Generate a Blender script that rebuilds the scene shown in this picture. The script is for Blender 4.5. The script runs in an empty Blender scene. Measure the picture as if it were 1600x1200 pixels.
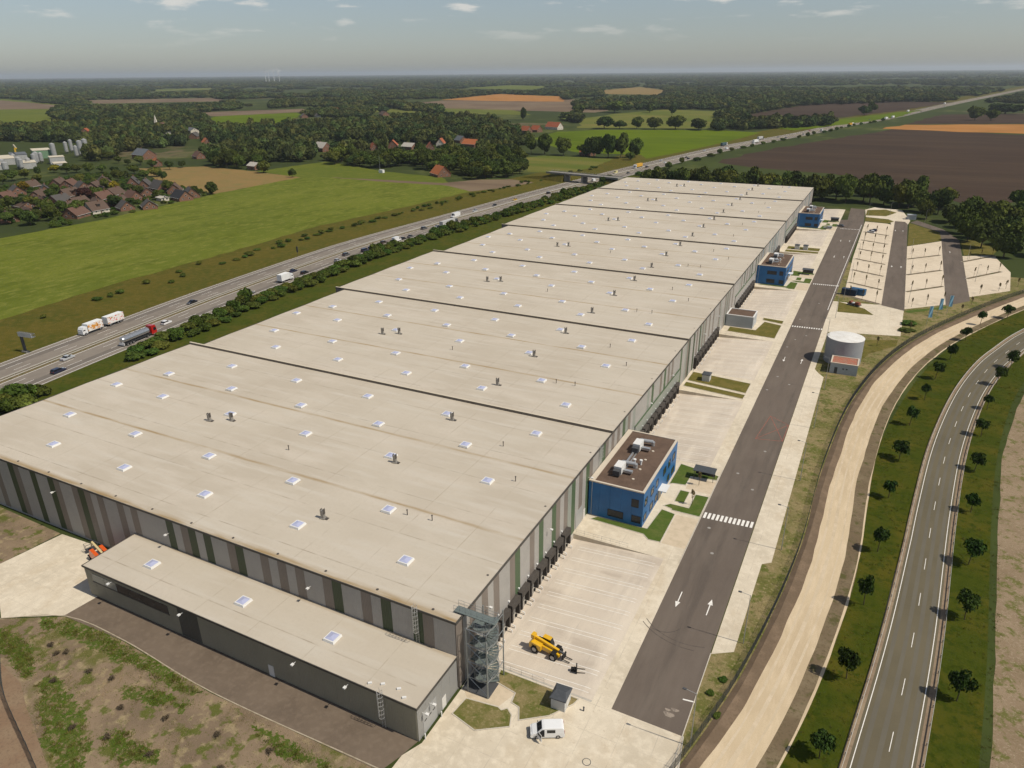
import bpy, bmesh, math, random
import numpy as np
from mathutils import Vector, Matrix
R = math.radians
scene = bpy.context.scene
COL = scene.collection

# ------------------------------------------------------------------ camera
cam_d = bpy.data.cameras.new('camera')
cam = bpy.data.objects.new('camera', cam_d); COL.objects.link(cam)
YAW, PITCH, ROLL = -0.473645, 0.409280, -0.009044
CAM = Vector((46.132, -71.551, 87.910))
fw = Vector((math.sin(YAW)*math.cos(PITCH), math.cos(YAW)*math.cos(PITCH), -math.sin(PITCH)))
rt = Vector((math.cos(YAW), -math.sin(YAW), 0)); up = rt.cross(fw)
rt2 = rt*math.cos(ROLL)+up*math.sin(ROLL); up2 = -rt*math.sin(ROLL)+up*math.cos(ROLL)
m = Matrix((rt2, up2, -fw)).transposed().to_4x4(); m.translation = CAM
cam.matrix_world = m
cam_d.sensor_width = 36; cam_d.lens = 1130.903/1600*36
cam_d.shift_x = 3/1600; cam_d.shift_y = 3.5/1600
cam_d.clip_start = 1; cam_d.clip_end = 120000
scene.camera = cam

# ------------------------------------------------------------------ world, sun, exposure
SUN_EL = R(54); SHX, SHY = -1.0, -0.03
to_sun = Vector((-SHX*math.cos(SUN_EL), -SHY*math.cos(SUN_EL), math.sin(SUN_EL))).normalized()
world = bpy.data.worlds.new('World'); scene.world = world; world.use_nodes = True
wn = world.node_tree.nodes; wl = world.node_tree.links
for n in list(wn): wn.remove(n)
w_out = wn.new('ShaderNodeOutputWorld'); w_bg = wn.new('ShaderNodeBackground')
sky = wn.new('ShaderNodeTexSky'); sky.sky_type = 'NISHITA'; sky.sun_disc = False
sky.sun_elevation = SUN_EL; sky.sun_rotation = math.atan2(to_sun.x, to_sun.y)
sky.altitude = 100; sky.air_density = 1.0; sky.dust_density = 0.75; sky.ozone_density = 3.6
w_bg.inputs[1].default_value = 0.083
# small cumulus clouds scattered over the whole sky, in azimuth / elevation
tc = wn.new('ShaderNodeTexCoord'); sp = wn.new('ShaderNodeSeparateXYZ'); wl.new(tc.outputs['Generated'], sp.inputs[0])
def wm(op, a, b=None):
    n = wn.new('ShaderNodeMath'); n.operation = op
    for i, v in enumerate((a, b)):
        if v is None: continue
        if hasattr(v, 'links'): wl.new(v, n.inputs[i])
        else: n.inputs[i].default_value = v
    return n.outputs[0]
az = wm('ARCTAN2', sp.outputs[0], sp.outputs[1]); el = wm('ARCSINE', sp.outputs[2])
cb = wn.new('ShaderNodeCombineXYZ'); wl.new(wm('MULTIPLY', az, 9.0), cb.inputs[0]); wl.new(wm('MULTIPLY', el, 42.0), cb.inputs[1]); cb.inputs[2].default_value = 3.7
nz = wn.new('ShaderNodeTexNoise'); nz.inputs['Scale'].default_value = 1.35; nz.inputs['Detail'].default_value = 9; nz.inputs['Roughness'].default_value = .56
wl.new(cb.outputs[0], nz.inputs['Vector'])
mr = wn.new('ShaderNodeMapRange'); mr.inputs[1].default_value = .55; mr.inputs[2].default_value = .69; mr.clamp = True; mr.interpolation_type = 'SMOOTHSTEP'
wl.new(nz.outputs[0], mr.inputs[0])
mr2 = wn.new('ShaderNodeMapRange'); mr2.inputs[1].default_value = R(1.6); mr2.inputs[2].default_value = R(4.2); mr2.clamp = True
wl.new(el, mr2.inputs[0])
cf = wm('MULTIPLY', wm('MULTIPLY', mr.outputs[0], mr2.outputs[0]), .62)
mxs = wn.new('ShaderNodeMixRGB'); wl.new(cf, mxs.inputs[0]); hsv = wn.new('ShaderNodeHueSaturation'); hsv.inputs['Saturation'].default_value = .72; wl.new(sky.outputs[0], hsv.inputs['Color']); wl.new(hsv.outputs[0], mxs.inputs[1]); mxs.inputs[2].default_value = (10.0, 9.4, 8.6, 1)
wl.new(mxs.outputs[0], w_bg.inputs[0]); wl.new(w_bg.outputs[0], w_out.inputs[0])

sun_d = bpy.data.lights.new('sun', 'SUN'); sun_d.energy = 4.0; sun_d.angle = R(.53); sun_d.color = (1, .925, .80)
sun = bpy.data.objects.new('sun', sun_d); COL.objects.link(sun)
sun.rotation_euler = (-to_sun).to_track_quat('-Z', 'Y').to_euler()
scene.view_settings.view_transform = 'Standard'; scene.view_settings.look = 'None'
scene.view_settings.exposure = 0.0; scene.view_settings.gamma = 1; scene.view_settings.use_curve_mapping = False
try:
    scene.cycles.max_bounces = 5; scene.cycles.diffuse_bounces = 2; scene.cycles.glossy_bounces = 2
    scene.cycles.transparent_max_bounces = 8; scene.cycles.volume_bounces = 0
    scene.cycles.use_denoising = True; scene.cycles.use_adaptive_sampling = True; scene.cycles.adaptive_threshold = .02
except Exception: pass
rng = random.Random(7)

# ------------------------------------------------------------------ helpers
MATS = {}
TINT = {'roof_membrane': (1.06, 1.09, 1.13), 'concrete_paving': (1.06, 1.03, 0.97), 'yard_concrete': (1.01, 0.96, 0.9), 'asphalt_access': (1.36, 1.34, 1.27), 'sand_track': (1.0, 0.98, 0.95), 'verge_grass': (0.80, 0.82, 0.40), 'asphalt_country': (1.17, 1.09, 0.81), 'field_green': (1.10, 0.96, 0.80), 'field_ploughed': (0.62, 0.60, 0.56), 'field_lime': (1.12, 0.93, 0.36), 'annex_cladding': (1.63, 1.48, 1.1), 'blue_panel': (0.75, 1.30, 1.35), 'path_concrete': (1.08, 1.0, 0.88), 'car_park_paving': (1.04, 1.0, 0.92), 'island_grass': (0.95, 0.9, 0.65), 'field_pale': (0.95, 0.9, 0.7), 'field_green_plain': (1.05, 0.95, 0.75), 'bank_grass': (0.85, 0.85, 0.6), 'hedge_bank_grass': (0.9, 0.9, 0.6), 'asphalt_annex': (1.05, 1.0, 0.92)}
def mat(name, col, rough=.85, spec=.25, metal=0, layers=(), bump=None, space='pos', rand=0, coat=0):
    """col: linear rgb. layers: (scale, colour, lo, hi[, (sx,sy,sz)]) blended in by noise. bump: (scale, strength, dist)."""
    if name in MATS: return MATS[name]
    if rough >= .88: spec = .04
    if name in TINT:
        tn = TINT[name]; col = tuple(a*b for a, b in zip(col, tn)); layers = [(l[0], tuple(a*b for a, b in zip(l[1], tn)))+tuple(l[2:]) for l in layers]
    M = bpy.data.materials.new(name); M.use_nodes = True
    nt = M.node_tree; N = nt.nodes; L = nt.links
    p = N['Principled BSDF']; p.inputs['Roughness'].default_value = rough; p.inputs['Metallic'].default_value = metal
    p.inputs['Specular IOR Level'].default_value = spec
    if coat: p.inputs['Coat Weight'].default_value = coat
    if space == 'pos': crd = N.new('ShaderNodeNewGeometry').outputs['Position']
    else: crd = N.new('ShaderNodeTexCoord').outputs['Object']
    cur = None
    def colour_in(sock, v):
        if cur is None: sock.default_value = (*col, 1)
        else: L.new(cur, sock)
    for i, ly in enumerate(layers):
        s, c2, lo, hi = ly[:4]
        src = crd
        mp = N.new('ShaderNodeMapping'); mp.inputs['Location'].default_value = (13.7*i, 7.3*i, 3.1*i)
        if len(ly) > 4: mp.inputs['Scale'].default_value = ly[4]
        if len(ly) > 5: mp.inputs['Rotation'].default_value = (0, 0, ly[5])
        L.new(src, mp.inputs[0]); src = mp.outputs[0]
        n = N.new('ShaderNodeTexNoise'); n.inputs['Scale'].default_value = s; n.inputs['Detail'].default_value = 5; n.inputs['Roughness'].default_value = .6
        L.new(src, n.inputs['Vector'])
        r_ = N.new('ShaderNodeMapRange'); r_.inputs[1].default_value = lo; r_.inputs[2].default_value = hi; r_.clamp = True
        L.new(n.outputs[0], r_.inputs[0])
        mx = N.new('ShaderNodeMixRGB'); L.new(r_.outputs[0], mx.inputs[0]); colour_in(mx.inputs[1], col); mx.inputs[2].default_value = (*c2, 1)
        cur = mx.outputs[0]
    if rand:
        oi = N.new('ShaderNodeObjectInfo'); hs = N.new('ShaderNodeHueSaturation')
        a = N.new('ShaderNodeMapRange'); a.inputs[3].default_value = 1-rand; a.inputs[4].default_value = 1+rand; L.new(oi.outputs['Random'], a.inputs[0]); L.new(a.outputs[0], hs.inputs['Value'])
        mlt = N.new('ShaderNodeMath'); mlt.operation = 'MULTIPLY'; mlt.inputs[1].default_value = 7.31; L.new(oi.outputs['Random'], mlt.inputs[0])
        fr = N.new('ShaderNodeMath'); fr.operation = 'FRACT'; L.new(mlt.outputs[0], fr.inputs[0])
        b = N.new('ShaderNodeMapRange'); b.inputs[3].default_value = .5-.035*(rand/.25); b.inputs[4].default_value = .5+.02*(rand/.25); L.new(fr.outputs[0], b.inputs[0]); L.new(b.outputs[0], hs.inputs['Hue'])
        colour_in(hs.inputs['Color'], col); cur = hs.outputs[0]
    colour_in(p.inputs['Base Color'], col)
    if bump:
        n = N.new('ShaderNodeTexNoise'); n.inputs['Scale'].default_value = bump[0]; n.inputs['Detail'].default_value = 4; L.new(crd, n.inputs['Vector'])
        b = N.new('ShaderNodeBump'); b.inputs['Strength'].default_value = bump[1]; b.inputs['Distance'].default_value = bump[2]
        L.new(n.outputs[0], b.inputs['Height']); L.new(b.outputs[0], p.inputs['Normal'])
    MATS[name] = M
    return M

def grid_lines(M, ax, pitch, width, colour, strength=.7, off=0, warp=0):
    """darker joint lines every `pitch` metres along axis ax (0 x, 1 y) laid over an existing material"""
    nt = M.node_tree; N = nt.nodes; L = nt.links; p = N['Principled BSDF']
    g = N.new('ShaderNodeNewGeometry'); s = N.new('ShaderNodeSeparateXYZ'); L.new(g.outputs['Position'], s.inputs[0])
    def mt(op, a, b):
        n = N.new('ShaderNodeMath'); n.operation = op
        for i, v in enumerate((a, b)):
            if hasattr(v, 'links'): L.new(v, n.inputs[i])
            else: n.inputs[i].default_value = v
        return n.outputs[0]
    v = mt('ADD', s.outputs[ax], off+10000*pitch)
    f = mt('FRACT', mt('DIVIDE', v, pitch), 0)
    k = mt('LESS_THAN', mt('ABSOLUTE', mt('SUBTRACT', f, .5), 0), width/pitch/2)
    n = N.new('ShaderNodeTexNoise'); n.inputs['Scale'].default_value = .35; n.inputs['Detail'].default_value = 3; L.new(g.outputs['Position'], n.inputs['Vector'])
    r_ = N.new('ShaderNodeMapRange'); r_.inputs[1].default_value = .35; r_.inputs[2].default_value = .65; r_.inputs[4].default_value = strength; L.new(n.outputs[0], r_.inputs[0])
    k = mt('MULTIPLY', k, r_.outputs[0])
    mx = N.new('ShaderNodeMixRGB'); L.new(k, mx.inputs[0])
    bc = p.inputs['Base Color']
    if bc.links: L.new(bc.links[0].from_socket, mx.inputs[1])
    else: mx.inputs[1].default_value = bc.default_value
    mx.inputs[2].default_value = (*colour, 1); L.new(mx.outputs[0], bc)

class MB:
    def __init__(s): s.v = []; s.f = []; s.m = []
    def add(s, vs, fs, m=0):
        b = len(s.v); s.v += [tuple(v) for v in vs]
        for f in fs: s.f.append(tuple(b+i for i in f)); s.m.append(m)
        return s
    def quad(s, a, b, c, d, m=0): return s.add([a, b, c, d], [(0, 1, 2, 3)], m)
    def box(s, x0, y0, z0, x1, y1, z1, m=0):
        return s.add([(x0,y0,z0),(x1,y0,z0),(x1,y1,z0),(x0,y1,z0),(x0,y0,z1),(x1,y0,z1),(x1,y1,z1),(x0,y1,z1)],
                     [(0,3,2,1),(4,5,6,7),(0,1,5,4),(1,2,6,5),(2,3,7,6),(3,0,4,7)], m)
    def tbox(s, x0, y0, z0, x1, y1, z1, ix, iy, m=0):   # top inset
        return s.add([(x0,y0,z0),(x1,y0,z0),(x1,y1,z0),(x0,y1,z0),(x0+ix,y0+iy,z1),(x1-ix,y0+iy,z1),(x1-ix,y1-iy,z1),(x0+ix,y1-iy,z1)],
                     [(0,3,2,1),(4,5,6,7),(0,1,5,4),(1,2,6,5),(2,3,7,6),(3,0,4,7)], m)
    def prism(s, poly, z0, z1, m=0):
        n = len(poly)
        return s.add([(x, y, z0) for x, y in poly]+[(x, y, z1) for x, y in poly],
                     [tuple(range(n-1, -1, -1)), tuple(range(n, 2*n))]+[(i, (i+1) % n, n+(i+1) % n, n+i) for i in range(n)], m)
    def side(s, prof, x0, x1, m=0, i0=0):   # profile in (y,z) extruded along x
        n = len(prof)
        return s.add([(x0, y, z) for y, z in prof]+[(x1, y, z) for y, z in prof],
                     [tuple(range(n)), tuple(range(2*n-1, n-1, -1))]+[(i, n+i, n+(i+1) % n, (i+1) % n) for i in range(n)], m)
    def cyl(s, p0, p1, r0, r1=None, n=8, m=0, cap=True):
        r1 = r0 if r1 is None else r1
        p0 = Vector(p0); p1 = Vector(p1); d = (p1-p0).normalized()
        a = d.orthogonal().normalized(); b = d.cross(a)
        vs = []
        for p, r in ((p0, r0), (p1, r1)):
            for i in range(n):
                t = 2*math.pi*i/n; vs.append(p+a*(r*math.cos(t))+b*(r*math.sin(t)))
        fs = [(i, (i+1) % n, n+(i+1) % n, n+i) for i in range(n)]
        if cap: fs += [tuple(range(n-1, -1, -1)), tuple(range(n, 2*n))]
        return s.add(vs, fs, m)
    def bar(s, p0, p1, w, m=0): return s.cyl(p0, p1, w*.6, None, 4, m)
    def wheel(s, x, y, z, r, w, m=0): return s.cyl((x-w/2, y, z), (x+w/2, y, z), r, None, 14, m)
    def mesh(s, name, mats, smooth=False):
        me = bpy.data.meshes.new(name); me.from_pydata(s.v, [], s.f)
        if not isinstance(mats, (list, tuple)): mats = [mats]
        for mm in mats: me.materials.append(mm)
        me.polygons.foreach_set('material_index', s.m)
        if smooth: me.polygons.foreach_set('use_smooth', [True]*len(s.f))
        me.update(); return me
    def build(s, name, mats, parent=None, loc=(0, 0, 0), rz=0, smooth=False, **kw):
        return O(name, s.mesh(name, mats, smooth), parent, loc, rz, **kw)

def O(name, data=None, parent=None, loc=(0, 0, 0), rz=0, label=None, cat=None, group=None, kind=None, scale=None):
    o = bpy.data.objects.new(name, data); COL.objects.link(o)
    o.location = loc; o.rotation_euler = (0, 0, rz)
    if scale is not None: o.scale = scale
    if parent: o.parent = parent
    if label: o['label'] = label
    if cat: o['category'] = cat
    if group: o['group'] = group
    if kind: o['kind'] = kind
    return o
def T(name, label, cat, loc=(0, 0, 0), rz=0, group=None, scale=None): return O(name, None, None, loc, rz, label, cat, group, None, scale)
KIDS = {}
def copy_tree(o, parent=None, loc=None, rz=None, label=None, scale=None, group=None):
    c = o.copy(); COL.objects.link(c); c.parent = parent
    if loc is not None: c.location = loc
    if rz is not None: c.rotation_euler = (0, 0, rz)
    if scale is not None: c.scale = scale
    if label: c['label'] = label
    if group: c['group'] = group
    for ch in KIDS.setdefault(o.name, list(o.children)): copy_tree(ch, c)
    return c
WORDS = 'first second third fourth fifth sixth seventh eighth ninth tenth eleventh twelfth thirteenth fourteenth fifteenth sixteenth seventeenth eighteenth nineteenth twentieth'.split()
def ordw(i):
    if i >= 99: return 'hundred-and-'+ordw(i-100) if i > 99 else 'hundredth'
    if i < 20: return WORDS[i]
    t = ['twenty', 'thirty', 'forty', 'fifty', 'sixty', 'seventy', 'eighty', 'ninety'][(i+1)//10-2]; u = (i+1) % 10
    return t.replace('ty', 'tieth') if u == 0 else t+'-'+WORDS[u-1]
def struct(name, mb, mats, **kw): return mb.build(name, mats, kind='structure', **kw)
def sheet(name, poly, z, m, kind='structure', parent=None):
    mb = MB(); mb.add([(x, y, z) for x, y in poly], [tuple(range(len(poly)))]); me = mb.mesh(name, m)
    if me.polygons[0].normal.z < 0: me.flip_normals()
    return O(name, me, parent, kind=kind if parent is None else None)
def ragged(poly, amp, step, seed=0):
    g = random.Random(seed); out = []; n = len(poly)
    for i in range(n):
        a, b = Vector(poly[i]), Vector(poly[(i+1) % n]); L_ = (b-a).length; k = max(1, min(400, int(L_/step))); e = Vector((-(b-a).y, (b-a).x))/max(L_, .01)
        for j in range(k): p = a+(b-a)*(j/k)+e*(g.uniform(-amp, amp)); out.append((p.x, p.y))
    return out
def cr(pts, step=8.):   # Catmull-Rom resample
    P = [np.array(p, float) for p in pts]; P = [2*P[0]-P[1]]+P+[2*P[-1]-P[-2]]; out = []
    for i in range(1, len(P)-2):
        n = max(1, int(np.linalg.norm(P[i+1]-P[i])/step))
        for k in range(n):
            t = k/n
            out.append(.5*((2*P[i])+(-P[i-1]+P[i+1])*t+(2*P[i-1]-5*P[i]+4*P[i+1]-P[i+2])*t*t+(-P[i-1]+3*P[i]-3*P[i+1]+P[i+2])*t**3))
    out.append(P[-2]); return np.array(out)
def normals2(P):
    t = np.gradient(P, axis=0); t /= np.linalg.norm(t, axis=1)[:, None]
    return np.stack([t[:, 1], -t[:, 0]], 1)      # to the right of travel
def wob(n, amp, seed):
    g = np.random.default_rng(seed); o = np.zeros(n)
    for w, f in ((.5, 1), (.3, 3), (.2, 8)):
        c = g.standard_normal(max(4, n*f//24+2)); o += w*np.interp(np.linspace(0, len(c)-1, n), np.arange(len(c)), c)
    return o*amp
def ribbon(mb, P, o0, o1, z=0, m=0, z1=None, jit=None):
    n = normals2(P); z1 = z if z1 is None else z1
    j0, j1 = (wob(len(P), jit[0], jit[1]), wob(len(P), jit[2], jit[3])) if jit else (np.zeros(len(P)), np.zeros(len(P)))
    a = P+n*(o0+j0)[:, None]; b = P+n*(o1+j1)[:, None]; base = len(mb.v)
    for i in range(len(P)): mb.v += [(a[i, 0], a[i, 1], z), (b[i, 0], b[i, 1], z1)]
    for i in range(len(P)-1): mb.f.append((base+2*i, base+2*i+1, base+2*i+3, base+2*i+2)); mb.m.append(m)
    return mb
def dashes(mb, P, off, w, on, period, z, start=0, m=0, maxd=1e9):
    d = np.concatenate([[0], np.cumsum(np.linalg.norm(np.diff(P, axis=0), axis=1))]); s = start
    n = normals2(P)
    while s+on < min(d[-1], maxd):
        pts = []
        for q in (s, s+on):
            p = np.array([np.interp(q, d, P[:, k]) for k in (0, 1)]); nn = np.array([np.interp(q, d, n[:, k]) for k in (0, 1)])
            pts.append((p+nn*(off-w/2), p+nn*(off+w/2)))
        (a, b), (c_, d_) = pts
        mb.quad((*a, z), (*b, z), (*d_, z), (*c_, z), m); s += period
    return mb
# positions in metres (x to the yard side, y along the hall)
DATA = {}
DATA['VEH'] = {'silver1':(-191.2,63.7),'navy':(-185.0,54.0),'white1':(-191.6,104.2),'black1':(-206.2,129.0),'dark1':(-191.9,148.5),'boxt':(-185.7,172.1),'dark2':(-187.3,186.5),'black2':(-204.2,187.1),'c1':(-203.4,225.4),'c2':(-199.9,237.0),'c3':(-191.0,213.1),'suv':(-188.1,243.3),'brown':(-203.2,259.1),'c4':(-199.6,262.8),'c5':(-199.0,279.4),'van1':(-185.8,266.4),'c6':(-184.8,272.4),'c7':(-204.1,302.2),'c8':(-199.4,310.9),'bus':(-206.3,344.9),'c9':(-203.0,393.0),'c10':(-205.2,368.0),'yel':(-199.0,421.4),'c11':(-192.9,461.6),'van2':(-183.5,541.6),'yvan':(-182.2,599.2),'c12':(-174.6,605.0),'ytruck':(-179.8,648.8),'c13':(-171.3,655.3),'c14':(-173.5,712.5),'c15':(-156.2,757.0),'wvan':(-138.5,869.6),'teal':(-138.4,891.7),'wt':(-122.6,969.7),'gt':(-116.6,992.8),'c16':(-93.3,1062.8),'gw':(-41.9,1203.0),'wt2':(-11.1,1369.1),'yt2':(0.5,1364.6),'c17':(18.4,1388.1),'wt3':(51.2,1606.3),'c18':(100.4,1835.4),'c19':(122.1,1870.5),'c20':(161.8,2162.8),'c21':(229.0,2528.2)}
DATA['TRUCK1'] = [(-209.1,82.5),(-209.8,91.0),(-210.5,92.3),(-211.3,101.5)]
DATA['TANKER'] = [(-183.9,78.2),(-183.5,88.6),(-184.1,92.9)]
DATA['SEMI'] = [(-185.3,306.0),(-184.8,326.1)]
DATA['HOUSES'] = [(-557.8,259.4),(-584.9,283.6),(-562.6,293.4),(-511.3,256.8),(-514.0,246.2),(-593.1,324.6),(-584.1,328.5),(-524.0,288.2),(-519.0,297.6),(-487.9,290.3),(-468.8,248.4),(-446.4,255.5),(-567.7,348.7),(-456.6,281.2),(-436.8,271.5),(-425.8,282.4),(-531.8,351.2),(-511.6,347.3),(-493.9,346.9),(-471.0,343.0),(-436.4,319.9),(-440.5,332.2),(-447.5,311.5),(-726.0,514.4),(-649.3,469.1),(-528.6,488.6),(-587.1,660.7),(-802.7,673.3),(-327.0,518.5),(-445.0,782.2),(-486.7,775.8),(-530.0,729.4),(-499.8,722.5),(-487.3,828.0),(-481.0,1020.4),(-471.6,1038.6),(-468.4,1102.2),(-267.3,739.1),(-538.0,698.2),(-475.5,732.1),(-901.9,740.7),(-995.1,817.2),(-1026.8,790.6),(-1158.2,742.1),(-1187.0,1417.0),(-1106.6,1264.4),(-1123.9,1232.1),(-998.2,1354.0),(-665.6,539.0)]
DATA['SILOS'] = [(-835.3,431.3),(-761.0,392.7),(-753.4,390.1),(-780.6,421.1),(-790.9,429.7),(-831.4,475.7),(-868.6,515.5),(-877.9,528.5),(-821.5,502.6),(-829.8,515.0),(-812.7,490.9),(-752.5,373.4),(-790.2,392.3),(-792.4,435.7),(-763.4,403.6)]
DATA['HALLS'] = [(-851.0,445.8),(-853.3,474.2),(-764.1,403.3),(-776.0,442.6),(-731.6,417.0)]
DATA['P_green'] = [(-254.3,45.1),(-257.6,81.2),(-264.7,129.4),(-264.9,192.2),(-270.7,284.7),(-259.4,368.2),(-254.2,447.2),(-287.8,467.8),(-355.0,468.7),(-417.4,469.8),(-442.4,459.1),(-437.6,359.1),(-428.7,304.9),(-417.7,234.6),(-419.5,173.9),(-402.6,115.7)]
DATA['P_ochre'] = [(-649.5,445.7),(-597.0,485.8),(-513.9,474.8),(-442.4,459.1),(-437.6,359.1),(-437.0,352.0),(-469.1,364.4),(-526.7,376.6)]
DATA['P_green2'] = [(-513.9,474.8),(-512.8,509.2),(-507.3,574.4),(-395.9,525.0),(-321.2,511.1),(-289.3,475.5),(-355.0,468.7),(-417.4,469.8),(-442.4,459.1)]
DATA['P_soil'] = [(-417.4,469.8),(-360.0,475.7),(-301.1,478.9),(-282.9,508.9),(-258.5,524.0),(-228.8,514.6),(-234.5,482.9),(-254.2,447.2),(-287.8,467.8),(-352.5,465.3)]
DATA['P_meadow'] = [(-322.6,692.4),(-312.4,718.5),(-227.3,717.6),(-220.7,632.4),(-229.5,580.1),(-266.3,580.0)]
DATA['P_lime'] = [(-423.3,928.5),(-441.6,1051.7),(-399.1,1111.6),(-225.8,1174.9),(-142.0,1148.8),(-159.2,954.1),(-181.1,810.6),(-195.2,730.8),(-213.7,766.4),(-292.1,765.6),(-353.4,828.6)]
DATA['P_pale'] = [(-535.4,1380.0),(-532.3,1583.7),(-481.1,1817.6),(-342.8,1760.4),(-212.9,1210.1),(-344.3,1178.4),(-440.3,1143.8)]
DATA['P_plough'] = [(-118.7,723.0),(-100.7,851.1),(-34.9,1066.1),(40.5,1302.0),(233.5,1214.1),(152.6,588.6),(107.8,523.9),(73.9,577.1),(-2.1,672.1),(-73.9,694.3)]
DATA['P_orange'] = [(18.5,1294.0),(53.6,1403.6),(288.8,1503.4),(252.5,1245.1),(127.6,1262.3)]
DATA['P_plough2'] = [(53.5,1421.0),(116.7,1761.2),(342.3,1884.0),(291.4,1521.8)]
DATA['P_plough3'] = [(-261.0,1564.9),(-202.0,2121.4),(-98.5,2471.7),(167.7,2436.2),(31.5,1873.3),(-66.1,1581.2),(-186.7,1496.4)]
DATA['P_lime2'] = [(-168.0,1308.1),(-62.8,1537.8),(32.4,1815.5),(83.3,1950.2),(35.6,1614.7),(-56.9,1330.5),(-102.6,1205.4)]
DATA['P_far1'] = [(-3422.0,1762.1),(-3404.2,1919.0),(-2542.3,1597.6),(-1782.9,1256.8),(-1442.9,1028.7),(-1389.5,856.5),(-1493.8,728.5)]
DATA['P_far1b'] = [(-3328.7,1712.0),(-3216.4,1809.3),(-2496.1,1556.3),(-2182.5,1362.3),(-2403.6,1216.2)]
DATA['P_far2'] = [(-1354.5,1183.4),(-1422.7,1505.7),(-1247.5,1359.4),(-1017.3,1065.8),(-1079.7,948.4)]
DATA['P_far2b'] = [(-1536.5,1268.8),(-1550.5,1361.7),(-1432.0,1578.6),(-1300.7,1437.8),(-1368.8,1205.7)]
DATA['P_far3'] = [(-1424.5,2284.1),(-1557.2,2976.7),(-1132.9,2699.9),(-924.6,2221.6),(-1160.5,2221.9)]
DATA['P_far3b'] = [(-1307.8,1779.4),(-1390.0,2228.6),(-996.5,2379.9),(-821.8,2685.1),(-639.7,2237.9),(-593.1,1623.0),(-869.9,1668.9),(-1097.4,1601.7)]
DATA['P_far4'] = [(-1167.2,1478.5),(-1183.9,1729.0),(-838.2,1678.2),(-689.6,1478.7),(-870.3,1477.7)]
DATA['P_far5'] = [(-1343.7,3692.7),(-1389.9,4477.6),(-1020.0,3723.6),(-841.7,3000.3),(-1091.6,3050.5)]
DATA['P_far6'] = [(-2401.0,4075.7),(-2585.7,5139.0),(-2062.5,4666.0),(-1788.8,3793.9)]
DATA['P_far7'] = [(-1746.2,950.7),(-1491.0,966.1),(-1287.8,911.8),(-1227.7,760.9),(-1397.2,746.8)]
DATA['P_far8'] = [(-4430.5,3398.0),(-4638.1,4170.5),(-3994.3,3611.4),(-4019.8,3121.9)]
DATA['P_far9'] = [(-2868.1,1889.3),(-2540.3,2262.2),(-2144.5,1990.5),(-2451.5,1676.3)]
DATA['W_a'] = [(-491.1,555.0),(-417.4,543.7),(-396.3,552.6),(-399.7,574.7),(-322.5,530.2),(-280.9,505.3),(-255.9,525.2),(-256.6,558.4),(-300.7,640.9),(-356.2,723.7),(-417.4,740.0),(-498.1,734.0),(-567.7,706.2),(-556.4,642.4)]
DATA['W_b'] = [(-608.1,487.2),(-552.0,469.7),(-526.5,480.5),(-550.5,530.2),(-511.5,579.4),(-576.9,667.2),(-749.0,816.0),(-942.4,808.5),(-824.2,672.8)]
DATA['W_c'] = [(-820.3,664.0),(-796.7,785.5),(-365.7,778.0),(-432.4,936.9),(-675.5,1245.4),(-844.7,1276.8),(-859.5,1082.1),(-938.4,964.1),(-1010.4,856.6)]
DATA['W_d'] = [(-724.5,444.7),(-831.5,591.5),(-794.1,644.3),(-1028.8,849.8),(-1141.9,808.1),(-968.5,605.6)]
DATA['W_e'] = [(-1179.8,578.0),(-934.2,640.3),(-1215.6,864.0),(-1306.6,905.1),(-1380.9,688.6)]
DATA['W_f'] = [(-215.1,1149.7),(-160.0,1199.0),(-56.9,1330.5),(-56.6,1457.3),(-165.8,1362.5),(-235.6,1267.0)]
DATA['W_g'] = [(-1533.3,1549.5),(-1537.5,1858.9),(-914.1,1463.9),(-1015.0,1626.0),(-1654.2,2105.8),(-1875.2,1934.3)]
DATA['W_h'] = [(-1685.2,1021.9),(-1227.5,859.8),(-1024.3,883.1),(-1218.3,1059.5),(-1779.5,1291.9),(-2097.3,1306.6)]
DATA['W_i'] = [(-682.5,1724.2),(-531.4,1768.8),(-369.9,1884.8),(23.2,2400.7),(161.1,2695.3),(172.4,3019.1),(-204.9,3106.7),(-761.4,2494.5),(-831.5,2090.1)]
DATA['TREES'] = [(-395.5,1143.9,19.4,19.4),(-371.5,1152.6,12.6,12.6),(-344.7,1162.3,12.6,19.4),(-313.9,1158.0,14.7,20.4),(-281.9,1169.6,18.2,21.6),(-243.8,1168.4,20.3,20.3),(-219.2,1177.4,11.3,13.5),(-335.2,732.3,8.7,20.4),(-317.6,731.7,10.9,23.4),(-292.1,726.9,10.0,21.5),(-266.0,730.1,11.4,13.7),(-254.9,727.4,11.3,25.7),(-235.9,721.0,9.7,25.3),(-222.9,726.3,10.4,25.3),(-210.7,738.4,9.8,21.0),(-207.3,712.2,5.8,8.7),(-573.5,407.7,6.9,9.0),(-453.0,345.0,5.2,7.5),(-436.3,348.7,5.7,10.2),(-449.7,455.9,4.2,7.7),(-499.4,470.2,8.2,11.6),(-607.8,1560.0,15.5,21.8),(-550.8,1636.0,28.8,25.6),(-474.0,1659.7,14.4,22.4),(-397.5,1571.8,9.0,21.1),(-567.0,1440.7,14.4,15.9),(-624.3,1305.6,9.5,24.4),(165.8,1572.8,16.0,26.2),(191.5,1581.5,14.7,19.1),(235.1,1824.3,33.7,23.6),(-25.2,1690.6,14.0,18.7),(-15.3,1800.8,13.2,21.5),(-363.1,1818.4,12.0,13.7)]
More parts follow.
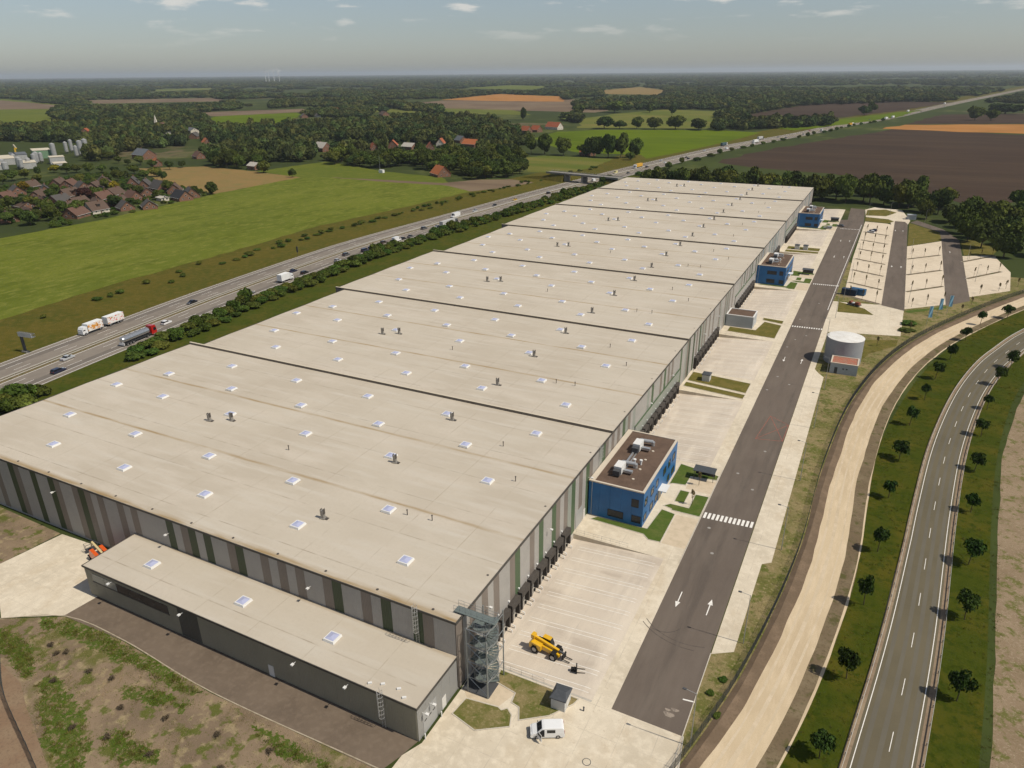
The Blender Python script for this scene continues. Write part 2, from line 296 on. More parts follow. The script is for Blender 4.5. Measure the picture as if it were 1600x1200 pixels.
DATA['VTREES'] = [(-459.8,203.4),(-465.4,213.0),(-442.5,206.5),(-453.4,218.4),(-457.8,229.1),(-443.5,222.9),(-460.7,241.0),(-445.3,240.0),(-458.2,256.0),(-592.3,294.9),(-628.2,328.2),(-569.6,304.9),(-539.4,329.7),(-528.5,330.6),(-512.0,330.2),(-480.6,314.9),(-603.1,352.3),(-674.2,395.8),(-652.5,394.3),(-673.5,385.3),(-695.5,386.7),(-685.9,364.5),(-674.1,344.9),(-671.8,331.7),(-658.1,315.2),(-649.9,406.1),(-628.6,404.5),(-594.0,389.0),(-610.8,412.2),(-569.0,390.2),(-579.6,371.6),(-580.1,362.3),(-440.3,278.4),(-450.3,273.9),(-506.7,289.7),(-505.6,297.0),(-528.5,276.7),(-509.6,232.9),(-475.4,208.5),(-516.9,244.1),(-508.1,248.0),(-486.0,243.5),(-455.5,312.4),(-479.7,344.4),(-541.0,388.3),(-684.8,461.3),(-671.6,466.8),(-751.3,487.0),(-711.3,469.5),(-638.5,456.3),(-608.6,451.4),(-609.9,468.3)]
DATA['CHURCH'] = [(-1091.1,826.8)]
DATA['TURB'] = [(-8882.7,9103.3),(-8796.7,9082.9),(-9132.9,9546.0),(-8988.2,9508.5),(-22625.4,16085.2),(-27839.2,16963.9),(-25240.8,16112.2),(-24365.5,15825.3),(-22860.2,15331.9)]
DATA['UTREES'] = [(-110.4,506.7),(70.1,455.8),(87.4,414.5),(94.5,378.3),(102.9,358.6),(80.2,497.9),(125.7,518.3),(96.9,467.9),(63.0,503.8),(56.2,515.1),(82.3,449.8),(103.3,437.8),(115.0,443.2)]
# ------------------------------------------------------------------ materials
m_conc = mat('concrete_paving', (.60,.54,.445), .9, layers=((.05,(.49,.435,.35),.42,.62),(.22,(.52,.45,.35),.53,.66,(1,.5,1),.4),(.7,(.66,.60,.50),.45,.75),(2.2,(.47,.40,.31),.60,.72),(6,(.52,.47,.38),.5,.8)), bump=(9,.15,.02))
grid_lines(m_conc, 0, 5.0, .09, (.36,.31,.25), .55, 2.2); grid_lines(m_conc, 1, 5.0, .09, (.36,.31,.25), .55, 1.1)
m_yard = mat('yard_concrete', (.60,.55,.475), .9, layers=((.06,(.50,.455,.40),.4,.65),(.3,(.47,.42,.36),.56,.68,(.25,1,1)),(1.8,(.49,.44,.38),.60,.72),(.25,(.66,.61,.53),.5,.7,(1,.25,1)),(5,(.53,.48,.41),.5,.8)), bump=(9,.15,.02))
grid_lines(m_yard, 1, 3.85, .08, (.40,.36,.30), .45, .4); grid_lines(m_yard, 0, 4.6, .08, (.40,.36,.30), .6, .3)
m_asph = mat('asphalt_access', (.105,.086,.074), .92, layers=((.05,(.088,.072,.062),.4,.65),(.35,(.078,.065,.057),.52,.66,(1,.06,1)),(.4,(.12,.10,.086),.45,.75,(1,.15,1)),(14,(.13,.11,.095),.5,.8)), bump=(30,.2,.01))
m_asph2 = mat('asphalt_country', (.118,.108,.095), .9, layers=((.06,(.102,.094,.083),.42,.6),(12,(.14,.128,.112),.5,.8)), bump=(30,.2,.01))
m_asph3 = mat('asphalt_annex', (.155,.125,.10), .92, layers=((.12,(.125,.10,.08),.42,.62),(1.2,(.19,.155,.125),.48,.8),(14,(.17,.14,.115),.5,.8)), bump=(30,.2,.01))
m_moto = mat('motorway_surface', (.225,.195,.162), .9, layers=((.02,(.195,.168,.14),.4,.6),(.3,(.25,.217,.182),.45,.75),(10,(.20,.175,.145),.5,.8)))
m_motodark = mat('worn_lane', (.16,.14,.12), .9, layers=((.3,(.19,.165,.14),.45,.7),(10,(.14,.12,.10),.5,.8)))
m_paint = mat('road_paint', (.78,.75,.69), .7, layers=((2,(.55,.52,.46),.5,.75),))
m_paint2 = mat('yard_paint', (.76,.72,.65), .7, layers=((1.2,(.60,.56,.49),.5,.7),))
m_redpaint = mat('red_paint', (.42,.10,.06), .8, layers=((2,(.2,.09,.07),.45,.65),))
m_kerb = mat('kerb_stone', (.52,.47,.39), .9, layers=((2,(.42,.38,.31),.45,.7),))
m_track = mat('sand_track', (.56,.455,.31), .95, layers=((.05,(.50,.40,.27),.4,.6),(.5,(.62,.51,.36),.45,.7,(1.6,.35,1)),(5,(.48,.385,.26),.52,.8)), bump=(5,.4,.06))
m_bank = mat('soil_bank', (.150,.108,.072), .95, layers=((.3,(.21,.15,.10),.45,.7),(3,(.12,.085,.055),.5,.75)), bump=(3,.5,.1))
m_dark = mat('dark_soil_strip', (.155,.115,.070), .95, layers=((.2,(.20,.155,.095),.42,.62),(.35,(.09,.085,.03),.54,.64),(2.5,(.115,.088,.05),.5,.7)), bump=(3,.5,.08))
m_soil = mat('bare_sandy_soil', (.24,.175,.118), .95, layers=((.12,(.30,.23,.15),.42,.62),(.9,(.19,.135,.09),.5,.72),(7,(.31,.24,.165),.55,.8)), bump=(4,.5,.08))
m_dry = mat('dry_grass_ground', (.235,.185,.088), .95, layers=((.12,(.13,.125,.036),.44,.60),(.45,(.105,.115,.026),.50,.60),(1.6,(.31,.245,.13),.52,.72),(5,(.09,.098,.025),.54,.72),(12,(.32,.26,.15),.58,.8)), bump=(6,.6,.08))
m_islg = mat('island_grass', (.125,.118,.04), .95, layers=((.3,(.18,.15,.062),.44,.62),(2.2,(.085,.098,.026),.5,.7),(8,(.20,.165,.075),.58,.8)), bump=(6,.6,.08))
m_lawn = mat('fresh_lawn', (.075,.115,.022), .95, layers=((.4,(.11,.13,.035),.42,.62),(3,(.06,.09,.018),.5,.7)), bump=(6,.6,.06))
m_verge = mat('verge_grass', (.058,.072,.014), .95, layers=((.09,(.10,.088,.022),.44,.62),(.8,(.04,.056,.010),.48,.66),(4,(.085,.10,.024),.55,.8)), bump=(3,.7,.12))
m_bgrass = mat('bank_grass', (.115,.098,.024), .95, layers=((.05,(.085,.088,.02),.42,.6),(.4,(.15,.115,.035),.45,.7),(3,(.075,.07,.018),.5,.75)), bump=(2,.8,.15))
m_vgreen = mat('hedge_bank_grass', (.062,.078,.016), .95, layers=((.09,(.09,.085,.022),.44,.62),(.8,(.045,.062,.012),.48,.66),(4,(.085,.10,.024),.55,.8)), bump=(3,.7,.12))
m_green = mat('field_green', (.112,.15,.022), .95, layers=((.006,(.098,.135,.022),.42,.58),(.035,(.13,.165,.030),.46,.66,(1,.25,1)),(.09,(.082,.115,.016),.50,.64,(1,.5,1)),(.3,(.150,.180,.042),.50,.66,(1,.5,1)),(.8,(.080,.112,.015),.54,.68)), bump=(1.2,.6,.2))
m_green2 = mat('field_green_plain', (.105,.135,.024), .95, layers=((.01,(.085,.12,.02),.42,.6),(.15,(.135,.155,.035),.5,.75)))
m_lime = mat('field_lime', (.085,.145,.012), .95, layers=((.004,(.065,.115,.012),.44,.6),(.05,(.10,.16,.02),.5,.7,(.3,1,1))))
m_pale = mat('field_pale', (.135,.15,.04), .95, layers=((.004,(.10,.13,.03),.42,.6),(.02,(.17,.16,.055),.5,.7,(.3,1,1))))
m_ochre = mat('field_ochre', (.235,.155,.058), .95, layers=((.01,(.20,.14,.052),.42,.6),(.06,(.17,.145,.05),.5,.7),(.4,(.25,.17,.075),.5,.8)))
m_plough = mat('field_ploughed', (.092,.062,.046), .95, layers=((.004,(.075,.052,.04),.42,.58),(.02,(.115,.08,.056),.46,.66,(.15,1,1)),(.12,(.078,.055,.042),.5,.75,(.1,1,1))))
grid_lines(m_plough, 1, 27, 1.4, (.12,.085,.06), .35)
m_orange = mat('field_orange', (.36,.165,.045), .95, layers=((.01,(.31,.145,.042),.42,.6),(.05,(.40,.20,.07),.5,.7,(.2,1,1))))
m_fsoil = mat('field_brown', (.15,.105,.07), .95, layers=((.006,(.19,.14,.09),.42,.6),(.05,(.12,.085,.058),.5,.7,(.2,1,1))))
m_land = mat('countryside', (.058,.075,.020), .95, layers=((.0016,(.04,.052,.018),.4,.55),(.006,(.095,.105,.032),.53,.62),(.003,(.125,.10,.055),.60,.66),(.05,(.045,.058,.016),.45,.6)))

# ------------------------------------------------------------------ terrain with an opening under the site's sunken yards
HX0, HX1, HY0, HY1 = -100., 19.4, 6.6, 479.
mb = MB(); NA = 96; cx, cy = (HX0+HX1)/2, (HY0+HY1)/2
corner = sorted([math.atan2(y-cy, x-cx) for x in (HX0, HX1) for y in (HY0, HY1)])
angs = sorted([2*math.pi*i/NA-math.pi for i in range(NA)]+corner)
ring = [1, 1500, 9000, 48000]
for a in angs:
    ca, sa = math.cos(a), math.sin(a)
    t = min((HX1-cx)/abs(ca) if abs(ca) > 1e-9 else 1e9, (HY1-cy)/abs(sa) if abs(sa) > 1e-9 else 1e9)
    for r_ in ring:
        d = t if r_ == 1 else r_
        mb.v.append((cx+ca*d, cy+sa*d, -.05 if r_ < 5000 else -.6))
n, k = len(angs), len(ring)
for i in range(n):
    j = (i+1) % n
    for q in range(k-1): mb.f.append((i*k+q, i*k+q+1, j*k+q+1, j*k+q)); mb.m.append(0)
struct('terrain', mb, m_land)

# ------------------------------------------------------------------ fields beyond the motorway
FIELDS = [
 ('green_field','P_green',m_green,0),('ochre_field','P_ochre',m_ochre,.01),('green_field','P_green2',m_green2,.02),('bare_soil_strip','P_soil',m_fsoil,.03),
 ('meadow','P_meadow',m_pale,0),('lime_green_field','P_lime',m_lime,0),('pale_meadow','P_pale',m_pale,.03),('ploughed_field','P_plough',m_plough,0),
 ('orange_field','P_orange',m_orange,.08),('ploughed_field','P_plough2',m_plough,.05),('ploughed_field','P_plough3',m_plough,.05),('lime_green_field','P_lime2',m_lime,.1),
 ('far_field','P_far1',m_green2,.1),('far_field','P_far1b',m_fsoil,.2),('far_field','P_far2',m_lime,.1),('far_field','P_far2b',m_fsoil,.2),('far_field','P_far3b',m_fsoil,.1),
 ('far_field','P_far3',m_orange,.25),('far_field','P_far4',m_pale,.15),('far_field','P_far5',m_ochre,.1),('far_field','P_far6',m_green2,.1),('far_field','P_far7',m_green2,.05),
 ('far_field','P_far8',m_pale,.1),('far_field','P_far9',m_fsoil,.1)]
for nm, key, mm, z in FIELDS:
    far_ = max(abs(p[1]) for p in DATA[key]) > 1300
    sheet(nm, ragged(DATA[key], 5 if far_ else 1.1, 30 if far_ else 7, len(key)), z-.02, mm)

# ------------------------------------------------------------------ motorway
MC = cr([(-176,-60),(-186,0),(-193,48),(-198.5,93),(-204,140),(-209,214),(-209.5,260),(-204.5,334),(-194,470),(-179.5,615),(-157,785),(-134,922),(-82,1148),(-45,1345),(25,1630),(112,2090),(205,2560),(340,3230),(480,3930),(700,5000)], 14)
MS = np.concatenate([[0], np.cumsum(np.linalg.norm(np.diff(MC, axis=0), axis=1))])
MN = normals2(MC)
def moto(y, off):          # point at given y and offset to the right (+x) of the median, with heading
    i = np.interp(y, MC[:, 1], np.arange(len(MC))); p = [np.interp(i, np.arange(len(MC)), MC[:, k]) for k in (0, 1)]
    nn = [np.interp(i, np.arange(len(MC)), MN[:, k]) for k in (0, 1)]
    return p[0]+nn[0]*off, p[1]+nn[1]*off, math.atan2(nn[1], nn[0])      # rz: local +y along travel
near = MC[:, 1] < 5100
struct('motorway_verge', ribbon(MB(), MC, -70, -15.0, -.03), m_bgrass)
struct('motorway_verge', ribbon(MB(), MC[MC[:, 1] < 640], 14.8, 60, -.035), m_vgreen)
for s in (-1, 1):
    a, b = (-15.2, -1.5) if s < 0 else (1.5, 15.0)
    o = struct('motorway_carriageway', ribbon(MB(), MC, a, b, .0), m_moto)
    pm = MB()
    for q in ((a+.5), (b-.5)): ribbon(pm, MC, q-.11, q+.11, .012)
    ribbon(pm, MC[MC[:,1]<1500], (a+3.1 if s<0 else b-3.1)-.11, (a+3.1 if s<0 else b-3.1)+.11, .012)
    pm.build('edge_line', m_paint, o)
    dm = MB()
    for off in (s*5.1, s*8.75): dashes(dm, MC, off, .17, 6, 18, .012, 4*s+8, maxd=1900)
    dm.build('lane_dash', m_paint, o)['kind'] = 'stuff'
    wm_ = MB()
    for off, w in ((s*10.5, 3.2),): ribbon(wm_, MC[MC[:,1]<2200], off-w/2, off+w/2, .006)
    wm_.build('worn_lane_surface', m_motodark, o)
struct('motorway_median', ribbon(MB(), MC, -1.5, 1.5, .02), mat('median_soil', (.20,.155,.085), .95, layers=((.5,(.12,.11,.045),.45,.65),)))
m_steel = mat('galvanised_steel', (.42,.43,.43), .45, .5, .7, layers=((3,(.34,.35,.35),.45,.7),))
m_rail = mat('guard_rail_steel', (.42,.40,.36), .6, .4, .2)
def guard_rail(P, off, label, group, post=4.0, maxp=290):
    t = T('guard_rail', label, 'guard rail', group=group)
    n = normals2(P); rl = MB()
    prof = [(0, .38), (.06, .46), (0, .54), (.06, .62), (0, .70)]
    for (u0, z0), (u1, z1) in zip(prof[:-1], prof[1:]):
        a = P+n*(off+u0); b = P+n*(off+u1); base = len(rl.v)
        for i in range(len(P)): rl.v += [(a[i,0], a[i,1], z0), (b[i,0], b[i,1], z1)]
        for i in range(len(P)-1): rl.f.append((base+2*i, base+2*i+1, base+2*i+3, base+2*i+2)); rl.m.append(0)
    rl.build('rail', m_rail, t)
    d = np.concatenate([[0], np.cumsum(np.linalg.norm(np.diff(P, axis=0), axis=1))])
    pme = MB().box(-.05,-.05,0,.05,.05,.66).mesh('post', m_rail); s = 1.; k = 0
    while s < d[-1] and k < maxp:
        p = [np.interp(s, d, P[:, q]+n[:, q]*(off-.1)) for q in (0, 1)]
        O('post', pme, t, (p[0], p[1], 0)); s += post; k += 1
    return t
guard_rail(MC[MC[:,1] < 1100], -.9, 'steel guard rail along the far side of the motorway median', 'motorway guard rails', 12)
guard_rail(MC[MC[:,1] < 1100], .9, 'steel guard rail along the warehouse side of the motorway median', 'motorway guard rails', 12)
# sandy strip beside the warehouse's back wall
sheet('sand_strip', [(-146,70),(-133.5,69),(-131,137),(-140,137),(-149,120)], -.012, m_soil)
sheet('sand_strip', [(-147,206),(-133.5,205),(-131,273),(-137,273),(-151,235)], -.012, m_soil)
sheet('back_grass_strip', [(-160,-10),(-134.9,-10),(-134.9,482),(-160,482)], -.02, m_vgreen)

# ------------------------------------------------------------------ site ground: yards, aprons, road
YARDS = [(7.0,46.0),(86.0,128.6),(145.5,184.5),(212.0,255.0),(292.0,330.0),(351.5,397.5),(436.0,479.0)]
ZD = -1.15
yard_obj = []
for (a, b) in YARDS:
    y = MB(); y.quad((-.2,a,ZD),(1.4,a,ZD),(1.4,b,ZD),(-.2,b,ZD)); y.quad((1.4,a,ZD),(17.6,a,0),(17.6,b,0),(1.4,b,ZD)); y.quad((17.6,a,0),(19.42,a,0),(19.42,b,0),(17.6,b,0))
    yard_obj.append(struct('loading_yard', y, m_yard))
def rampz(x): return 0 if x > 17.6 else (ZD if x < 1.4 else ZD+(x-1.4)/16.2*(-ZD))
m_wall = mat('retaining_wall_concrete', (.46,.42,.36), .9, layers=((1,(.36,.33,.28),.45,.7),))
gaps = [(46.0,86.0),(128.6,145.5),(184.5,212.0),(255.0,292.0),(330.0,351.5),(397.5,436.0)]
apron_obj = []
for (a, b) in gaps:
    q = MB(); q.box(-.2,a,-1.4,19.42,b,0); apron_obj.append(struct('raised_apron', q, m_conc))
q = MB(); q.quad((-.2,6.6,0),(19.42,6.6,0),(19.42,7.0,0),(-.2,7.0,0)); q.quad((-.2,7,ZD),(19.42,7,ZD),(19.42,7,0),(-.2,7,0)); struct('raised_apron', q, m_wall)
sheet('concrete_lane', [(19.42,4.5),(22.6,6.8),(22.6,479),(19.42,479)], -.004, m_conc)
sheet('forecourt', [(-2,-60),(30,-60),(36.2,-12),(34.3,1.7),(33.5,6.7),(22.6,6.8),(19.42,4.5),(19.42,6.6),(-.2,6.6),(.4,0),(.4,-11),(-1,-14)], -.008, m_conc)
access = sheet('access_road', [(22.6,6.8),(33.3,6.7),(33.4,210),(34.4,274),(36.4,430),(34.5,484),(25.5,487),(26.5,440),(22.6,438)], 0, m_asph)
q = MB()
for (x0,y0,x1,y1) in ((22.45,46,22.6,86),(33.3,-8,33.45,24.8),): q.box(x0,y0,-.05,x1,y1,.07)
q.prism([(33.45,6.7),(34.6,-2),(36.4,-13),(36.6,-13),(34.8,-2),(33.6,6.7)],-.05,.07)
struct('kerb', q, m_kerb)
sheet('concrete_strip', [(33.46,24.7),(36.7,26.8),(36.9,52.8),(38.5,54.1),(38.4,157.5),(36.6,160.5),(35.2,163.5),(33.46,163.5)], .004, m_conc)
sheet('concrete_path', [(33.46,163.5),(35.2,163.5),(35.6,204),(33.7,219),(33.46,219)], .004, m_conc)
sheet('turning_area', [(33.7,203.5),(59.2,210),(60,243.5),(51.8,248.5),(37.2,246),(33.9,246),(33.46,219)], .002, m_conc)
sheet('lay_by', [(52,430),(60,430),(62,452),(57,492),(40,497),(34.6,484),(36.4,455),(50,452)], .002, m_conc)
# long rough verge between the access road and the fence
sheet('tank_lawn', [(36,195),(58.5,205),(58,198),(50,186),(48,178),(37,180)], -.006, m_islg)
sheet('triangle_lawn', [(36.6,231),(49.6,232.5),(46,240),(36.0,246)], .03, m_islg)
# fence bank, sandy track, dark strip
BK = cr([(22,-45),(28,-20),(34.2,1.6),(39.1,24.7),(42.8,58.5),(44.0,102),(48.1,146.3),(58.3,192),(75.0,234),(102.8,288),(140,345)], 1.5)
inner = np.array([(min(x-.3, 33.4), y) for x, y in BK])
k = MB()
for i in range(len(BK)-1):
    if BK[i, 1] > 320: break
    k.quad((*inner[i], -.03), (*BK[i], -.03), (*BK[i+1], -.03), (*inner[i+1], -.03))
struct('rough_verge', k, m_dry)
struct('soil_bank', ribbon(ribbon(MB(), BK, 0, 1.0, -.02, 0, .35, (.25,1,.2,2)), BK, 1.0, 2.6, .35, 0, -.003, (.2,2,.35,3)), m_bank)
struct('sandy_track', ribbon(MB(), BK, 2.0, 8.0, -.01, jit=(0,1,.22,4)), m_track)
rt_m = MB()
for off, w_ in ((3.6,.22),(5.2,.3),(6.9,.2)): ribbon(rt_m, BK, off-w_, off+w_, -.004, jit=(.16,31+int(off),.16,41+int(off)))
rt_m.build('wheel_rut', mat('sand_rut', (.57,.465,.325), .95, layers=((.06,(.50,.40,.27),.42,.6),(.4,(.60,.49,.35),.45,.65),(3,(.50,.41,.285),.52,.75)), bump=(5,.3,.04)), bpy.data.objects['sandy_track'])
struct('dark_strip', ribbon(MB(), BK, 7.4, 10.6, -.02, jit=(0,1,.2,5)), m_dark)
struct('pale_sand_edge', ribbon(MB(), BK, 10.35, 10.75, -.012, jit=(.18,6,.25,7)), m_track)
# country road
m_dirt = mat('weedy_dirt', (.27,.20,.13), .95, layers=((.15,(.22,.16,.10),.42,.62),(.5,(.13,.125,.04),.52,.62),(2.5,(.32,.25,.17),.52,.7),(5,(.10,.10,.03),.58,.72)), bump=(4,.5,.08))
CC = cr([(46,-90),(52,-45),(55.5,-18),(59.6,14.3),(63.1,44.6),(67.0,88),(71.1,124),(77.4,160),(84.5,188),(91.5,208),(100,229),(113,254),(131,282),(160,318)], 1.5)
WID = .95*np.clip((75-CC[:, 1])/62, 0, 1.4)
struct('road_verge', ribbon(MB(), CC, -4.2, -14.5, -.028), m_verge); 
bpy.data.objects['road_verge'].data.flip_normals()
struct('road_verge', ribbon(MB(), CC, 4.2, 10.6, -.028), m_verge)
struct('ditch', ribbon(ribbon(MB(), CC, 10.5, 11.3, -.026, 0, -.5, (.3,51,.12,52)), CC, 11.3, 12.2, -.5, 0, -.018, (.12,52,.3,53)), mat('ditch_grass', (.04,.06,.012), .95, layers=((.8,(.055,.075,.018),.45,.7),), bump=(3,.8,.15)))
struct('dirt_strip', ribbon(MB(), CC, 12.0, 34, -.02, jit=(.35,8,.1,9)), m_dirt)
sh = struct('road_shoulder', ribbon(MB(), CC, -4.4-WID, -3.3-WID, -.006, jit=(.15,10,0,1)), m_soil); struct('road_shoulder', ribbon(MB(), CC, 3.2, 4.4, -.006, jit=(0,10,.15,11)), m_soil)
WID = .95*np.clip((75-CC[:, 1])/62, 0, 1.4)          # the road widens towards the junction
cro = struct('country_road', ribbon(MB(), CC, -3.5-WID, 3.45, 0), m_asph2)
wt = MB()
for off in (-2.3-WID*.7,-.75-WID*.4,.8,2.25): ribbon(wt, CC, off-.32, off+.32, .004, jit=(.04,20,.05,21))
wt.build('wheel_track', mat('asphalt_wheel_track', (.140,.126,.096), .92, layers=((.1,(.125,.112,.086),.40,.62),(10,(.155,.14,.107),.5,.8))), cro)
pm = MB()
for off in (-3.05-WID, 3.0+0*WID): ribbon(pm, CC, off-.06, off+.06, .008)
pm.build('edge_line', m_paint, cro)
D_ = np.concatenate([[0], np.cumsum(np.linalg.norm(np.diff(CC, axis=0), axis=1))]); s = 60.
while s < D_[-1]-8:
    dm = MB(); dashes(dm, CC[:], 0, .10, 4.0, 1e9, .008, s); dm.build('centre_dash', m_paint, cro); s += 12.0
guard_rail((CC-normals2(CC)*WID[:, None])[(CC[:,1]>-40)], -4.0, 'pale guard rail between the country road and the sandy track', 'country road guard rails', 4)
guard_rail(CC[(CC[:,1]>-40)], 4.3, 'pale guard rail on the outer edge of the curving country road', 'country road guard rails', 4)
# ------------------------------------------------------------------ islands, car parks, markings
def island(name, poly, mm, h=.06):
    k = MB(); n = len(poly); k.add([(x, y, h) for x, y in poly], [tuple(range(n))])
    me = k.mesh(name, mm)
    if me.polygons[0].normal.z < 0: me.flip_normals()
    o = O(name, me, kind='structure')
    b = MB(); c = [sum(p[i] for p in poly)/n for i in (0, 1)]
    out = []
    area = sum(poly[i][0]*poly[(i+1) % n][1]-poly[(i+1) % n][0]*poly[i][1] for i in range(n)); sg = 1 if area > 0 else -1
    for i in range(n):
        p0, p1, p2 = (Vector(poly[(i+d) % n]) for d in (-1, 0, 1))
        e1 = (p1-p0).normalized(); e2 = (p2-p1).normalized(); nn = (Vector((e1.y, -e1.x))+Vector((e2.y, -e2.x))).normalized()*sg
        out.append(p1+nn*.16/max(.35, abs(nn.dot(Vector((e1.y, -e1.x))))))
    for i in range(n):
        j = (i+1) % n
        b.add([(*poly[i], h+.02), (*poly[j], h+.02), (*out[j], h+.02), (*out[i], h+.02), (*out[i], -.03), (*out[j], -.03), (*poly[i], -.03), (*poly[j], -.03)], [(0, 1, 2, 3), (3, 2, 5, 4), (1, 0, 6, 7)])
    b.build('kerb', m_kerb, o); return o
# forecourt planting by the stair tower
island('dry_grass_patch', [(1.7,-4.6),(2.1,-1.3),(7.2,-.6),(7.9,-.9),(8.6,-.2),(9.6,-1.0),(10.3,-2.9),(6.1,-5.7)], m_dry)
island('dry_grass_patch', [(4.2,6.2),(17.4,6.2),(17.1,5.1),(14.7,1.5),(11.1,-1.2),(10.1,.9),(8.7,1.2),(8.4,3.1),(4.6,3.8)], m_dry)
m_path = mat('path_concrete', (.53,.47,.385), .9, layers=((.6,(.45,.40,.32),.45,.7),))
sheet('service_path', [(2.0,-1.0),(7.2,-.3),(8.4,3.0),(4.5,3.7),(4.2,6.1),(.5,6.1),(.5,.5)], .004, m_path)
# around office one
def office_gardens(y0, s=1.0):
    island('lawn', [(1.6,y0-1.6),(13.4,y0-2.0),(14.8,y0-3.4),(17.2,y0-3.2),(17.2,y0+8),(14.2,y0+8.6),(13.5,y0+.1),(2.6,y0-.3)], m_lawn, .05)
    island('lawn', [(14.2,y0+10.4),(16.0,y0+9.9),(16.2,y0+9.4),(22.2,y0+9.4),(22.2,y0+18.0),(19.4,y0+17.8),(19.4,y0+11.6),(15.3,y0+11.6)], m_lawn, .05)
    island('lawn', [(13.4,y0+20.5),(16.2,y0+21),(16.3,y0+25.4),(22.2,y0+26.2),(22.2,y0+28.2),(12.8,y0+30.2),(12.8,y0+20)], m_lawn, .05)
    island('lawn', [(15.8,y0+13.2),(17.8,y0+13.2),(17.8,y0+18.2),(15.8,y0+18.2)], m_lawn, .05)
    sheet('paved_bay', [(17.5,y0-3.4),(22.3,y0-3.4),(22.3,y0+8.2),(17.5,y0+8)], .006, m_path)
    sheet('paved_bay', [(16.6,y0+19.5),(22.3,y0+19.5),(22.3,y0+25.2),(16.6,y0+24.6)], .006, m_path)
for y0 in (54.3, 260.8, 403.3): office_gardens(y0)
island('grass_island', [(1.0,132.2),(18.9,130.0),(19.0,133.0),(1.0,135.4)], m_islg)
island('grass_island', [(1.0,137.0),(18.9,134.6),(19.0,142.4),(1.0,144.4)], m_islg)
island('grass_island', [(2.4,189.2),(19.2,188.0),(19.3,203.8),(13.0,205.8),(11.6,194.2),(2.4,194.4)], m_islg)
island('grass_island', [(12.2,207.8),(19.3,206.0),(19.3,209.6),(11.8,210.6)], m_islg)
island('grass_island', [(3.2,331.2),(19.3,332.6),(19.3,336.6),(3.2,336.2)], m_islg)
island('grass_island', [(3.2,338.4),(19.3,338.6),(19.3,345.6),(3.2,345.4)], m_islg)
# car parks east of the access road
m_lot = mat('car_park_paving', (.60,.525,.43), .9, layers=((.05,(.53,.46,.37),.42,.62),(.5,(.64,.57,.475),.45,.7),(8,(.54,.48,.40),.5,.8)))
grid_lines(m_lot, 1, 2.5, .12, (.43,.37,.30), .5)
sheet('car_park', [(37.2,258),(51.8,249),(53.5,432),(49,436),(36.8,438),(36.2,330)], .006, m_lot)
sheet('car_park_lane', [(51.8,248),(60.2,243.5),(60.6,440),(59,447),(53.4,447)], .008, m_asph)
sheet('car_park', [(60.2,246),(75.0,260),(78,394),(60.6,371)], .006, m_lot)
sheet('car_park_lane', [(75.0,258),(84.2,270),(86.4,400),(79.6,430),(66,455),(62,446),(77.5,420),(77.5,394)], .008, m_asph)
sheet('car_park', [(84.2,276),(100.4,294),(104,330),(100,366),(85.8,358)], .006, m_lot)
sheet('green_plot', [(60.8,372),(77.6,395),(77.4,419),(61.5,444)], .01, m_islg)
sheet('green_plot', [(36.6,440),(50,437),(53,446),(50,451),(36.4,454)], .012, m_islg)
sheet('green_plot', [(36,461),(48,463),(54,480),(47,490),(36,483)], .012, m_islg)
sheet('green_plot', [(86.6,360),(100,368),(104,385),(92,405),(86.8,398)], .01, m_islg)
sheet('green_plot', [(60.2,243.5),(75.2,257.4),(75,254.6),(62,241.5)], .02, m_lawn)
div1 = [(257.5,249.0)]+[(280.4+24.6*i, 272.4+24.9*i) for i in range(6)]
DIV = [((37.0, a), (51.7, b)) for a, b in div1]
DIV2 = [((60.4, a), (75.4+.35*i, a+17)) for i, a in enumerate((273.4, 304.6, 338.7))]
DIV3 = [((84.8, a), (100.6, a+22)) for a in (308.5, 343.5)]
for (p, q_) in DIV+DIV2+DIV3:
    p = Vector(p); q_ = Vector(q_); e = (q_-p).normalized(); nn = Vector((-e.y, e.x))*.75; p = p+e*.6; q_ = q_-e*.6
    island('planting_strip', [tuple(p-nn), tuple(q_-nn), tuple(q_+nn), tuple(p+nn)], m_dark, .05)
# left of the annex
sheet('concrete_apron', [(-97,-14),(-80.8,-22.4),(-70.9,-16.7),(-70.6,-11.0),(-72,-.2),(-95.5,-1.4)], -.004, m_conc)
sheet('annex_lane', [(-71.3,-17.1),(-70.6,-10.9),(-.2,-10.9),(-1.0,-14),(-2.2,-17.4),(-34,-17.9),(-56,-16.5)], -.002, m_asph3)
q = MB(); ribbon(q, cr([(-81,-22.6),(-70.9,-16.9),(-56,-16.3),(-34,-17.7),(-2.4,-17.1)], 3), 0, .18, .03); struct('kerb', q, mat('sandy_kerb', (.40,.34,.25), .9, layers=((1,(.30,.25,.17),.45,.65),)))
m_rough = mat('rough_ground', (.235,.172,.112), .95, layers=((.10,(.175,.128,.085),.44,.6),(.09,(.12,.115,.035),.54,.62),(.5,(.30,.235,.135),.53,.66),(.35,(.10,.108,.026),.56,.62),(2.6,(.085,.085,.02),.60,.70),(6,(.30,.24,.155),.56,.8)), bump=(4,.7,.12))
sheet('rough_ground', [(-81,-22.8),(-70.9,-17.1),(-56,-16.6),(-34,-18.0),(-2.4,-17.4),(-2.4,-90),(-110,-90),(-120,-40),(-97,-14.2)], -.02, m_rough)
sheet('rough_ground', [(-135,-.6),(-96,-1.4),(-97,-14.1),(-120,-30),(-150,-20)], -.02, m_rough)
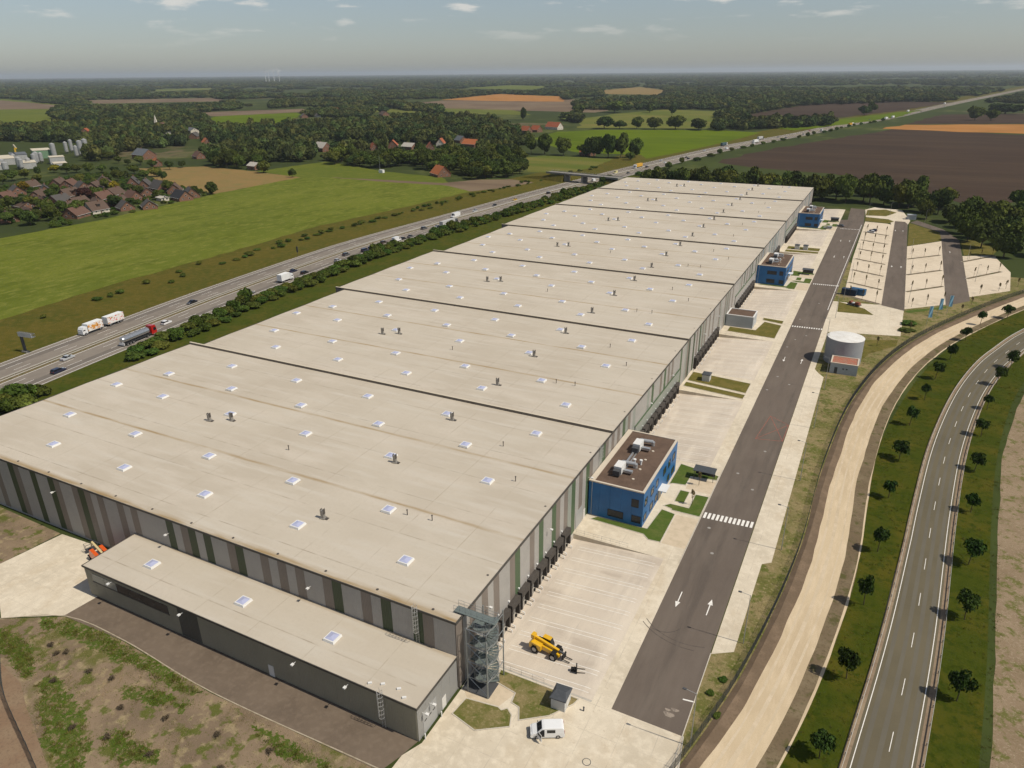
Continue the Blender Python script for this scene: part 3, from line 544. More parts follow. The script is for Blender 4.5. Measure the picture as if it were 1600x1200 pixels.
sheet('sandy_soil', [(-62.6,-30),(-57,-32.5),(-44,-37.5),(-30,-46),(-30,-90),(-110,-90),(-110,-33),(-75,-28)], -.012, mat('reddish_soil', (.22,.145,.092), .95, layers=((.2,(.25,.18,.115),.42,.62),(3,(.175,.12,.08),.5,.7)), bump=(4,.4,.06)))

m_lush = mat('lush_patch', (.066,.098,.014), .95, layers=((.5,(.10,.12,.028),.44,.62),(2.2,(.05,.078,.012),.5,.68),(.8,(.20,.155,.085),.54,.60),(1.8,(.23,.175,.11),.58,.63),(6,(.20,.165,.08),.58,.70)), bump=(5,.7,.1))
GREEN = [[(-80,-25.5),(-77.4,-24.0),(-73.9,-23.4),(-68.8,-24.5),(-64.8,-26.3),(-62.3,-28.5),(-62.9,-29.4),(-67.0,-28.1),(-71.8,-27.3)],[(-60.3,-26.9),(-54.7,-27.6),(-49.0,-29.0),(-42.3,-32.2),(-39.6,-35.2),(-40,-42),(-44.0,-37.2),(-50.5,-34.1),(-56.2,-31.7),(-59.7,-29.0)],
 [(-74.2,-19.9),(-69.7,-17.5),(-61.9,-16.9),(-52.4,-17.1),(-43.1,-17.8),(-34.9,-18.3),(-36.0,-19.8),(-44.5,-19.7),(-53.7,-19.7),(-62.5,-19.4),(-69.2,-20.2)],[(-47.2,-23.0),(-42.7,-21.4),(-34.8,-20.8),(-34.5,-22.3),(-40.5,-23.6),(-44.7,-24.4)],[(-42.6,-31.2),(-40.8,-28.4),(-34.5,-29.0),(-30.7,-30.0),(-34.8,-32.8)],[(-24,-20),(-14,-19.4),(-8,-20.2),(-16,-22)]]
for i, p in enumerate(GREEN): sheet('green_patch', ragged(ragged(p, .9, 1.6, i), .4, .3, i+9), -.013+.0005*i, m_lush)
# markings on the access road
def arrow(x, y, d, L=4.6):
    k = MB(); z = .012
    k.quad((-.09,-L/2,z),(.09,-L/2,z),(.09,L/2-1.6,z),(-.09,L/2-1.6,z)); k.add([(-.45,L/2-1.6,z),(.45,L/2-1.6,z),(0,L/2,z)], [(0,1,2)])
    k.build('arrow_marking', m_paint, access, (x, y, 0), 0 if d > 0 else math.pi)
for y in (35.6, 168.5, 330, 372): arrow(25.2 if y < 300 else 27.5, y, -1); arrow(30.6 if y < 300 else 32, y+.3, 1)
for y in (320, 415): arrow(54.2, y, -1, 3.6); arrow(58.2, y, 1, 3.6)
arrow(80.5, 365, 1, 3.6)
def zebra(y, x0, x1, n, bw, bl):
    me = MB().quad((-bw/2,-bl/2,.012),(bw/2,-bl/2,.012),(bw/2,bl/2,.012),(-bw/2,bl/2,.012)).mesh('crossing_stripe', m_paint)
    for i in range(n): O('crossing_stripe', me, access, (x0+(x1-x0)*(i+.5)/n, y+.06*i, 0))
zebra(64.9, 22.7, 33.2, 12, .52, 2.3); zebra(205.2, 22.8, 33.6, 13, .42, 1.5); zebra(270.6, 23.4, 34.2, 13, .42, 1.5); zebra(408, 24.5, 35, 13, .4, 1.2)
k = MB(); ribbon(k, np.array([(33.0,232),(33.6,290),(34.9,380),(35.4,425)],float), -.11, .11, .012); k.build('edge_line', m_paint, access)
def road_line(pts, w, mm, name, z=.013):
    k = MB(); ribbon(k, np.array(pts, float), -w/2, w/2, z); return k.build(name, mm, access)
for a, b in (((26.6,106),(33.1,107.6)),((26.6,106),(28.0,121.8)),((28.0,121.8),(33.1,107.6)),((26.6,106),(33.2,118)),((28,121.8),(33.2,118)),((33.1,107.6),(33.2,118))): road_line((a, b), .10, m_redpaint, 'red_survey_line', .012+.001*rng.random())
m_skid = mat('tyre_mark', (.085,.072,.062), .9, layers=((.8,(.12,.10,.085),.45,.6),))
for (c_, r_, a0, a1) in (((28.6,34.6), 9.6, 222, 292), ((28.9,35.0), 11.0, 225, 280), ((24.2,29.5), 3.4, 250, 340)):
    road_line([(c_[0]+r_*math.cos(R(a)), c_[1]+r_*math.sin(R(a))) for a in np.linspace(a0, a1, 16)], .13, m_skid, 'tyre_mark', .006)
m_dust = mat('pale_dust', (.30,.25,.20), .95, layers=((.9,(.12,.10,.085),.45,.62),))
for cx_, cy_, r_ in ((30.6,9.6,.8),(31.2,10.8,.55),(30.2,10.4,.4)):
    sheet('dust_patch', [(cx_+r_*math.cos(t)*(1+.3*math.sin(3*t)), cy_+r_*.7*math.sin(t)*(1+.25*math.cos(2*t))) for t in np.linspace(0, 2*math.pi, 18)[:-1]], .007, m_dust, parent=access)
m_iron = mat('cast_iron', (.30,.28,.25), .7)
lid = MB().cyl((0,0,.0),(0,0,.012),.35,None,14).mesh('manhole_cover', m_iron)
for x, y in ((27.5,52),(25.0,60.5),(30.4,80),(26,86),(24.2,140),(29.6,147),(25.5,152),(24.5,181),(26,190),(29,196),(30,100),(24.6,215),(29,240)): O('manhole_cover', lid, access, (x, y, .004))
k = MB().box(-.9,-.12,0,.9,.12,.014); k.build('drain_slot', mat('drain_dark', (.05,.045,.04), .8), access, (32.6,13.5,0), R(8)).data.materials[0] = m_paint
# yard lines: double lines between bays
for (a, b), yo in zip(YARDS, yard_obj):
    n = int((b-a-1.2)/3.85); pts = [2.6, 17.6, 18.6]
    for i in range(n+1):
        for d in (-.45, .45):
            y = a+1.6+i*3.85+d
            if y > b-.4: continue
            k = MB(); w = .065
            for x0, x1 in ((2.6, 17.6), (17.6, 18.4)):
                k.quad((x0, y-w, rampz(x0)+.014), (x1, y-w, rampz(x1)+.014), (x1, y+w, rampz(x1)+.014), (x0, y+w, rampz(x0)+.014))
            k.build('bay_line', m_paint2, yo)
# ------------------------------------------------------------------ the big hall
JY = [0, 68.56, 136.7, 205.38, 273.3, 344.7, 418.1, 481.6]
HH = 13.0; WW = [134.6, 130.6, 134.6, 130.6, 134.6, 134.6, 134.6]
m_roof = mat('roof_membrane', (.47,.405,.315), .88, layers=((.03,(.43,.365,.28),.42,.6),(.15,(.50,.43,.34),.48,.7,(.35,1,1)),(1.5,(.44,.375,.29),.52,.75),(.5,(.49,.43,.345),.5,.7,(.12,1,1))), bump=(3,.12,.02))
grid_lines(m_roof, 0, 11.75, .16, (.36,.30,.225), .8, 3.2); grid_lines(m_roof, 1, 11.4, .20, (.33,.28,.215), .9, 2.0); grid_lines(m_roof, 0, 2.94, .09, (.46,.39,.30), .5)
def stain(M, bands):
    """rusty dirt that water leaves in the roof's low lines: bands = [(y, half width)]"""
    nt = M.node_tree; N = nt.nodes; L = nt.links; p = N['Principled BSDF']
    g = N.new('ShaderNodeNewGeometry'); s = N.new('ShaderNodeSeparateXYZ'); L.new(g.outputs['Position'], s.inputs[0])
    mp = N.new('ShaderNodeMapping'); mp.inputs['Scale'].default_value = (.12, .9, 1); L.new(g.outputs['Position'], mp.inputs[0])
    n = N.new('ShaderNodeTexNoise'); n.inputs['Scale'].default_value = 1.0; n.inputs['Detail'].default_value = 6; L.new(mp.outputs[0], n.inputs['Vector'])
    tot = None
    def mt(op, a, b=0., c=None):
        q = N.new('ShaderNodeMath'); q.operation = op
        for i, v in enumerate((a, b, c)):
            if v is None: continue
            if hasattr(v, 'links'): L.new(v, q.inputs[i])
            else: q.inputs[i].default_value = v
        return q.outputs[0]
    for y, w in bands:
        f = mt('SUBTRACT', 1., mt('DIVIDE', mt('ABSOLUTE', mt('SUBTRACT', s.outputs[1], y)), w)); f = mt('MAXIMUM', f, 0.)
        tot = f if tot is None else mt('MAXIMUM', tot, f)
    r_ = N.new('ShaderNodeMapRange'); r_.inputs[1].default_value = .28; r_.inputs[2].default_value = .62; L.new(n.outputs[0], r_.inputs[0])
    k = mt('MULTIPLY', mt('MULTIPLY', tot, r_.outputs[0]), .95)
    mx = N.new('ShaderNodeMixRGB'); L.new(k, mx.inputs[0]); L.new(p.inputs['Base Color'].links[0].from_socket, mx.inputs[1]); mx.inputs[2].default_value = (.29, .195, .085, 1)
    L.new(mx.outputs[0], p.inputs['Base Color'])
bands = [(.2, 1.2)]
for i in range(7):
    L_ = JY[i+1]-JY[i]; bands += [(JY[i]+L_*.335, .6), (JY[i]+L_*.675, .6)]
stain(m_roof, bands)
def profiled(name, col, var=.08):
    """metal cladding with fine vertical ribs"""
    M = mat(name, col, .55, .4, 0, layers=((.25,(tuple(c*(1-var) for c in col)),.42,.62),(3,(tuple(c*(1+var) for c in col)),.5,.75)))
    N = M.node_tree.nodes; L = M.node_tree.links; p = N['Principled BSDF']
    g = N.new('ShaderNodeNewGeometry'); s = N.new('ShaderNodeSeparateXYZ'); L.new(g.outputs['Position'], s.inputs[0])
    a = N.new('ShaderNodeMath'); a.operation = 'ADD'; L.new(s.outputs[0], a.inputs[0]); L.new(s.outputs[1], a.inputs[1])
    b = N.new('ShaderNodeMath'); b.operation = 'MULTIPLY'; b.inputs[1].default_value = 2*math.pi/.33; L.new(a.outputs[0], b.inputs[0])
    c = N.new('ShaderNodeMath'); c.operation = 'SINE'; L.new(b.outputs[0], c.inputs[0])
    u = N.new('ShaderNodeBump'); u.inputs['Strength'].default_value = .5; u.inputs['Distance'].default_value = .03; L.new(c.outputs[0], u.inputs['Height']); L.new(u.outputs[0], p.inputs['Normal'])
    return M
P_G = profiled('cladding_light_grey', (.36,.34,.312)); P_B = profiled('cladding_brown_grey', (.205,.172,.145)); P_D = profiled('cladding_dark_green', (.046,.066,.032))
P_M = profiled('cladding_mid_green', (.075,.115,.058)); P_S = profiled('cladding_sage', (.275,.29,.25)); P_T = profiled('cladding_teal', (.12,.19,.22))
m_flash = mat('dark_flashing', (.075,.068,.058), .6, .4, layers=((1,(.055,.05,.044),.45,.65),)); m_trim = mat('roof_edge_trim', (.55,.48,.37), .7)
m_core = mat('wall_core', (.10,.095,.09), .8); m_white = mat('white_enamel', (.70,.69,.66), .5, .4)
m_glaze = mat('skylight_glazing', (.42,.44,.60), .25, .6); m_black = mat('black_rubber', (.018,.017,.016), .75); m_dkgrey = mat('dark_grey_metal', (.07,.072,.075), .55, .4)
m_fire = mat('fire_wall_cladding', (.17,.145,.118), .7, .3, layers=((.6,(.12,.10,.08),.45,.65),))
hall = T('distribution_hall', 'vast flat-roofed distribution hall with grey, brown and green striped cladding', 'warehouse')
for i in range(7):
    y0, y1 = JY[i]+(.28 if i else -.12), JY[i+1]+(-.22 if i < 6 else .12); x0 = -WW[i]; L_ = y1-y0
    ys = [0, 1/6*L_, .335*L_, .505*L_, .675*L_, 5/6*L_, L_]; zs = [0, .14, 0, .14, 0, .14, 0]
    k = MB()
    for j in range(6): k.quad((x0, y0+ys[j], HH+zs[j]), (.12, y0+ys[j], HH+zs[j]), (.12, y0+ys[j+1], HH+zs[j+1]), (x0, y0+ys[j+1], HH+zs[j+1]))
    rf = k.build('roof', m_roof, hall)
    e = MB().box(.12,y0,HH-.34,.24,y1,HH+.16).box(x0-.12,y0,HH-.34,x0,y1,HH+.16)
    if i == 0: e.box(x0-.12,-.24,HH-.34,.24,-.12,HH+.06)
    if i == 6: e.box(x0-.12,y1,HH-.34,.24,y1+.12,HH+.1)
    e.build('roof_edge', m_flash, rf)
    if i:
        xl = -max(WW[i-1], WW[i])
        MB().box(xl-.1,JY[i]-.22,HH-.02,.26,JY[i]+.28,HH+.62).build('fire_wall', m_fire, rf)
        MB().box(xl-.14,JY[i]-.26,HH+.62,.30,JY[i]+.32,HH+.67).build('coping', m_trim, rf)
    MB().box(x0+.05,max(y0,.1),-1.5,-.16,y1-.0,HH-.06).build('wall_core', m_core, hall)
    MB().box(x0-.08,y0,-.3,x0+.04,y1,HH-.3).build('back_wall', P_B, hall)
    if i and WW[i] != WW[i-1]: MB().box(-134.7,JY[i]-.2,-.3,-130.5,JY[i]+.2,HH-.02).build('return_wall', P_B, hall)
# front wall stripes, 1.955 m modules
seq = 'GG D BB G D GG BD GG D GG B GG D B GG D GG D B GG B D B G B GG B G B GG'.replace(' ', '')
seq2 = 'GGDGBDGDGGBDGGBGBGBGGBDGGBGDGGDBGG'
pat = (seq[-(69-len(seq2)):] if len(seq) >= 69-len(seq2) else 'G'*(69-len(seq2)-len(seq))+seq)+seq2
wmod = 134.6/len(pat); CM = {'G': P_G, 'B': P_B, 'D': P_D, 'M': P_M, 'S': P_S, 'T': P_T}
def runs(p):
    i = 0
    while i < len(p):
        j = i
        while j < len(p) and p[j] == p[i]: j += 1
        yield i, j, p[i]; i = j
for i, j, ch in runs(pat):
    x0, x1 = -134.6+i*wmod+.012, -134.6+j*wmod-.012
    MB().box(x0, -.10, -.05, x1, .06, HH-.34).build('wall_panel', CM[ch], hall)
MB().box(-134.6,-.18,-.05,0,-.10,.22).build('plinth', mat('plinth_concrete', (.36,.34,.31), .9), hall)
# yard side stripes
r2 = random.Random(21)
def side_pattern(i):
    n = round((JY[i+1]-JY[i])/1.955); s = ''
    pal = {0: 'GBGBGMGB', 1: 'GBGMGSGB', 2: 'GSBGSBGD', 3: 'GSBGGDGB', 4: 'GBGSGBGT', 5: 'GTGBGGSB', 6: 'GTBGGBGB'}[i]
    while len(s) < n:
        c = r2.choice(pal)
        if s and s[-1] == c and c != 'G': continue
        s += c*(2 if (c == 'G' and r2.random() < .45) else 1)
    return s[:n]
first = 'BGBGBGBGGBMGGBGMGGMBGBSMGBGMBGGSMB'
for i in range(7):
    p = side_pattern(i)
    if i == 0: p = first[:len(p)]+p[len(first):]
    w = (JY[i+1]-JY[i])/len(p)
    for a, b, ch in runs(p):
        y0, y1 = JY[i]+a*w+.012, JY[i]+b*w-.012
        if i == 0 and a == 0: y0 = -.1
        MB().box(-.08, y0, -.1, .08, y1, HH-.34).build('wall_panel', CM[ch], hall)
# plain lower band in front of yards two, four and six
for yi in (1, 3, 5):
    a, b = YARDS[yi]
    MB().box(.08, a, 3.2, .34, b, 6.6).build('lower_wall_band', P_S if yi != 3 else P_G, hall); MB().box(.07, a-.05, 6.6, .42, b+.05, 6.75).build('band_flashing', P_M, hall)
# docks
m_door = mat('dock_door', (.20,.19,.175), .6); m_shel = mat('dock_shelter_fabric', (.062,.054,.047), .8, layers=((2,(.085,.074,.063),.45,.7),)); m_bump = mat('buffer_rubber', (.02,.02,.02), .8)
m_dplinth = mat('dock_plinth', (.50,.46,.40), .9, layers=((1,(.40,.37,.32),.45,.7),))
me_sh = MB().box(0,-1.62,2.95,.95,1.62,3.65).box(0,-1.62,-.05,.9,-1.15,2.95).box(0,1.15,-.05,.9,1.62,2.95).box(.9,-1.58,2.5,.96,1.58,2.95).mesh('dock_shelter', m_shel)
me_do = MB().box(.0,-1.14,0,.1,1.14,2.94).mesh('dock_door', m_door)
me_bu = MB().box(0,-.14,-.52,.3,.14,.02).mesh('bumper', m_bump)
me_li = MB().box(0,-.16,0,.22,.16,.26).mesh('dock_lamp', m_white)
me_gd = MB().cyl((0,0,0),(0,0,.5),.1,None,8).cyl((0,0,.5),(-.5,0,.6),.09,None,8).mesh('wheel_guide', m_white)
DOCKS = []
for yi, (a, b) in enumerate(YARDS):
    n = int((b-a-1.2)/3.85)
    MB().box(.0,a+.02,ZD-.2,.34,b-.02,-.06).build('dock_plinth', m_dplinth, hall)
    for i in range(n):
        y = a+1.6+(i+.5)*3.85; x = .345 if yi in (1, 3, 5) else .085
        d = O('dock_shelter', me_sh, hall, (x, y, 0)); O('dock_door', me_do, d)
        for s in (-.75, .75): O('bumper', me_bu, d, (.36-x+.0, s, 0))
        O('dock_lamp', me_li, d, (.0, -1.3, 4.1))
        if yi < 4:
            for s in (-1.35, 1.35): O('wheel_guide', me_gd, d, (1.25, s, ZD))
# personnel and roller doors beside the yards
m_pdoor = mat('pale_door', (.62,.60,.56), .5); m_shut = mat('roller_shutter', (.33,.33,.32), .5, .4)
grid = [(49.4, 'r'), (52.4, 'p'), (84.6, 'p'), (187, 'p'), (257, 'r'), (349, 'p'), (399.5, 'r')]
for y, t_ in grid:
    if t_ == 'r': MB().box(.085,y-1.8,0,.14,y+1.8,4.0).build('roller_door', m_shut, hall)
    else: MB().box(.085,y-.55,0,.14,y+.55,2.2).build('door', m_pdoor, hall)
lamp_me = MB().cyl((.1,0,0),(.8,0,.12),.04,None,6).box(.7,-.2,0,1.2,.2,.2).mesh('wall_lamp', m_white)
for y in (9, 33, 54, 97, 118, 157, 178, 224, 245, 300, 322, 365, 390): O('wall_lamp', lamp_me, hall, (.06 if not any(YARDS[q][0] <= y <= YARDS[q][1] for q in (1, 3, 5)) else .06, y, 9.2 if y < 60 else 8.6))
for x in (-95.5,-118,-62,-28): O('wall_lamp', lamp_me, hall, (x, -.06, 9.8), -math.pi/2)
# skylights on their regular grid
me_sf = MB().tbox(-1.1,-1.1,0,1.1,1.1,.40,.1,.1).mesh('skylight', m_white)
k = MB(); k.add([(-.82,-.82,.405),(.82,-.82,.405),(.82,.82,.405),(-.82,.82,.405),(0,-.3,.56),(0,.3,.56)], [(0,1,4),(1,2,5,4),(2,3,5),(3,0,4,5)]); me_sp = k.mesh('skylight_pane', m_glaze)
CA = [-14.95-23.43*i for i in range(5)]; CB = [-26.6-23.35*i for i in range(5)]
for i in range(7):
    L_ = (JY[i+1]-JY[i])/68.6
    for yy, cols in ((8.8,CA),(20.2,CB),(37.4,CA+[-126.3]),(48.7,CB),(60.3,CA)):
        for x in cols:
            if x < -WW[i]+4: continue
            s_ = O('skylight', me_sf, hall, (x, JY[i]+yy*L_, HH+.10)); O('skylight_pane', me_sp, s_)
# smoke exhaust stacks and small pipes
m_vent = mat('vent_metal', (.30,.28,.25), .5, .4, .3); m_vdark = mat('vent_dark', (.075,.066,.058), .6)
me_vb = MB().box(-.6,-.6,0,.6,.6,.3).box(-.36,-.36,.3,.36,.36,2.1).mesh('exhaust_vent', m_vent)
me_vf = MB().box(-.42,-.34,.9,-.36,.34,2.35).box(.36,-.34,1.2,.42,.34,2.5).box(.5,-.42,.1,1.25,.42,.2).mesh('vent_flap', m_vdark)
for i in range(7):
    L_ = (JY[i+1]-JY[i])/68.6
    for x, y in ((-87.0,32.8),(-82.4,35.2),(-35.7,58.2),(-36.0,35.6),(-35.8,12.7)):
        v_ = O('exhaust_vent', me_vb, hall, (x, JY[i]+y*L_, HH+.08), .1*math.sin(i*5+x), scale=(.85, .85, .85)); O('vent_flap', me_vf, v_)
me_pp = MB().cyl((0,0,0),(0,0,1.0),.09,None,8).cyl((0,0,1.0),(0,0,1.12),.16,None,8).mesh('vent_pipe', m_vdark)
for i in range(7):
    for x, y in ((-19,52),(-17.5,21),(-22.6,20.5),(-10,40),(-60,30)) if i < 4 else ((-19,52),(-17.5,21)): O('vent_pipe', me_pp, hall, (x, JY[i]+y, HH+.08))
me_dr = MB().cyl((0,0,0),(0,0,.06),.22,None,10).mesh('roof_outlet', m_vdark)
for i in range(7):
    for y in (.17, .5, .84): O('roof_outlet', me_dr, hall, (-.9, JY[i]+(JY[i+1]-JY[i])*y, HH+.10))
for j in range(13): O('roof_outlet', me_dr, hall, (-4.5-j*10.4, .9, HH+.04))
def ladder(parent, x, y, z0, z1, rz, mm=None):
    k = MB(); mm = mm or m_steel
    for s in (-.28, .28): k.bar((s, -.18, z0), (s, -.18, z1+1.1), .05)
    z = z0+.3
    while z < z1+.9: k.bar((-.28, -.18, z), (.28, -.18, z), .035); z += .33
    z = z0+2.4
    while z < z1+1.0:
        pts = [(.42*math.cos(t), -.5-.42*math.sin(t), z) for t in np.linspace(-.5, math.pi+.5, 9)]
        for p, q_ in zip(pts[:-1], pts[1:]): k.bar(p, q_, .05)
        z += .8
    for t in np.linspace(.2, math.pi-.2, 5): k.bar((.42*math.cos(t), -.5-.42*math.sin(t), z0+2.4), (.42*math.cos(t), -.5-.42*math.sin(t), z1+.9), .04)
    return k.build('cage_ladder', mm, parent, (x, y, 0), rz)
m_alu = mat('bright_aluminium', (.62,.62,.60), .35, .5, .5)
ladder(hall, -6.9, -.12, 6.6, 13.0, 0, m_alu); ladder(hall, .1, 60.6, 8.6, 13.0, math.pi/2, m_alu)

# ------------------------------------------------------------------ low annex in front
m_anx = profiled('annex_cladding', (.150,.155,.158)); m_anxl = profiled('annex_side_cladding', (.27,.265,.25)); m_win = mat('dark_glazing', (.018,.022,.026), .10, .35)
m_winp = mat('pale_glazing', (.20,.22,.20), .2, .5)
HA = 6.5
annex = T('annex_building', 'long low grey annex with three skylights along the hall front', 'annex', (0, 0, 0))
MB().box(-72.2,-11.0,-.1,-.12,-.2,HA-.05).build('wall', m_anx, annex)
MB().quad((-72.35,-11.15,HA),(.05,-11.15,HA),(.05,-.12,HA),(-72.35,-.12,HA)).build('roof', m_roof, annex)
MB().box(-72.45,-11.27,HA-.3,.15,-11.15,HA+.08).box(-72.47,-11.27,HA-.3,-72.35,-.12,HA+.08).box(.05,-11.15,HA-.3,.15,-.2,HA+.08).build('roof_edge', m_flash, annex)
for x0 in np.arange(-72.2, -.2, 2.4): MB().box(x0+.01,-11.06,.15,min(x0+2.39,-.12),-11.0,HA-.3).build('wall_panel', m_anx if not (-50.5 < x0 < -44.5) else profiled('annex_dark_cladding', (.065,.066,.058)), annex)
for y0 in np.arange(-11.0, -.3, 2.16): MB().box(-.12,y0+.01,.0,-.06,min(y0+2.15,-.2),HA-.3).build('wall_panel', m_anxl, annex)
for i in range(6):
    w_ = MB().box(-70.3+i*3.3,-11.10,3.7,-67.1+i*3.3,-11.055,5.4).build('window', m_winp if i < 2 else m_win, annex)
MB().box(-70.5,-11.14,3.45,-50.4,-11.04,3.68).build('window_sill', m_flash, annex)
MB().box(-.07,-9.7,0,-.02,-6.2,4.1).build('sectional_door', m_shut, annex)
for z in (1.4, 2.3): MB().box(-.02,-9.4,z,.0,-8.8,z+.22).box(-.02,-8.2,z,.0,-7.6,z+.22).box(-.02,-7.2,z,.0,-6.6,z+.22).build('door_window', m_win, annex) if z > 2 else None
MB().box(-.07,-4.7,0,-.02,-3.6,2.2).build('door', m_pdoor, annex)
MB().box(-28.4,-11.12,0,-27.3,-11.05,2.15).build('door', m_pdoor, annex)
for x in (-64.5,-46.6,-22,-12): O('wall_lamp', lamp_me, annex, (x, -11.02, 5.6), -math.pi/2)
for y in (-9.9,-8): O('wall_lamp', lamp_me, annex, (-.08, y, 4.6))
ladder(annex, -6.0, -11.02, 0, HA, 0, m_alu)
for x, y in ((-61.0,-5.4),(-38.5,-5.5),(-19.5,-5.5)): s_ = O('skylight', me_sf, annex, (x, y, HA+.01)); O('skylight_pane', me_sp, s_)
for x, y in ((-8.6,-10.3),(-2.6,-10.3),(-6.8,-9.6),(-4.2,-9.3)): MB().box(-.3,-.15,0,.3,.15,.22).build('roof_anchor', m_white, annex, (x, y, HA+.01), .6)
k = MB()
for s in (0, .5): k.bar((-12,-10.9-.0+s*0, .9), (-4,-10.9, .9), .03)
bol = MB().cyl((0,0,0),(0,0,1.0),.1,None,10).mesh('bollard', m_white)
for i, (x, y) in enumerate(((.5,-10.2),(.5,-5.8))): O('bollard', bol, None, (x, y, 0), label=('white bollard at the near side of the annex gate','white bollard at the far side of the annex gate')[i], cat='bollard', group='annex gate bollards')
# ------------------------------------------------------------------ blue office blocks
m_blue = mat('blue_panel', (.020,.095,.235), .45, .4, layers=((.3,(.017,.08,.20),.42,.62),)); m_gravel = mat('brown_roof_gravel', (.135,.092,.068), .95, layers=((.4,(.105,.072,.054),.42,.62),(6,(.17,.12,.09),.5,.75)), bump=(12,.4,.02))
m_parap = mat('pale_parapet', (.55,.48,.385), .8); m_frame = mat('dark_window_frame', (.02,.022,.025), .5); m_duct = mat('duct_steel', (.48,.49,.49), .4, .5, .6)
HO = 8.4
def office(name, label, y0, L_=26.2, x1=12.3):
    o = T(name, label, 'office', (0.3, y0, 0)); W_ = x1-.3
    MB().box(0,0,-.05,W_,L_,HO-.15).build('wall', m_blue, o)
    for i in range(5):     # facade boards with narrow joints
        w = W_/5; MB().box(i*w+.012,-.06,.12,(i+1)*w-.012,0,HO-.2).build('facade_panel', m_blue, o)
    for i in range(9):
        w = L_/9; MB().box(W_,i*w+.012,.12,W_+.06,(i+1)*w-.012,HO-.2).build('facade_panel', m_blue, o)
    MB().box(-.1,-.1,-.05,W_+.1,.0,.10).box(W_,-.1,-.05,W_+.1,L_,.10).build('plinth', m_parap, o)
    MB().box(-.05,-.08,HO-.15,W_+.08,.42,HO+.12).box(-.05,L_-.42,HO-.15,W_+.08,L_+.05,HO+.12).box(-.05,.42,HO-.15,1.1,L_-.42,HO+.12).box(W_-.42,.42,HO-.15,W_+.08,L_-.42,HO+.12).build('parapet', m_parap, o)
    rf = MB().quad((1.1,.42,HO-.05),(W_-.42,.42,HO-.05),(W_-.42,L_-.42,HO-.05),(1.1,L_-.42,HO-.05)).build('roof', m_gravel, o)
    def win(x0, z0, x1_, z1, side):
        f = MB(); p = MB()
        if side == 'f':
            f.box(x0,-.13,z0,x1_,-.06,z0+.09).box(x0,-.13,z1-.09,x1_,-.06,z1).box(x0,-.13,z0+.09,x0+.09,-.06,z1-.09).box(x1_-.09,-.13,z0+.09,x1_,-.06,z1-.09)
            n = max(1, round((x1_-x0)/1.5))
            for i in range(1, n): xx = x0+(x1_-x0)*i/n; f.box(xx-.04,-.13,z0+.09,xx+.04,-.06,z1-.09)
            p.quad((x0+.09,-.085,z0+.09),(x1_-.09,-.085,z0+.09),(x1_-.09,-.085,z1-.09),(x0+.09,-.085,z1-.09))
        else:
            f.box(W_+.06,x0,z0,W_+.13,x1_,z0+.09).box(W_+.06,x0,z1-.09,W_+.13,x1_,z1).box(W_+.06,x0,z0+.09,W_+.13,x0+.09,z1-.09).box(W_+.06,x1_-.09,z0+.09,W_+.13,x1_,z1-.09)
            n = max(1, round((x1_-x0)/1.5))
            for i in range(1, n): xx = x0+(x1_-x0)*i/n; f.box(W_+.06,xx-.04,z0+.09,W_+.13,xx+.04,z1-.09)
            p.quad((W_+.085,x0+.09,z0+.09),(W_+.085,x1_-.09,z0+.09),(W_+.085,x1_-.09,z1-.09),(W_+.085,x0+.09,z1-.09))
        w_ = f.build('window', m_frame, o); p.build('pane', m_win, w_)
    win(4.4,.9,7.9,2.6,'f'); win(9.7,.9,11.7,2.6,'f'); win(9.5,4.6,11.1,6.5,'f')
    if y0 > 100: win(4.4,4.7,8.4,6.3,'f')
    for a, b in ((.8,2.6),(5.2,7.4),(9.0,10.6),(14.6,16.8),(18.6,20.4),(22.2,24.4)):
        win(a,4.6,b,6.4,'s')
        if not 12 < a < 16: win(a,.9,b,2.6,'s')
    MB().box(W_+.06,11.6,0,W_+.12,14.0,2.6).build('entrance_door', m_win, o)
    MB().box(W_+.06,11.0,2.85,W_+1.9,14.4,3.05).build('entrance_canopy', m_white, o)
    MB().cyl((.75,-.14,0),(.75,-.14,HO-.15),.06,None,8).build('downpipe', m_steel, o)
    for (cx_, cy_) in ((4.6,6.2),(5.0,17.8)):
        u = MB().box(-.85,-1.5,.35,.85,1.5,2.0).box(-.7,-1.3,.0,-.5,1.3,.35).box(.5,-1.3,0,.7,1.3,.35).build('air_handling_unit', m_white, o, (cx_, cy_, HO-.05))
        MB().box(-.75,-2.6,.3,.75,-1.55,1.5).build('dark_intake', m_dkgrey, u)
        MB().cyl((0,1.5,1.1),(0,2.6,1.1),.55,None,12).cyl((0,2.6,1.1),(2.6,3.1,1.0),.45,None,12).cyl((2.6,3.1,1.0),(2.6,3.1,.05),.45,None,12).build('duct', m_duct, u); MB().box(.86,-.6,.5,2.9,.2,1.0).build('side_duct', m_duct, u)
    MB().box(4.5,8.2,HO,4.9,15.6,HO+.35).box(5.3,8.2,HO,5.5,15.6,HO+.25).build('cable_tray', m_duct, o)
    for cx_, cy_ in ((6.9,9.2),(6.4,11.0),(7.8,11.2)): MB().cyl((0,0,0),(0,0,1.0),.22,None,10).cyl((0,0,1.0),(0,0,1.2),.36,None,10).build('roof_cowl', m_white, o, (cx_, cy_, HO-.05))
    for q in range(4): MB().cyl((0,0,0),(0,0,.12),.3,None,10).build('roof_drain', m_parap, o, (8.2+.5*math.sin(q*3), 4.5+q*4.6, HO-.05))
    return o
office('office_block', 'blue two-storey office block nearest the stair tower', 54.3)
office('office_block', 'blue two-storey office block midway along the hall', 260.8)
office('office_block', 'blue two-storey office block near the far end of the hall', 403.3)
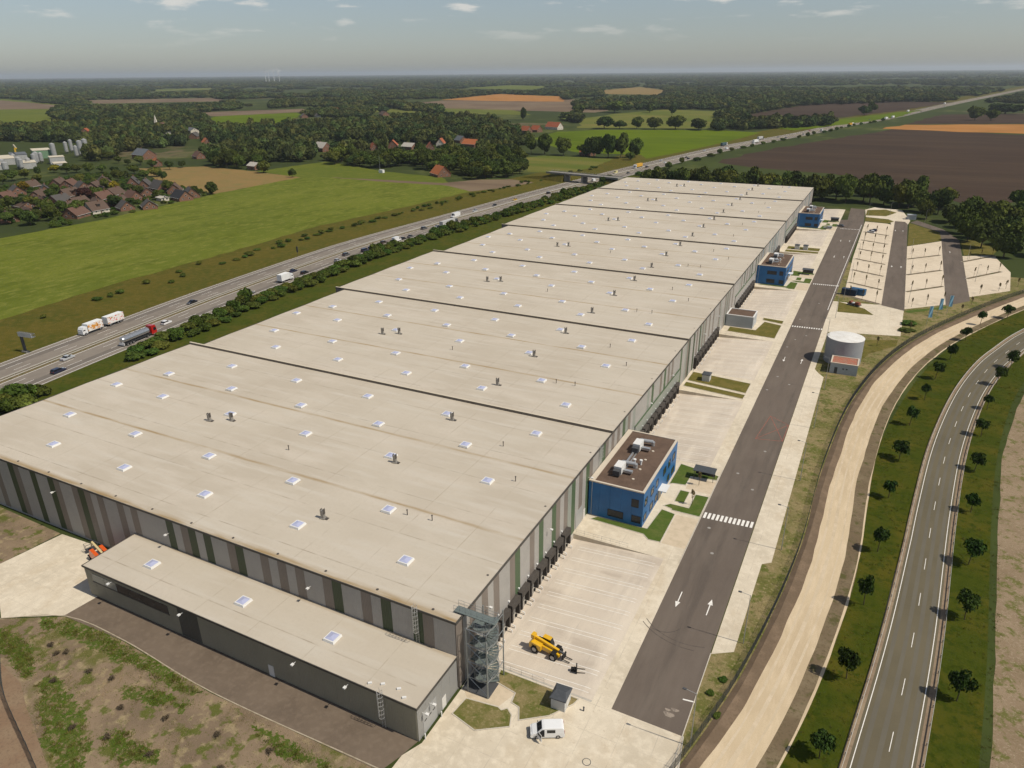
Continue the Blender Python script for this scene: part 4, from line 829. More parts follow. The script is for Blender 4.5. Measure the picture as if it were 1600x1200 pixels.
# ------------------------------------------------------------------ grey service building, sheds, tank, pump house
m_gclad = profiled('pale_grey_cladding', (.40,.425,.44)); m_slate = mat('slate_roof', (.055,.060,.066), .6, .4, layers=((2,(.075,.08,.086),.45,.7),)); m_shedw = mat('shed_wall', (.52,.52,.50), .6)
sv = T('service_building', 'small pale grey flat-roofed building with brown roof beside the hall', 'utility building', (.4, 195.4, 0))
MB().box(0,0,-.05,9.8,8.6,4.2).build('wall', m_gclad, sv)
MB().box(-.1,-.1,4.2,9.9,.35,4.5).box(-.1,8.25,4.2,9.9,8.7,4.5).box(-.1,.35,4.2,.35,8.25,4.5).box(9.45,.35,4.2,9.9,8.25,4.5).build('parapet', m_white, sv)
MB().quad((.35,.35,4.3),(9.45,.35,4.3),(9.45,8.25,4.3),(.35,8.25,4.3)).build('roof', m_gravel, sv); MB().box(9.8,3,0,9.86,4.2,2.2).build('door', m_pdoor, sv)
def shed(name, label, x, y, rz=0, w=2.2, l=2.7, h=2.1, grp='transformer sheds'):
    t = T(name, label, 'shed', (x, y, 0), rz, grp)
    MB().box(-w/2,-l/2,0,w/2,l/2,h).build('wall', m_shedw, t)
    MB().add([(-w/2-.2,-l/2-.2,h),(w/2+.2,-l/2-.2,h),(w/2+.2,l/2+.2,h),(-w/2-.2,l/2+.2,h),(-w/2-.2,-l/2-.2,h+.15),(w/2+.2,-l/2-.2,h+.15),(w/2+.2,l/2+.2,h+.15),(-w/2-.2,l/2+.2,h+.15),(-w/2+.3,0,h+.55),(w/2-.3,0,h+.55)],
             [(0,3,2,1),(0,1,5,4),(1,2,6,5),(2,3,7,6),(3,0,4,7),(4,5,9,8),(6,7,8,9),(5,6,9),(7,4,8)]).build('roof', m_slate, t)
    MB().box(w/2,-.6,.1,w/2+.04,.6,2.0).build('door', m_pdoor, t)
    return t
shed('transformer_shed', 'small white shed with dark roof on dry grass by the white van', 15.4, 4.3, .05)
shed('transformer_shed', 'small white shed with dark roof on the grass island between two yards', 6.2, 139.6)
shed('transformer_shed', 'small white shed on the far grass island, closer to the hall', 8.2, 340.2)
shed('transformer_shed', 'small white shed on the far grass island, closer to the road', 12.4, 340.6)
m_tank = profiled('tank_wall', (.30,.31,.325)); m_ttop = mat('tank_roof', (.74,.72,.67), .5, layers=((.5,(.66,.63,.57),.45,.65),))
tk = T('water_tank', 'round grey steel water tank with a white roof', 'tank', (42.3, 175.2, 0))
k = MB(); n = 56; rr = 5.6; hh = 8.3
k.cyl((0,0,-.05),(0,0,hh),rr,None,n,0,False); o_ = k.build('shell', m_tank, tk, smooth=True)
k = MB(); vs = [(rr*1.01*math.cos(2*math.pi*i/n), rr*1.01*math.sin(2*math.pi*i/n), hh) for i in range(n)]+[(0, 0, hh+.45)]
k.add(vs, [(i, (i+1) % n, n) for i in range(n)]); k.add([(v[0], v[1], z) for z in (hh-.12, hh) for v in vs[:n]], [(i, (i+1) % n, n+(i+1) % n, n+i) for i in range(n)]); k.build('roof', m_ttop, tk)
ladder(tk, 0, 0, 0, hh, 0).location = (-rr*.97, -.8, 0); tk.children[-1].rotation_euler = (0, 0, -math.pi/2)
m_rusty = mat('reddish_roof', (.36,.12,.075), .9, layers=((.8,(.30,.16,.11),.42,.6),(3,(.42,.22,.16),.5,.7)))
ph = T('pump_house', 'low grey pump house with a reddish roof in front of the tank', 'pump house', (39.5, 162.6, 0))
MB().box(0,0,-.05,7.9,6.8,3.3).build('wall', m_gclad, ph)
MB().box(-.08,-.08,3.3,7.98,.35,3.55).box(-.08,6.45,3.3,7.98,6.88,3.55).box(-.08,.35,3.3,.35,6.45,3.55).box(7.55,.35,3.3,7.98,6.45,3.55).build('parapet', m_parap, ph)
MB().quad((.35,.35,3.4),(7.55,.35,3.4),(7.55,6.45,3.4),(.35,6.45,3.4)).build('roof', m_rusty, ph); MB().box(1.3,-.05,0,2.2,0,2.1).build('door', m_dkgrey, ph)
for x in (3.6, 4.6): MB().box(x,-.05,1.6,x+.5,0,2.0).build('louvre', m_dkgrey, ph)
# ------------------------------------------------------------------ bike shelters
def shelter(label, x, y, rz=0):
    t = T('bike_shelter', label, 'shelter', (x, y, 0), rz, 'bike shelters')
    for a in (-2.2, 2.2):
        for b in (-1, 1): MB().box(a-.05,b-.05,0,a+.05,b+.05,2.3).build('post', m_dkgrey, t)
    MB().add([(-2.5,-1.3,2.3),(2.5,-1.3,2.3),(2.5,1.3,2.55),(-2.5,1.3,2.55),(-2.5,-1.3,2.42),(2.5,-1.3,2.42),(2.5,1.3,2.67),(-2.5,1.3,2.67)], [(0,3,2,1),(4,5,6,7),(0,1,5,4),(1,2,6,5),(2,3,7,6),(3,0,4,7)]).build('canopy', m_slate, t)
    MB().box(-2.2,.98,.4,2.2,1.02,2.1).build('back_glass', m_win, t)
shelter('dark-roofed bike shelter beside the nearest blue office block', 19.4, 80.0); shelter('dark-roofed bike shelter beside the middle blue office block', 19.4, 286.5); shelter('dark-roofed bike shelter beside the farthest blue office block', 19.6, 429)
# ------------------------------------------------------------------ steel stair tower
m_galv = mat('galvanised_stair_steel', (.30,.32,.32), .5, .5, .5, layers=((2,(.24,.26,.26),.45,.7),)); m_tread = mat('grating_tread', (.16,.19,.18), .7, .3, .3)
st = T('stair_tower', 'galvanised spiral escape stair tower at the hall corner', 'stair tower', (3.3, 2.9, 0))
for x, y, h in ((-1.7,-2.7,12.2),(1.75,-2.7,11.0),(-1.7,2.6,12.6),(1.75,2.6,13.0)): MB().cyl((x,y,0),(x,y,h),.11,None,8).build('column', m_galv, st)
for i in range(4):
    z = i*3.1; MB().cyl((-1.7,-2.7,z+3.1),(1.75,-2.7,z+.4),.055,None,6).build('brace', m_galv, st); MB().cyl((-1.7,-2.7,z+3.1),(-1.7,2.6,z+.4),.05,None,6).build('brace', m_galv, st); MB().cyl((1.75,-2.7,z+3.0),(1.75,2.6,z+3.0),.06,None,6).cyl((-1.7,-2.7,z+3.0),(1.75,-2.7,z+3.0),.06,None,6).build('tie_beam', m_galv, st)
cx_, cy_, ri, ro = .2, -.1, .35, 1.95; N_ = 76
step = MB(); da = 2*math.pi/19*1.06
for a0 in (0,):
    pts = []
    for r_ in (ri, ro):
        for t in (0, da): pts.append((r_*math.cos(t), r_*math.sin(t)))
    step.prism([pts[0], pts[2], pts[3], pts[1]], 0, .05)
me_st = step.mesh('tread', m_tread)
hel = lambda i, r_, dz: (cx_+r_*math.cos(2*math.pi*i/19+.6), cy_+r_*math.sin(2*math.pi*i/19+.6), .17*i+dz)
for i in range(N_): O('tread', me_st, st, (cx_, cy_, .17*(i+1)), 2*math.pi*i/19+.6)
k = MB()
for r_, dz, w in ((ro, .05, .05), (ro, .6, .03), (ro, 1.1, .05), (ro, .32, .025), (ro, .86, .025)):
    for i in range(N_): k.bar(hel(i, r_, dz+.17), hel(i+1, r_, dz+.17), w)
for i in range(0, N_, 1): k.bar(hel(i, ro, .17), hel(i, ro, 1.27), .03)
k.build('railing', m_galv, st)
k = MB()                                # curved stringer plate
for i in range(N_): a, b = hel(i, ro+.02, -.12), hel(i+1, ro+.02, -.12); k.quad(a, b, (b[0], b[1], b[2]+.34), (a[0], a[1], a[2]+.34))
k.build('stringer', m_galv, st); MB().cyl((cx_,cy_,0),(cx_,cy_,13.2),.14,None,10).build('centre_column', m_galv, st)
for z, a0 in ((3.3, 100), (6.5, 100), (9.7, 100)):   # landings towards the hall
    k = MB(); k.box(-2.9,.2,z,-.2,2.4,z+.08); o_ = k.build('landing', m_tread, st); k = MB()
    for zz in (.5, 1.05): k.bar((-2.9,2.4,z+zz),(-.2,2.4,z+zz),.04); k.bar((-2.9,.2,z+zz),(-.2,.2,z+zz),.04)
    for x in (-2.9,-2,-1.1,-.2): k.bar((x,2.4,z),(x,2.4,z+1.05),.03); k.bar((x,.2,z),(x,.2,z+1.05),.03)
    k.build('railing', m_galv, o_)
k = MB(); k.box(-4.6,-1.2,13.25,2.4,.2,13.35); o_ = k.build('roof_bridge', m_tread, st); k = MB()
for y in (-1.2, .2):
    for zz in (.5, 1.05): k.bar((-4.6,y,13.35+zz),(2.4,y,13.35+zz),.04)
    for x in np.arange(-4.6, 2.5, 1.0): k.bar((x,y,13.35),(x,y,14.4),.035)
k.build('railing', m_galv, o_)
MB().box(-2.9,-2.7,-.02,1.9,2.6,.02).build('base_plate', m_dkgrey, st)
# handrails on top of the yard walls
def handrail(label, pts, z=0):
    t = T('handrail', label, 'railing', group='yard railings'); k = MB()
    P = np.array(pts, float); d = np.linalg.norm(P[1]-P[0]); n = int(d/1.6)
    for zz in (.55, 1.05): k.bar((*P[0], z+zz), (*P[1], z+zz), .035)
    k.build('rail', m_steel, t)
    for i in range(n+1): p = P[0]+(P[1]-P[0])*i/n; MB().bar((p[0],p[1],z),(p[0],p[1],z+1.06),.035).build('post', m_steel, t)
handrail('thin steel railing along the near edge of the first loading yard', [(3.6,6.75),(11.5,6.75)]); handrail('thin steel railing along the far edge of the first loading yard', [(.8,46.3),(12,46.3)])
handrail('thin steel railing along the near edge of the second loading yard', [(.8,85.7),(12,85.7)]); handrail('thin steel railing along the far edge of the third loading yard', [(.8,184.8),(12,184.8)])
# ------------------------------------------------------------------ vehicles (local +y is forward, origin on the ground)
m_tyre = mat('tyre', (.015,.015,.015), .8); m_rim = mat('wheel_rim', (.35,.35,.36), .4, .5, .6); m_cglass = mat('car_glass', (.012,.015,.018), .08, .6); m_lampw = mat('headlamp', (.7,.7,.7), .2); m_lampr = mat('tail_lamp', (.35,.02,.015), .3)
def paint(name, c): return mat('paint_'+name, c, .28, .5, 0, coat=.6)
PAINTS = {'silver': paint('silver', (.42,.43,.44)), 'white': paint('white', (.75,.75,.74)), 'black': paint('black', (.012,.012,.014)), 'navy': paint('navy', (.012,.017,.045)), 'grey': paint('grey', (.09,.095,.10)),
          'red': paint('red', (.42,.015,.012)), 'yellow': paint('yellow', (.60,.36,.02)), 'brown': paint('brown', (.06,.042,.03)), 'blue': paint('blue', (.02,.05,.16)), 'orange': paint('orange', (.72,.11,.015)), 'teal': paint('teal', (.02,.07,.08))}
WH = {}
def wheel_mesh(r, w):
    if (r, w) not in WH:
        WH[(r, w)] = (MB().cyl((-w/2,0,0),(w/2,0,0),r,None,16).mesh('wheel', m_tyre), MB().cyl((-w/2-.01,0,0),(w/2+.01,0,0),r*.6,None,10).mesh('rim', m_rim))
    return WH[(r, w)]
def put_wheels(t, xs, ys, r, w, rims=True):
    a, b = wheel_mesh(r, w)
    for y in ys:
        for x in xs:
            o = O('wheel', a, t, (x, y, r))
            if rims: O('rim', b, o)
def car_meshes(kind, pm):
    L, W, H = {'sedan': (4.7,1.82,1.45), 'estate': (4.75,1.84,1.5), 'hatch': (4.2,1.78,1.48), 'suv': (4.7,1.9,1.72), 'mpv': (4.9,1.95,1.95)}[kind]; h = L/2; w = W/2
    zb = H*.60
    prof = [(-h,.35),(-h+.05,zb-.1),(-h+.25,zb),(h-1.35,zb),(h-.35,zb-.17),(h-.02,zb-.35),(h,.32),(h-.15,.22),(-h+.15,.22)]
    b = MB(); n = len(prof); rows = []
    for x, s in ((-w,.0),(-w+.10,.06),(w-.10,.06),(w,.0)):
        edge = abs(x) == w
        rows.append([(x, y*(.975 if edge else 1), z-(.05 if edge and z > .4 else 0)) for y, z in prof])
    vs = [p for r_ in rows for p in r_]; fs = []
    for k in range(3):
        for i in range(n): j = (i+1) % n; fs.append((k*n+i, (k+1)*n+i, (k+1)*n+j, k*n+j))
    fs += [tuple(range(n)), tuple(range(4*n-1, 3*n-1, -1))]
    b.add(vs, fs)
    rear = {'sedan': (-h+.95,-h+1.55), 'estate': (-h+.08,-h+.45), 'hatch': (-h+.1,-h+.6), 'suv': (-h+.08,-h+.4), 'mpv': (-h+.05,-h+.25)}[kind]
    front = (h-1.25, h-2.05) if kind != 'mpv' else (h-.75, h-1.55)
    g = MB(); ti = .18
    g.add([(-w+.06,rear[0],zb-.02),(w-.06,rear[0],zb-.02),(w-.06,front[0],zb-.02),(-w+.06,front[0],zb-.02),(-w+ti,rear[1],H-.06),(w-ti,rear[1],H-.06),(w-ti,front[1],H-.06),(-w+ti,front[1],H-.06)], [(0,1,5,4),(1,2,6,5),(2,3,7,6),(3,0,4,7)])
    r_ = MB(); r_.tbox(-w+ti-.03, rear[1]-.05, H-.08, w-ti+.03, front[1]+.05, H, .08, .12)
    for yy in (rear[1]*.55+front[1]*.45,):  # b pillars
        for s in (-1, 1): r_.add([(s*(w-.055),yy-.06,zb),(s*(w-.055),yy+.06,zb),(s*(w-ti+.008),yy+.06,H-.06),(s*(w-ti+.008),yy-.06,H-.06)], [(0,1,2,3)])
    l = MB()
    for s in (-1, 1): l.box(s*(w-.38)-.17, h-.32, zb-.30, s*(w-.38)+.17, h-.06, zb-.16)
    tl = MB()
    for s in (-1, 1): tl.box(s*(w-.3)-.16, -h-.01, zb-.24, s*(w-.3)+.16, -h+.06, zb-.08)
    return dict(L=L, W=W, body=b.mesh('body', pm), glass=g.mesh('windows', m_cglass), roof=r_.mesh('roof', pm), lamp=l.mesh('headlights', m_lampw), tail=tl.mesh('tail_lights', m_lampr))
CARC = {}
def car(label, colour, kind, loc, rz, group='traffic on the motorway', name='car', detail=True):
    if (colour, kind) not in CARC: CARC[(colour, kind)] = car_meshes(kind, PAINTS[colour])
    c = CARC[(colour, kind)]; t = T(name, label, 'car', (*loc, .012), rz, group)
    O('body', c['body'], t); O('windows', c['glass'], t); O('roof', c['roof'], t)
    if detail:
        O('headlights', c['lamp'], t); O('tail_lights', c['tail'], t); put_wheels(t, (-c['W']/2+.12, c['W']/2-.12), (-c['L']*.3, c['L']*.3), .32, .2)
    return t
def cab(t, pm, y0, L_=2.2, W_=2.5, H_=3.6, parent=None):
    p = parent or t
    k = MB(); k.side([(y0,.55),(y0+L_-.05,.55),(y0+L_,1.7),(y0+L_-.25,H_-.75),(y0+L_-.6,H_-.1),(y0+.2,H_),(y0,H_)], -W_/2, W_/2); c = k.build('cab', pm, p)
    k = MB(); k.quad((-W_/2+.15,y0+L_-.03,1.9),(W_/2-.15,y0+L_-.03,1.9),(W_/2-.2,y0+L_-.22,H_-.9),(-W_/2+.2,y0+L_-.22,H_-.9))
    for s in (-1, 1): k.quad((s*(W_/2+.01),y0+.9,1.75),(s*(W_/2+.01),y0+L_-.2,1.75),(s*(W_/2+.01),y0+L_-.4,H_-.95),(s*(W_/2+.01),y0+.9,H_-.95))
    k.build('windscreen', m_cglass, c)
    return c
m_box = mat('truck_box_white', (.74,.74,.72), .5, layers=((1,(.68,.68,.66),.45,.65),)); m_boxg = mat('truck_box_grey', (.48,.48,.46), .6, layers=((.6,(.40,.40,.38),.45,.65),)); m_chas = mat('chassis', (.03,.03,.032), .7)
m_print = mat('food_print', (.74,.72,.68), .5, layers=((.55,(.62,.27,.05),.50,.54,(1,1,1.4)),(.9,(.25,.09,.03),.56,.60),(1.3,(.70,.52,.24),.60,.64)), space='obj')
m_print2 = mat('red_print', (.74,.72,.68), .5, layers=((.8,(.60,.05,.04),.545,.575,(1,1,2.2)),(.7,(.42,.24,.08),.60,.64)), space='obj')
def box_body(t, y0, y1, z0, z1, mm, W_=2.55, nm='cargo_box', side=None):
    o = MB().box(-W_/2,y0,z0,W_/2,y1,z1).build(nm, mm, t)
    k = MB()
    for s in (-1, 1):
        for y in (y0, y1-.08): k.box(min(s*W_/2, s*(W_/2+.02)),y,z0,max(s*W_/2, s*(W_/2+.02)),y+.08,z1)
    k.box(-W_/2-.02,y0,z1,W_/2+.02,y0+.08,z1+.03).box(-W_/2-.02,y1-.08,z1,W_/2+.02,y1,z1+.03); k.build('edge_trim', m_rim, o)
    if side:
        k = MB()
        for s in (-1, 1): k.quad((s*(W_/2+.012),y0+.12,z0+.1),(s*(W_/2+.012),y1-.12,z0+.1),(s*(W_/2+.012),y1-.12,z1-.1),(s*(W_/2+.012),y0+.12,z1-.1))
        k.build('side_print', side, o)
    return o
def chassis(t, y0, y1, ys, z=.95): MB().box(-1.1,y0,z-.35,1.1,y1,z).build('chassis', m_chas, t); put_wheels(t, (-1.08, 1.08), ys, .5, .32)
def rigid(label, colour, boxm, loc, rz, L_=9.0, side=None, detail=True, cat='truck'):
    t = T('box_truck', label, cat, (*loc, .012), rz, 'traffic on the motorway'); h = L_/2
    cab(t, PAINTS[colour], h-2.2, 2.2, 2.45, 3.1); box_body(t, -h, h-2.35, .95, 3.75, boxm, side=side); chassis(t, -h+.1, h-.3, (-h+1.6, h-1.2)); return t
def semi(label, colour, boxm, loc, rz, trailer=13.4):
    t = T('articulated_lorry', label, 'lorry', (*loc, .012), rz, 'traffic on the motorway'); h = 8.2
    cab(t, PAINTS[colour], h-2.3, 2.3, 2.5, 3.7); box_body(t, -h, -h+trailer, 1.1, 4.0, boxm, nm='trailer'); chassis(t, -h+.1, h-.3, (-h+1.8, -h+3.1, -h+4.4, h-4.4, h-1.3)); return t
def tanker(label, loc, rz):
    t = T('tanker_lorry', label, 'lorry', (*loc, .012), rz, 'traffic on the motorway'); h = 7.6
    cab(t, PAINTS['red'], h-2.4, 2.4, 2.5, 3.8)
    k = MB(); prof = [(-h,.6),(-h+.25,1.0),(-h+.6,1.14),(h-3.3,1.14),(h-3.0,1.0),(h-2.8,.5)]
    for (a, ra), (b, rb) in zip(prof[:-1], prof[1:]): k.cyl((0,a,2.25),(0,b,2.25),ra,rb,20,0,True)
    o = k.build('tank', mat('polished_tank', (.55,.55,.54), .25, .5, .8), t, smooth=False)
    k = MB().box(-.25,-h+.8,3.36,.25,h-3.4,3.46)
    for i in range(4): k.cyl((0,-h+2+i*2.4,3.4),(0,-h+2+i*2.4,3.65),.3,None,10)
    k.build('catwalk', m_rim, o); MB().box(-1.2,-h+.0,.5,1.2,-h+.2,1.4).build('rear_bumper', PAINTS['white'], t)
    chassis(t, -h+.2, h-.3, (-h+1.6, -h+2.9, -h+4.2, h-4.4, h-1.3)); return t
def light_van(label, colour, loc, rz, L_=5.6, H_=2.5, cat='van', name='delivery_van', group='traffic on the motorway'):
    t = T(name, label, cat, (*loc, .012), rz, group); h = L_/2; W_ = 1.98
    k = MB(); k.side([(-h,.35),(h-.1,.35),(h,.95),(h-.75,1.25),(h-1.6,H_-.15),(h-2.0,H_),(-h+.1,H_),(-h,H_-.1)], -W_/2, W_/2); k.build('body', PAINTS[colour], t)
    k = MB(); k.quad((-W_/2+.12,h-.72,1.33),(W_/2-.12,h-.72,1.33),(W_/2-.2,h-1.54,H_-.22),(-W_/2+.2,h-1.54,H_-.22))
    for s in (-1, 1): k.quad((s*(W_/2+.01),h-1.9,1.25),(s*(W_/2+.01),h-.95,1.25),(s*(W_/2+.01),h-1.6,H_-.4),(s*(W_/2+.01),h-1.9,H_-.4))
    k.build('windows', m_cglass, t); put_wheels(t, (-W_/2+.1, W_/2-.1), (-h+1.0, h-1.0), .34, .22); return t
V = DATA['VEH']
def on_moto(key, lane=None):
    x, y = V[key]; cx_ = np.interp(y, MC[:, 1], MC[:, 0]); px, py, rz = moto(y, 0); off = x-cx_
    lanes = (-12.3,-6.9,-3.3) if off < 0 else (3.3,6.9,10.6)
    off = min(lanes, key=lambda q: abs(q-off)) if lane is None else lane
    px, py, rz = moto(y, off); return (px, py), rz+(math.pi if off < 0 else 0)
CARS = [('navy','navy','estate','dark blue car nearest the camera on the motorway'),('silver1','silver','sedan','silver car beside the median opposite the sign gantry'),('white1','white','hatch','white car by the median just ahead of the red tanker'),
 ('black1','black','sedan','lone black car on the far carriageway behind the white lorry and trailer'),('dark1','grey','sedan','dark grey car by the median behind the white box truck'),('dark2','black','estate','black car just ahead of the white box truck'),
 ('black2','navy','sedan','dark car on the far carriageway level with the white box truck'),('c1','grey','suv','grey car leading the pair beside the dark traffic post'),('c2','navy','mpv','dark blue people carrier following the grey car'),('c3','silver','hatch','silver car beside the median opposite the dark traffic post'),
 ('suv','blue','suv','blue car with a pale roof on the near carriageway behind the white van'),('brown','brown','estate','brown car in the outer lane left of a dark car'),('c4','black','hatch','dark car overtaking the brown car near the median'),('c5','grey','sedan','dark car alone by the median opposite the white van'),
 ('c6','black','sedan','black car just ahead of the white van by the hedge'),('c7','grey','suv','dark car in the outer lane behind a silver car ahead of the minibus'),('c8','silver','sedan','silver car by the median between dark car and white minibus'),('c9','black','hatch','small dark car beyond the semi trailer lorry'),
 ('c10','silver','hatch','small silver car just beyond the white minibus'),('yel','yellow','hatch','small yellow car on the far carriageway before the bridge'),('c11','black','suv','dark car on the far carriageway nearest the bridge'),('c12','grey','sedan','dark car just past the bridge on the near carriageway'),
 ('c13','black','suv','dark car beside the yellow lorry beyond the bridge'),('c14','silver','estate','silver car beyond the yellow lorry'),('c15','black','sedan','dark car alone where trees meet the motorway'),('c16','grey','sedan','distant dark car beyond the two lorries'),
 ('c17','silver','estate','distant pale car beyond the yellow lorry beside the orange field'),('c18','white','hatch','distant white car, second last before the wood'),('c19','grey','sedan','distant dark car abreast of a white one'),('c20','silver','suv','distant pale car near the wood'),('c21','white','sedan','farthest white car on the motorway')]
for key, colr, kd, lab in CARS:
    loc, rz = on_moto(key); car(lab, colr, kd, loc, rz, detail=V[key][1] < 800)
a = moto(87.5, -12.6); t = rigid('white lorry with food pictures on its side pulling a trailer', 'white', m_box, a[:2], a[2]+math.pi, 9.2, side=m_print)
a = moto(97.6, -12.6); t = T('lorry_trailer', 'white box trailer with red print behind the white lorry', 'trailer', (a[0], a[1], .012), a[2]+math.pi, 'traffic on the motorway')
box_body(t, -4.3, 3.6, .95, 3.75, m_box, side=m_print2); chassis(t, -4.2, 3.5, (-2.4, -1.1, 2.4)); MB().bar((0,3.5,.8),(0,5.0,.8),.1).build('drawbar', m_chas, t)
a = moto(86.5, 11.2); tanker('silver tanker lorry with a red cab on the near carriageway', a[:2], a[2])
loc, rz = on_moto('boxt', 11); rigid('white box truck beside the hedge on the near carriageway', 'white', m_box, loc, rz, 8.5)
a = moto(317.5, 11); semi('grey semi-trailer lorry partly behind the hedge', 'grey', m_boxg, a[:2], a[2])
loc, rz = on_moto('van1'); light_van('white van behind a black car beside the hedge', 'white', loc, rz, 6.2, 2.7)
loc, rz = on_moto('bus'); light_van('long white minibus on the far carriageway', 'white', loc, rz, 8.4, 2.9, 'minibus', 'minibus')
loc, rz = on_moto('van2'); light_van('white van partly under the motorway bridge', 'white', loc, rz, 5.8)
loc, rz = on_moto('yvan'); light_van('pale yellow van just past the bridge', 'yellow', loc, rz, 5.6).children[0].data.materials[0] = paint('cream', (.68,.60,.30))
m_boxy = mat('truck_box_yellow', (.62,.34,.04), .5); m_boxt = mat('truck_box_teal', (.05,.09,.10), .5)
loc, rz = on_moto('ytruck'); semi('lorry with white cab and yellow trailer beyond the bridge', 'white', m_boxy, loc, rz)
loc, rz = on_moto('wvan'); light_van('distant white van in front of a dark lorry', 'white', loc, rz, 6.2)
loc, rz = on_moto('teal'); semi('distant dark teal lorry behind a white van', 'white', m_boxt, (moto(905, -12.3)[0], 912), rz)
loc, rz = on_moto('wt'); semi('distant white lorry leading a grey one', 'white', m_box, loc, rz)
loc, rz = on_moto('gt'); semi('distant grey lorry following a white one', 'grey', m_boxg, (moto(1022, -12.3)[0], 1022), rz)
loc, rz = on_moto('gw'); rigid('distant pale box truck alone between the fields', 'silver', m_boxg, loc, rz)
loc, rz = on_moto('wt2'); semi('distant white lorry level with the orange field', 'white', m_box, loc, rz)
loc, rz = on_moto('yt2'); semi('distant yellow lorry level with the orange field', 'yellow', m_boxy, loc, rz)
loc, rz = on_moto('wt3'); semi('farthest white lorry on the motorway', 'white', m_box, loc, rz)
# a string of further vehicles between the bridge and the wood
for i, (y, off, colr, kd, lab) in enumerate(((700,3.3,'white','sedan','white car beyond the bridge overtaking on the near carriageway'),(745,10.6,'black','suv','dark car in the outer near lane beyond the bridge'),(835,-6.9,'silver','estate','silver car on the far carriageway before the dark lorry'),(955,6.9,'white','mpv','white people carrier level with the ploughed field corner'),(1060,-3.3,'black','sedan','distant dark car passing the grey lorry'),(1130,6.9,'silver','suv','distant silver car on the near carriageway by the ploughed field'),(1200,-6.9,'red','hatch','distant red car on the far carriageway'),(1290,10.6,'white','mpv','distant white people carrier before the orange field'),(1520,-6.9,'grey','sedan','distant grey car past the orange field'),(1760,6.9,'white','suv','distant white car past the upper ploughed field'),(2050,-6.9,'white','mpv','very distant white people carrier'))):
    a = moto(y, off); car(lab, colr, kd, a[:2], a[2]+(math.pi if off < 0 else 0), detail=False)
for y, off, lab in ((1560,10.6,'distant white lorry on the near carriageway past the orange field'),(1850,-12.3,'very distant white lorry coming from the wood'),(2300,-12.3,'farthest white lorry coming out of the wood')):
    a = moto(y, off); semi(lab, 'white', m_box, a[:2], a[2]+(math.pi if off < 0 else 0))
# parked cars
car('white hatchback parked in the far bay of the first car park', 'white', 'hatch', (41.5, 402.5), R(65), 'parked cars', 'parked_car'); car('dark hatchback parked beside the white one in the car park', 'navy', 'hatch', (42.5, 407.5), R(70), 'parked cars', 'parked_car')
car('silver car parked on the lawn side of the farthest blue office', 'silver', 'estate', (17.8, 404.4), R(80), 'parked cars', 'parked_car'); car('dark car standing at the road edge near the farthest blue office', 'grey', 'sedan', (24.2, 414.5), R(70), 'parked cars', 'parked_car')

# ------------------------------------------------------------------ white panel van with its door open, on the forecourt
van = T('panel_van', 'white panel van with its driver door open on the forecourt', 'van', (15.75, -1.55, -.006), R(118))
L_, W_, H_ = 4.95, 1.92, 1.95; h = L_/2; w = W_/2
k = MB(); prof = [(-h,.42),(-h+.02,1.0),(-h+.1,1.75),(-h+.28,H_-.03),(-h+.5,H_),(h-2.1,H_),(h-1.75,H_-.06),(h-1.0,1.18),(h-.35,1.0),(h-.06,.82),(h,.45),(h-.15,.28),(-h+.1,.28)]; n = len(prof); rows = []
for x, f, dz in ((-w,.985,.0),(-w+.05,1,.0),(-w+.16,1,.03),(w-.16,1,.03),(w-.05,1,.0),(w,.985,0)):
    rows.append([(x*(1 if z < 1.1 else 1-.09*(z-1.1)/.85), y*f, z+(dz if z > 1.6 else 0)-(.04 if abs(x) == w and z > 1.7 else 0)) for y, z in prof])
vs = [p for r_ in rows for p in r_]; fs = []
for q in range(5):
    for i in range(n): j = (i+1) % n; fs.append((q*n+i, (q+1)*n+i, (q+1)*n+j, q*n+j))
fs += [tuple(range(n)), tuple(range(6*n-1, 5*n-1, -1))]; k.add(vs, fs); k.build('body', PAINTS['white'], van)
MB().quad((-.78,h-1.03,1.24),(.78,h-1.03,1.24),(.70,h-1.68,H_-.08),(-.70,h-1.68,H_-.08)).build('windscreen', m_cglass, van)
MB().quad((w+.004,h-2.0,1.12),(w+.004,h-1.15,1.12),(w-.055,h-1.68,1.7),(w-.055,h-2.0,1.7)).build('side_window', m_cglass, van)
for s in (-1, 1): MB().quad((s*(w+.005),-h+1.35,1.15),(s*(w+.005),-h+2.55,1.15),(s*(w-.05),-h+2.55,1.68),(s*(w-.05),-h+1.35,1.68)).build('side_window', m_cglass, van)
MB().quad((-.7,-h+.0,1.15),(.7,-h+.0,1.15),(.66,-h+.06,1.65),(-.66,-h+.06,1.65)).build('rear_window', m_cglass, van)
MB().quad((-w-.006,h-2.05,.45),(-w-.006,h-1.02,.45),(-w-.006,h-1.15,1.14),(-w-.006,h-2.05,1.14)).quad((-w-.006,h-2.05,1.14),(-w-.006,h-1.15,1.14),(-w+.056,h-1.72,1.72),(-w+.056,h-2.05,1.72)).build('door_opening', mat('cab_interior', (.02,.02,.022), .8), van)
dr = MB().box(-.04,-1.05,.45,.03,0,1.12).box(-.02,-1.05,1.12,.02,-.98,1.7).box(-.02,-1.05,1.66,.02,-.35,1.72).box(-.02,-.40,1.60,.02,-.30,1.68).build('open_door', PAINTS['white'], van, (-w-.02, h-1.02, 0), R(-58))
MB().quad((0,-.97,1.12),(0,-.1,1.12),(0,-.4,1.65),(0,-.97,1.65)).build('window', m_cglass, dr)
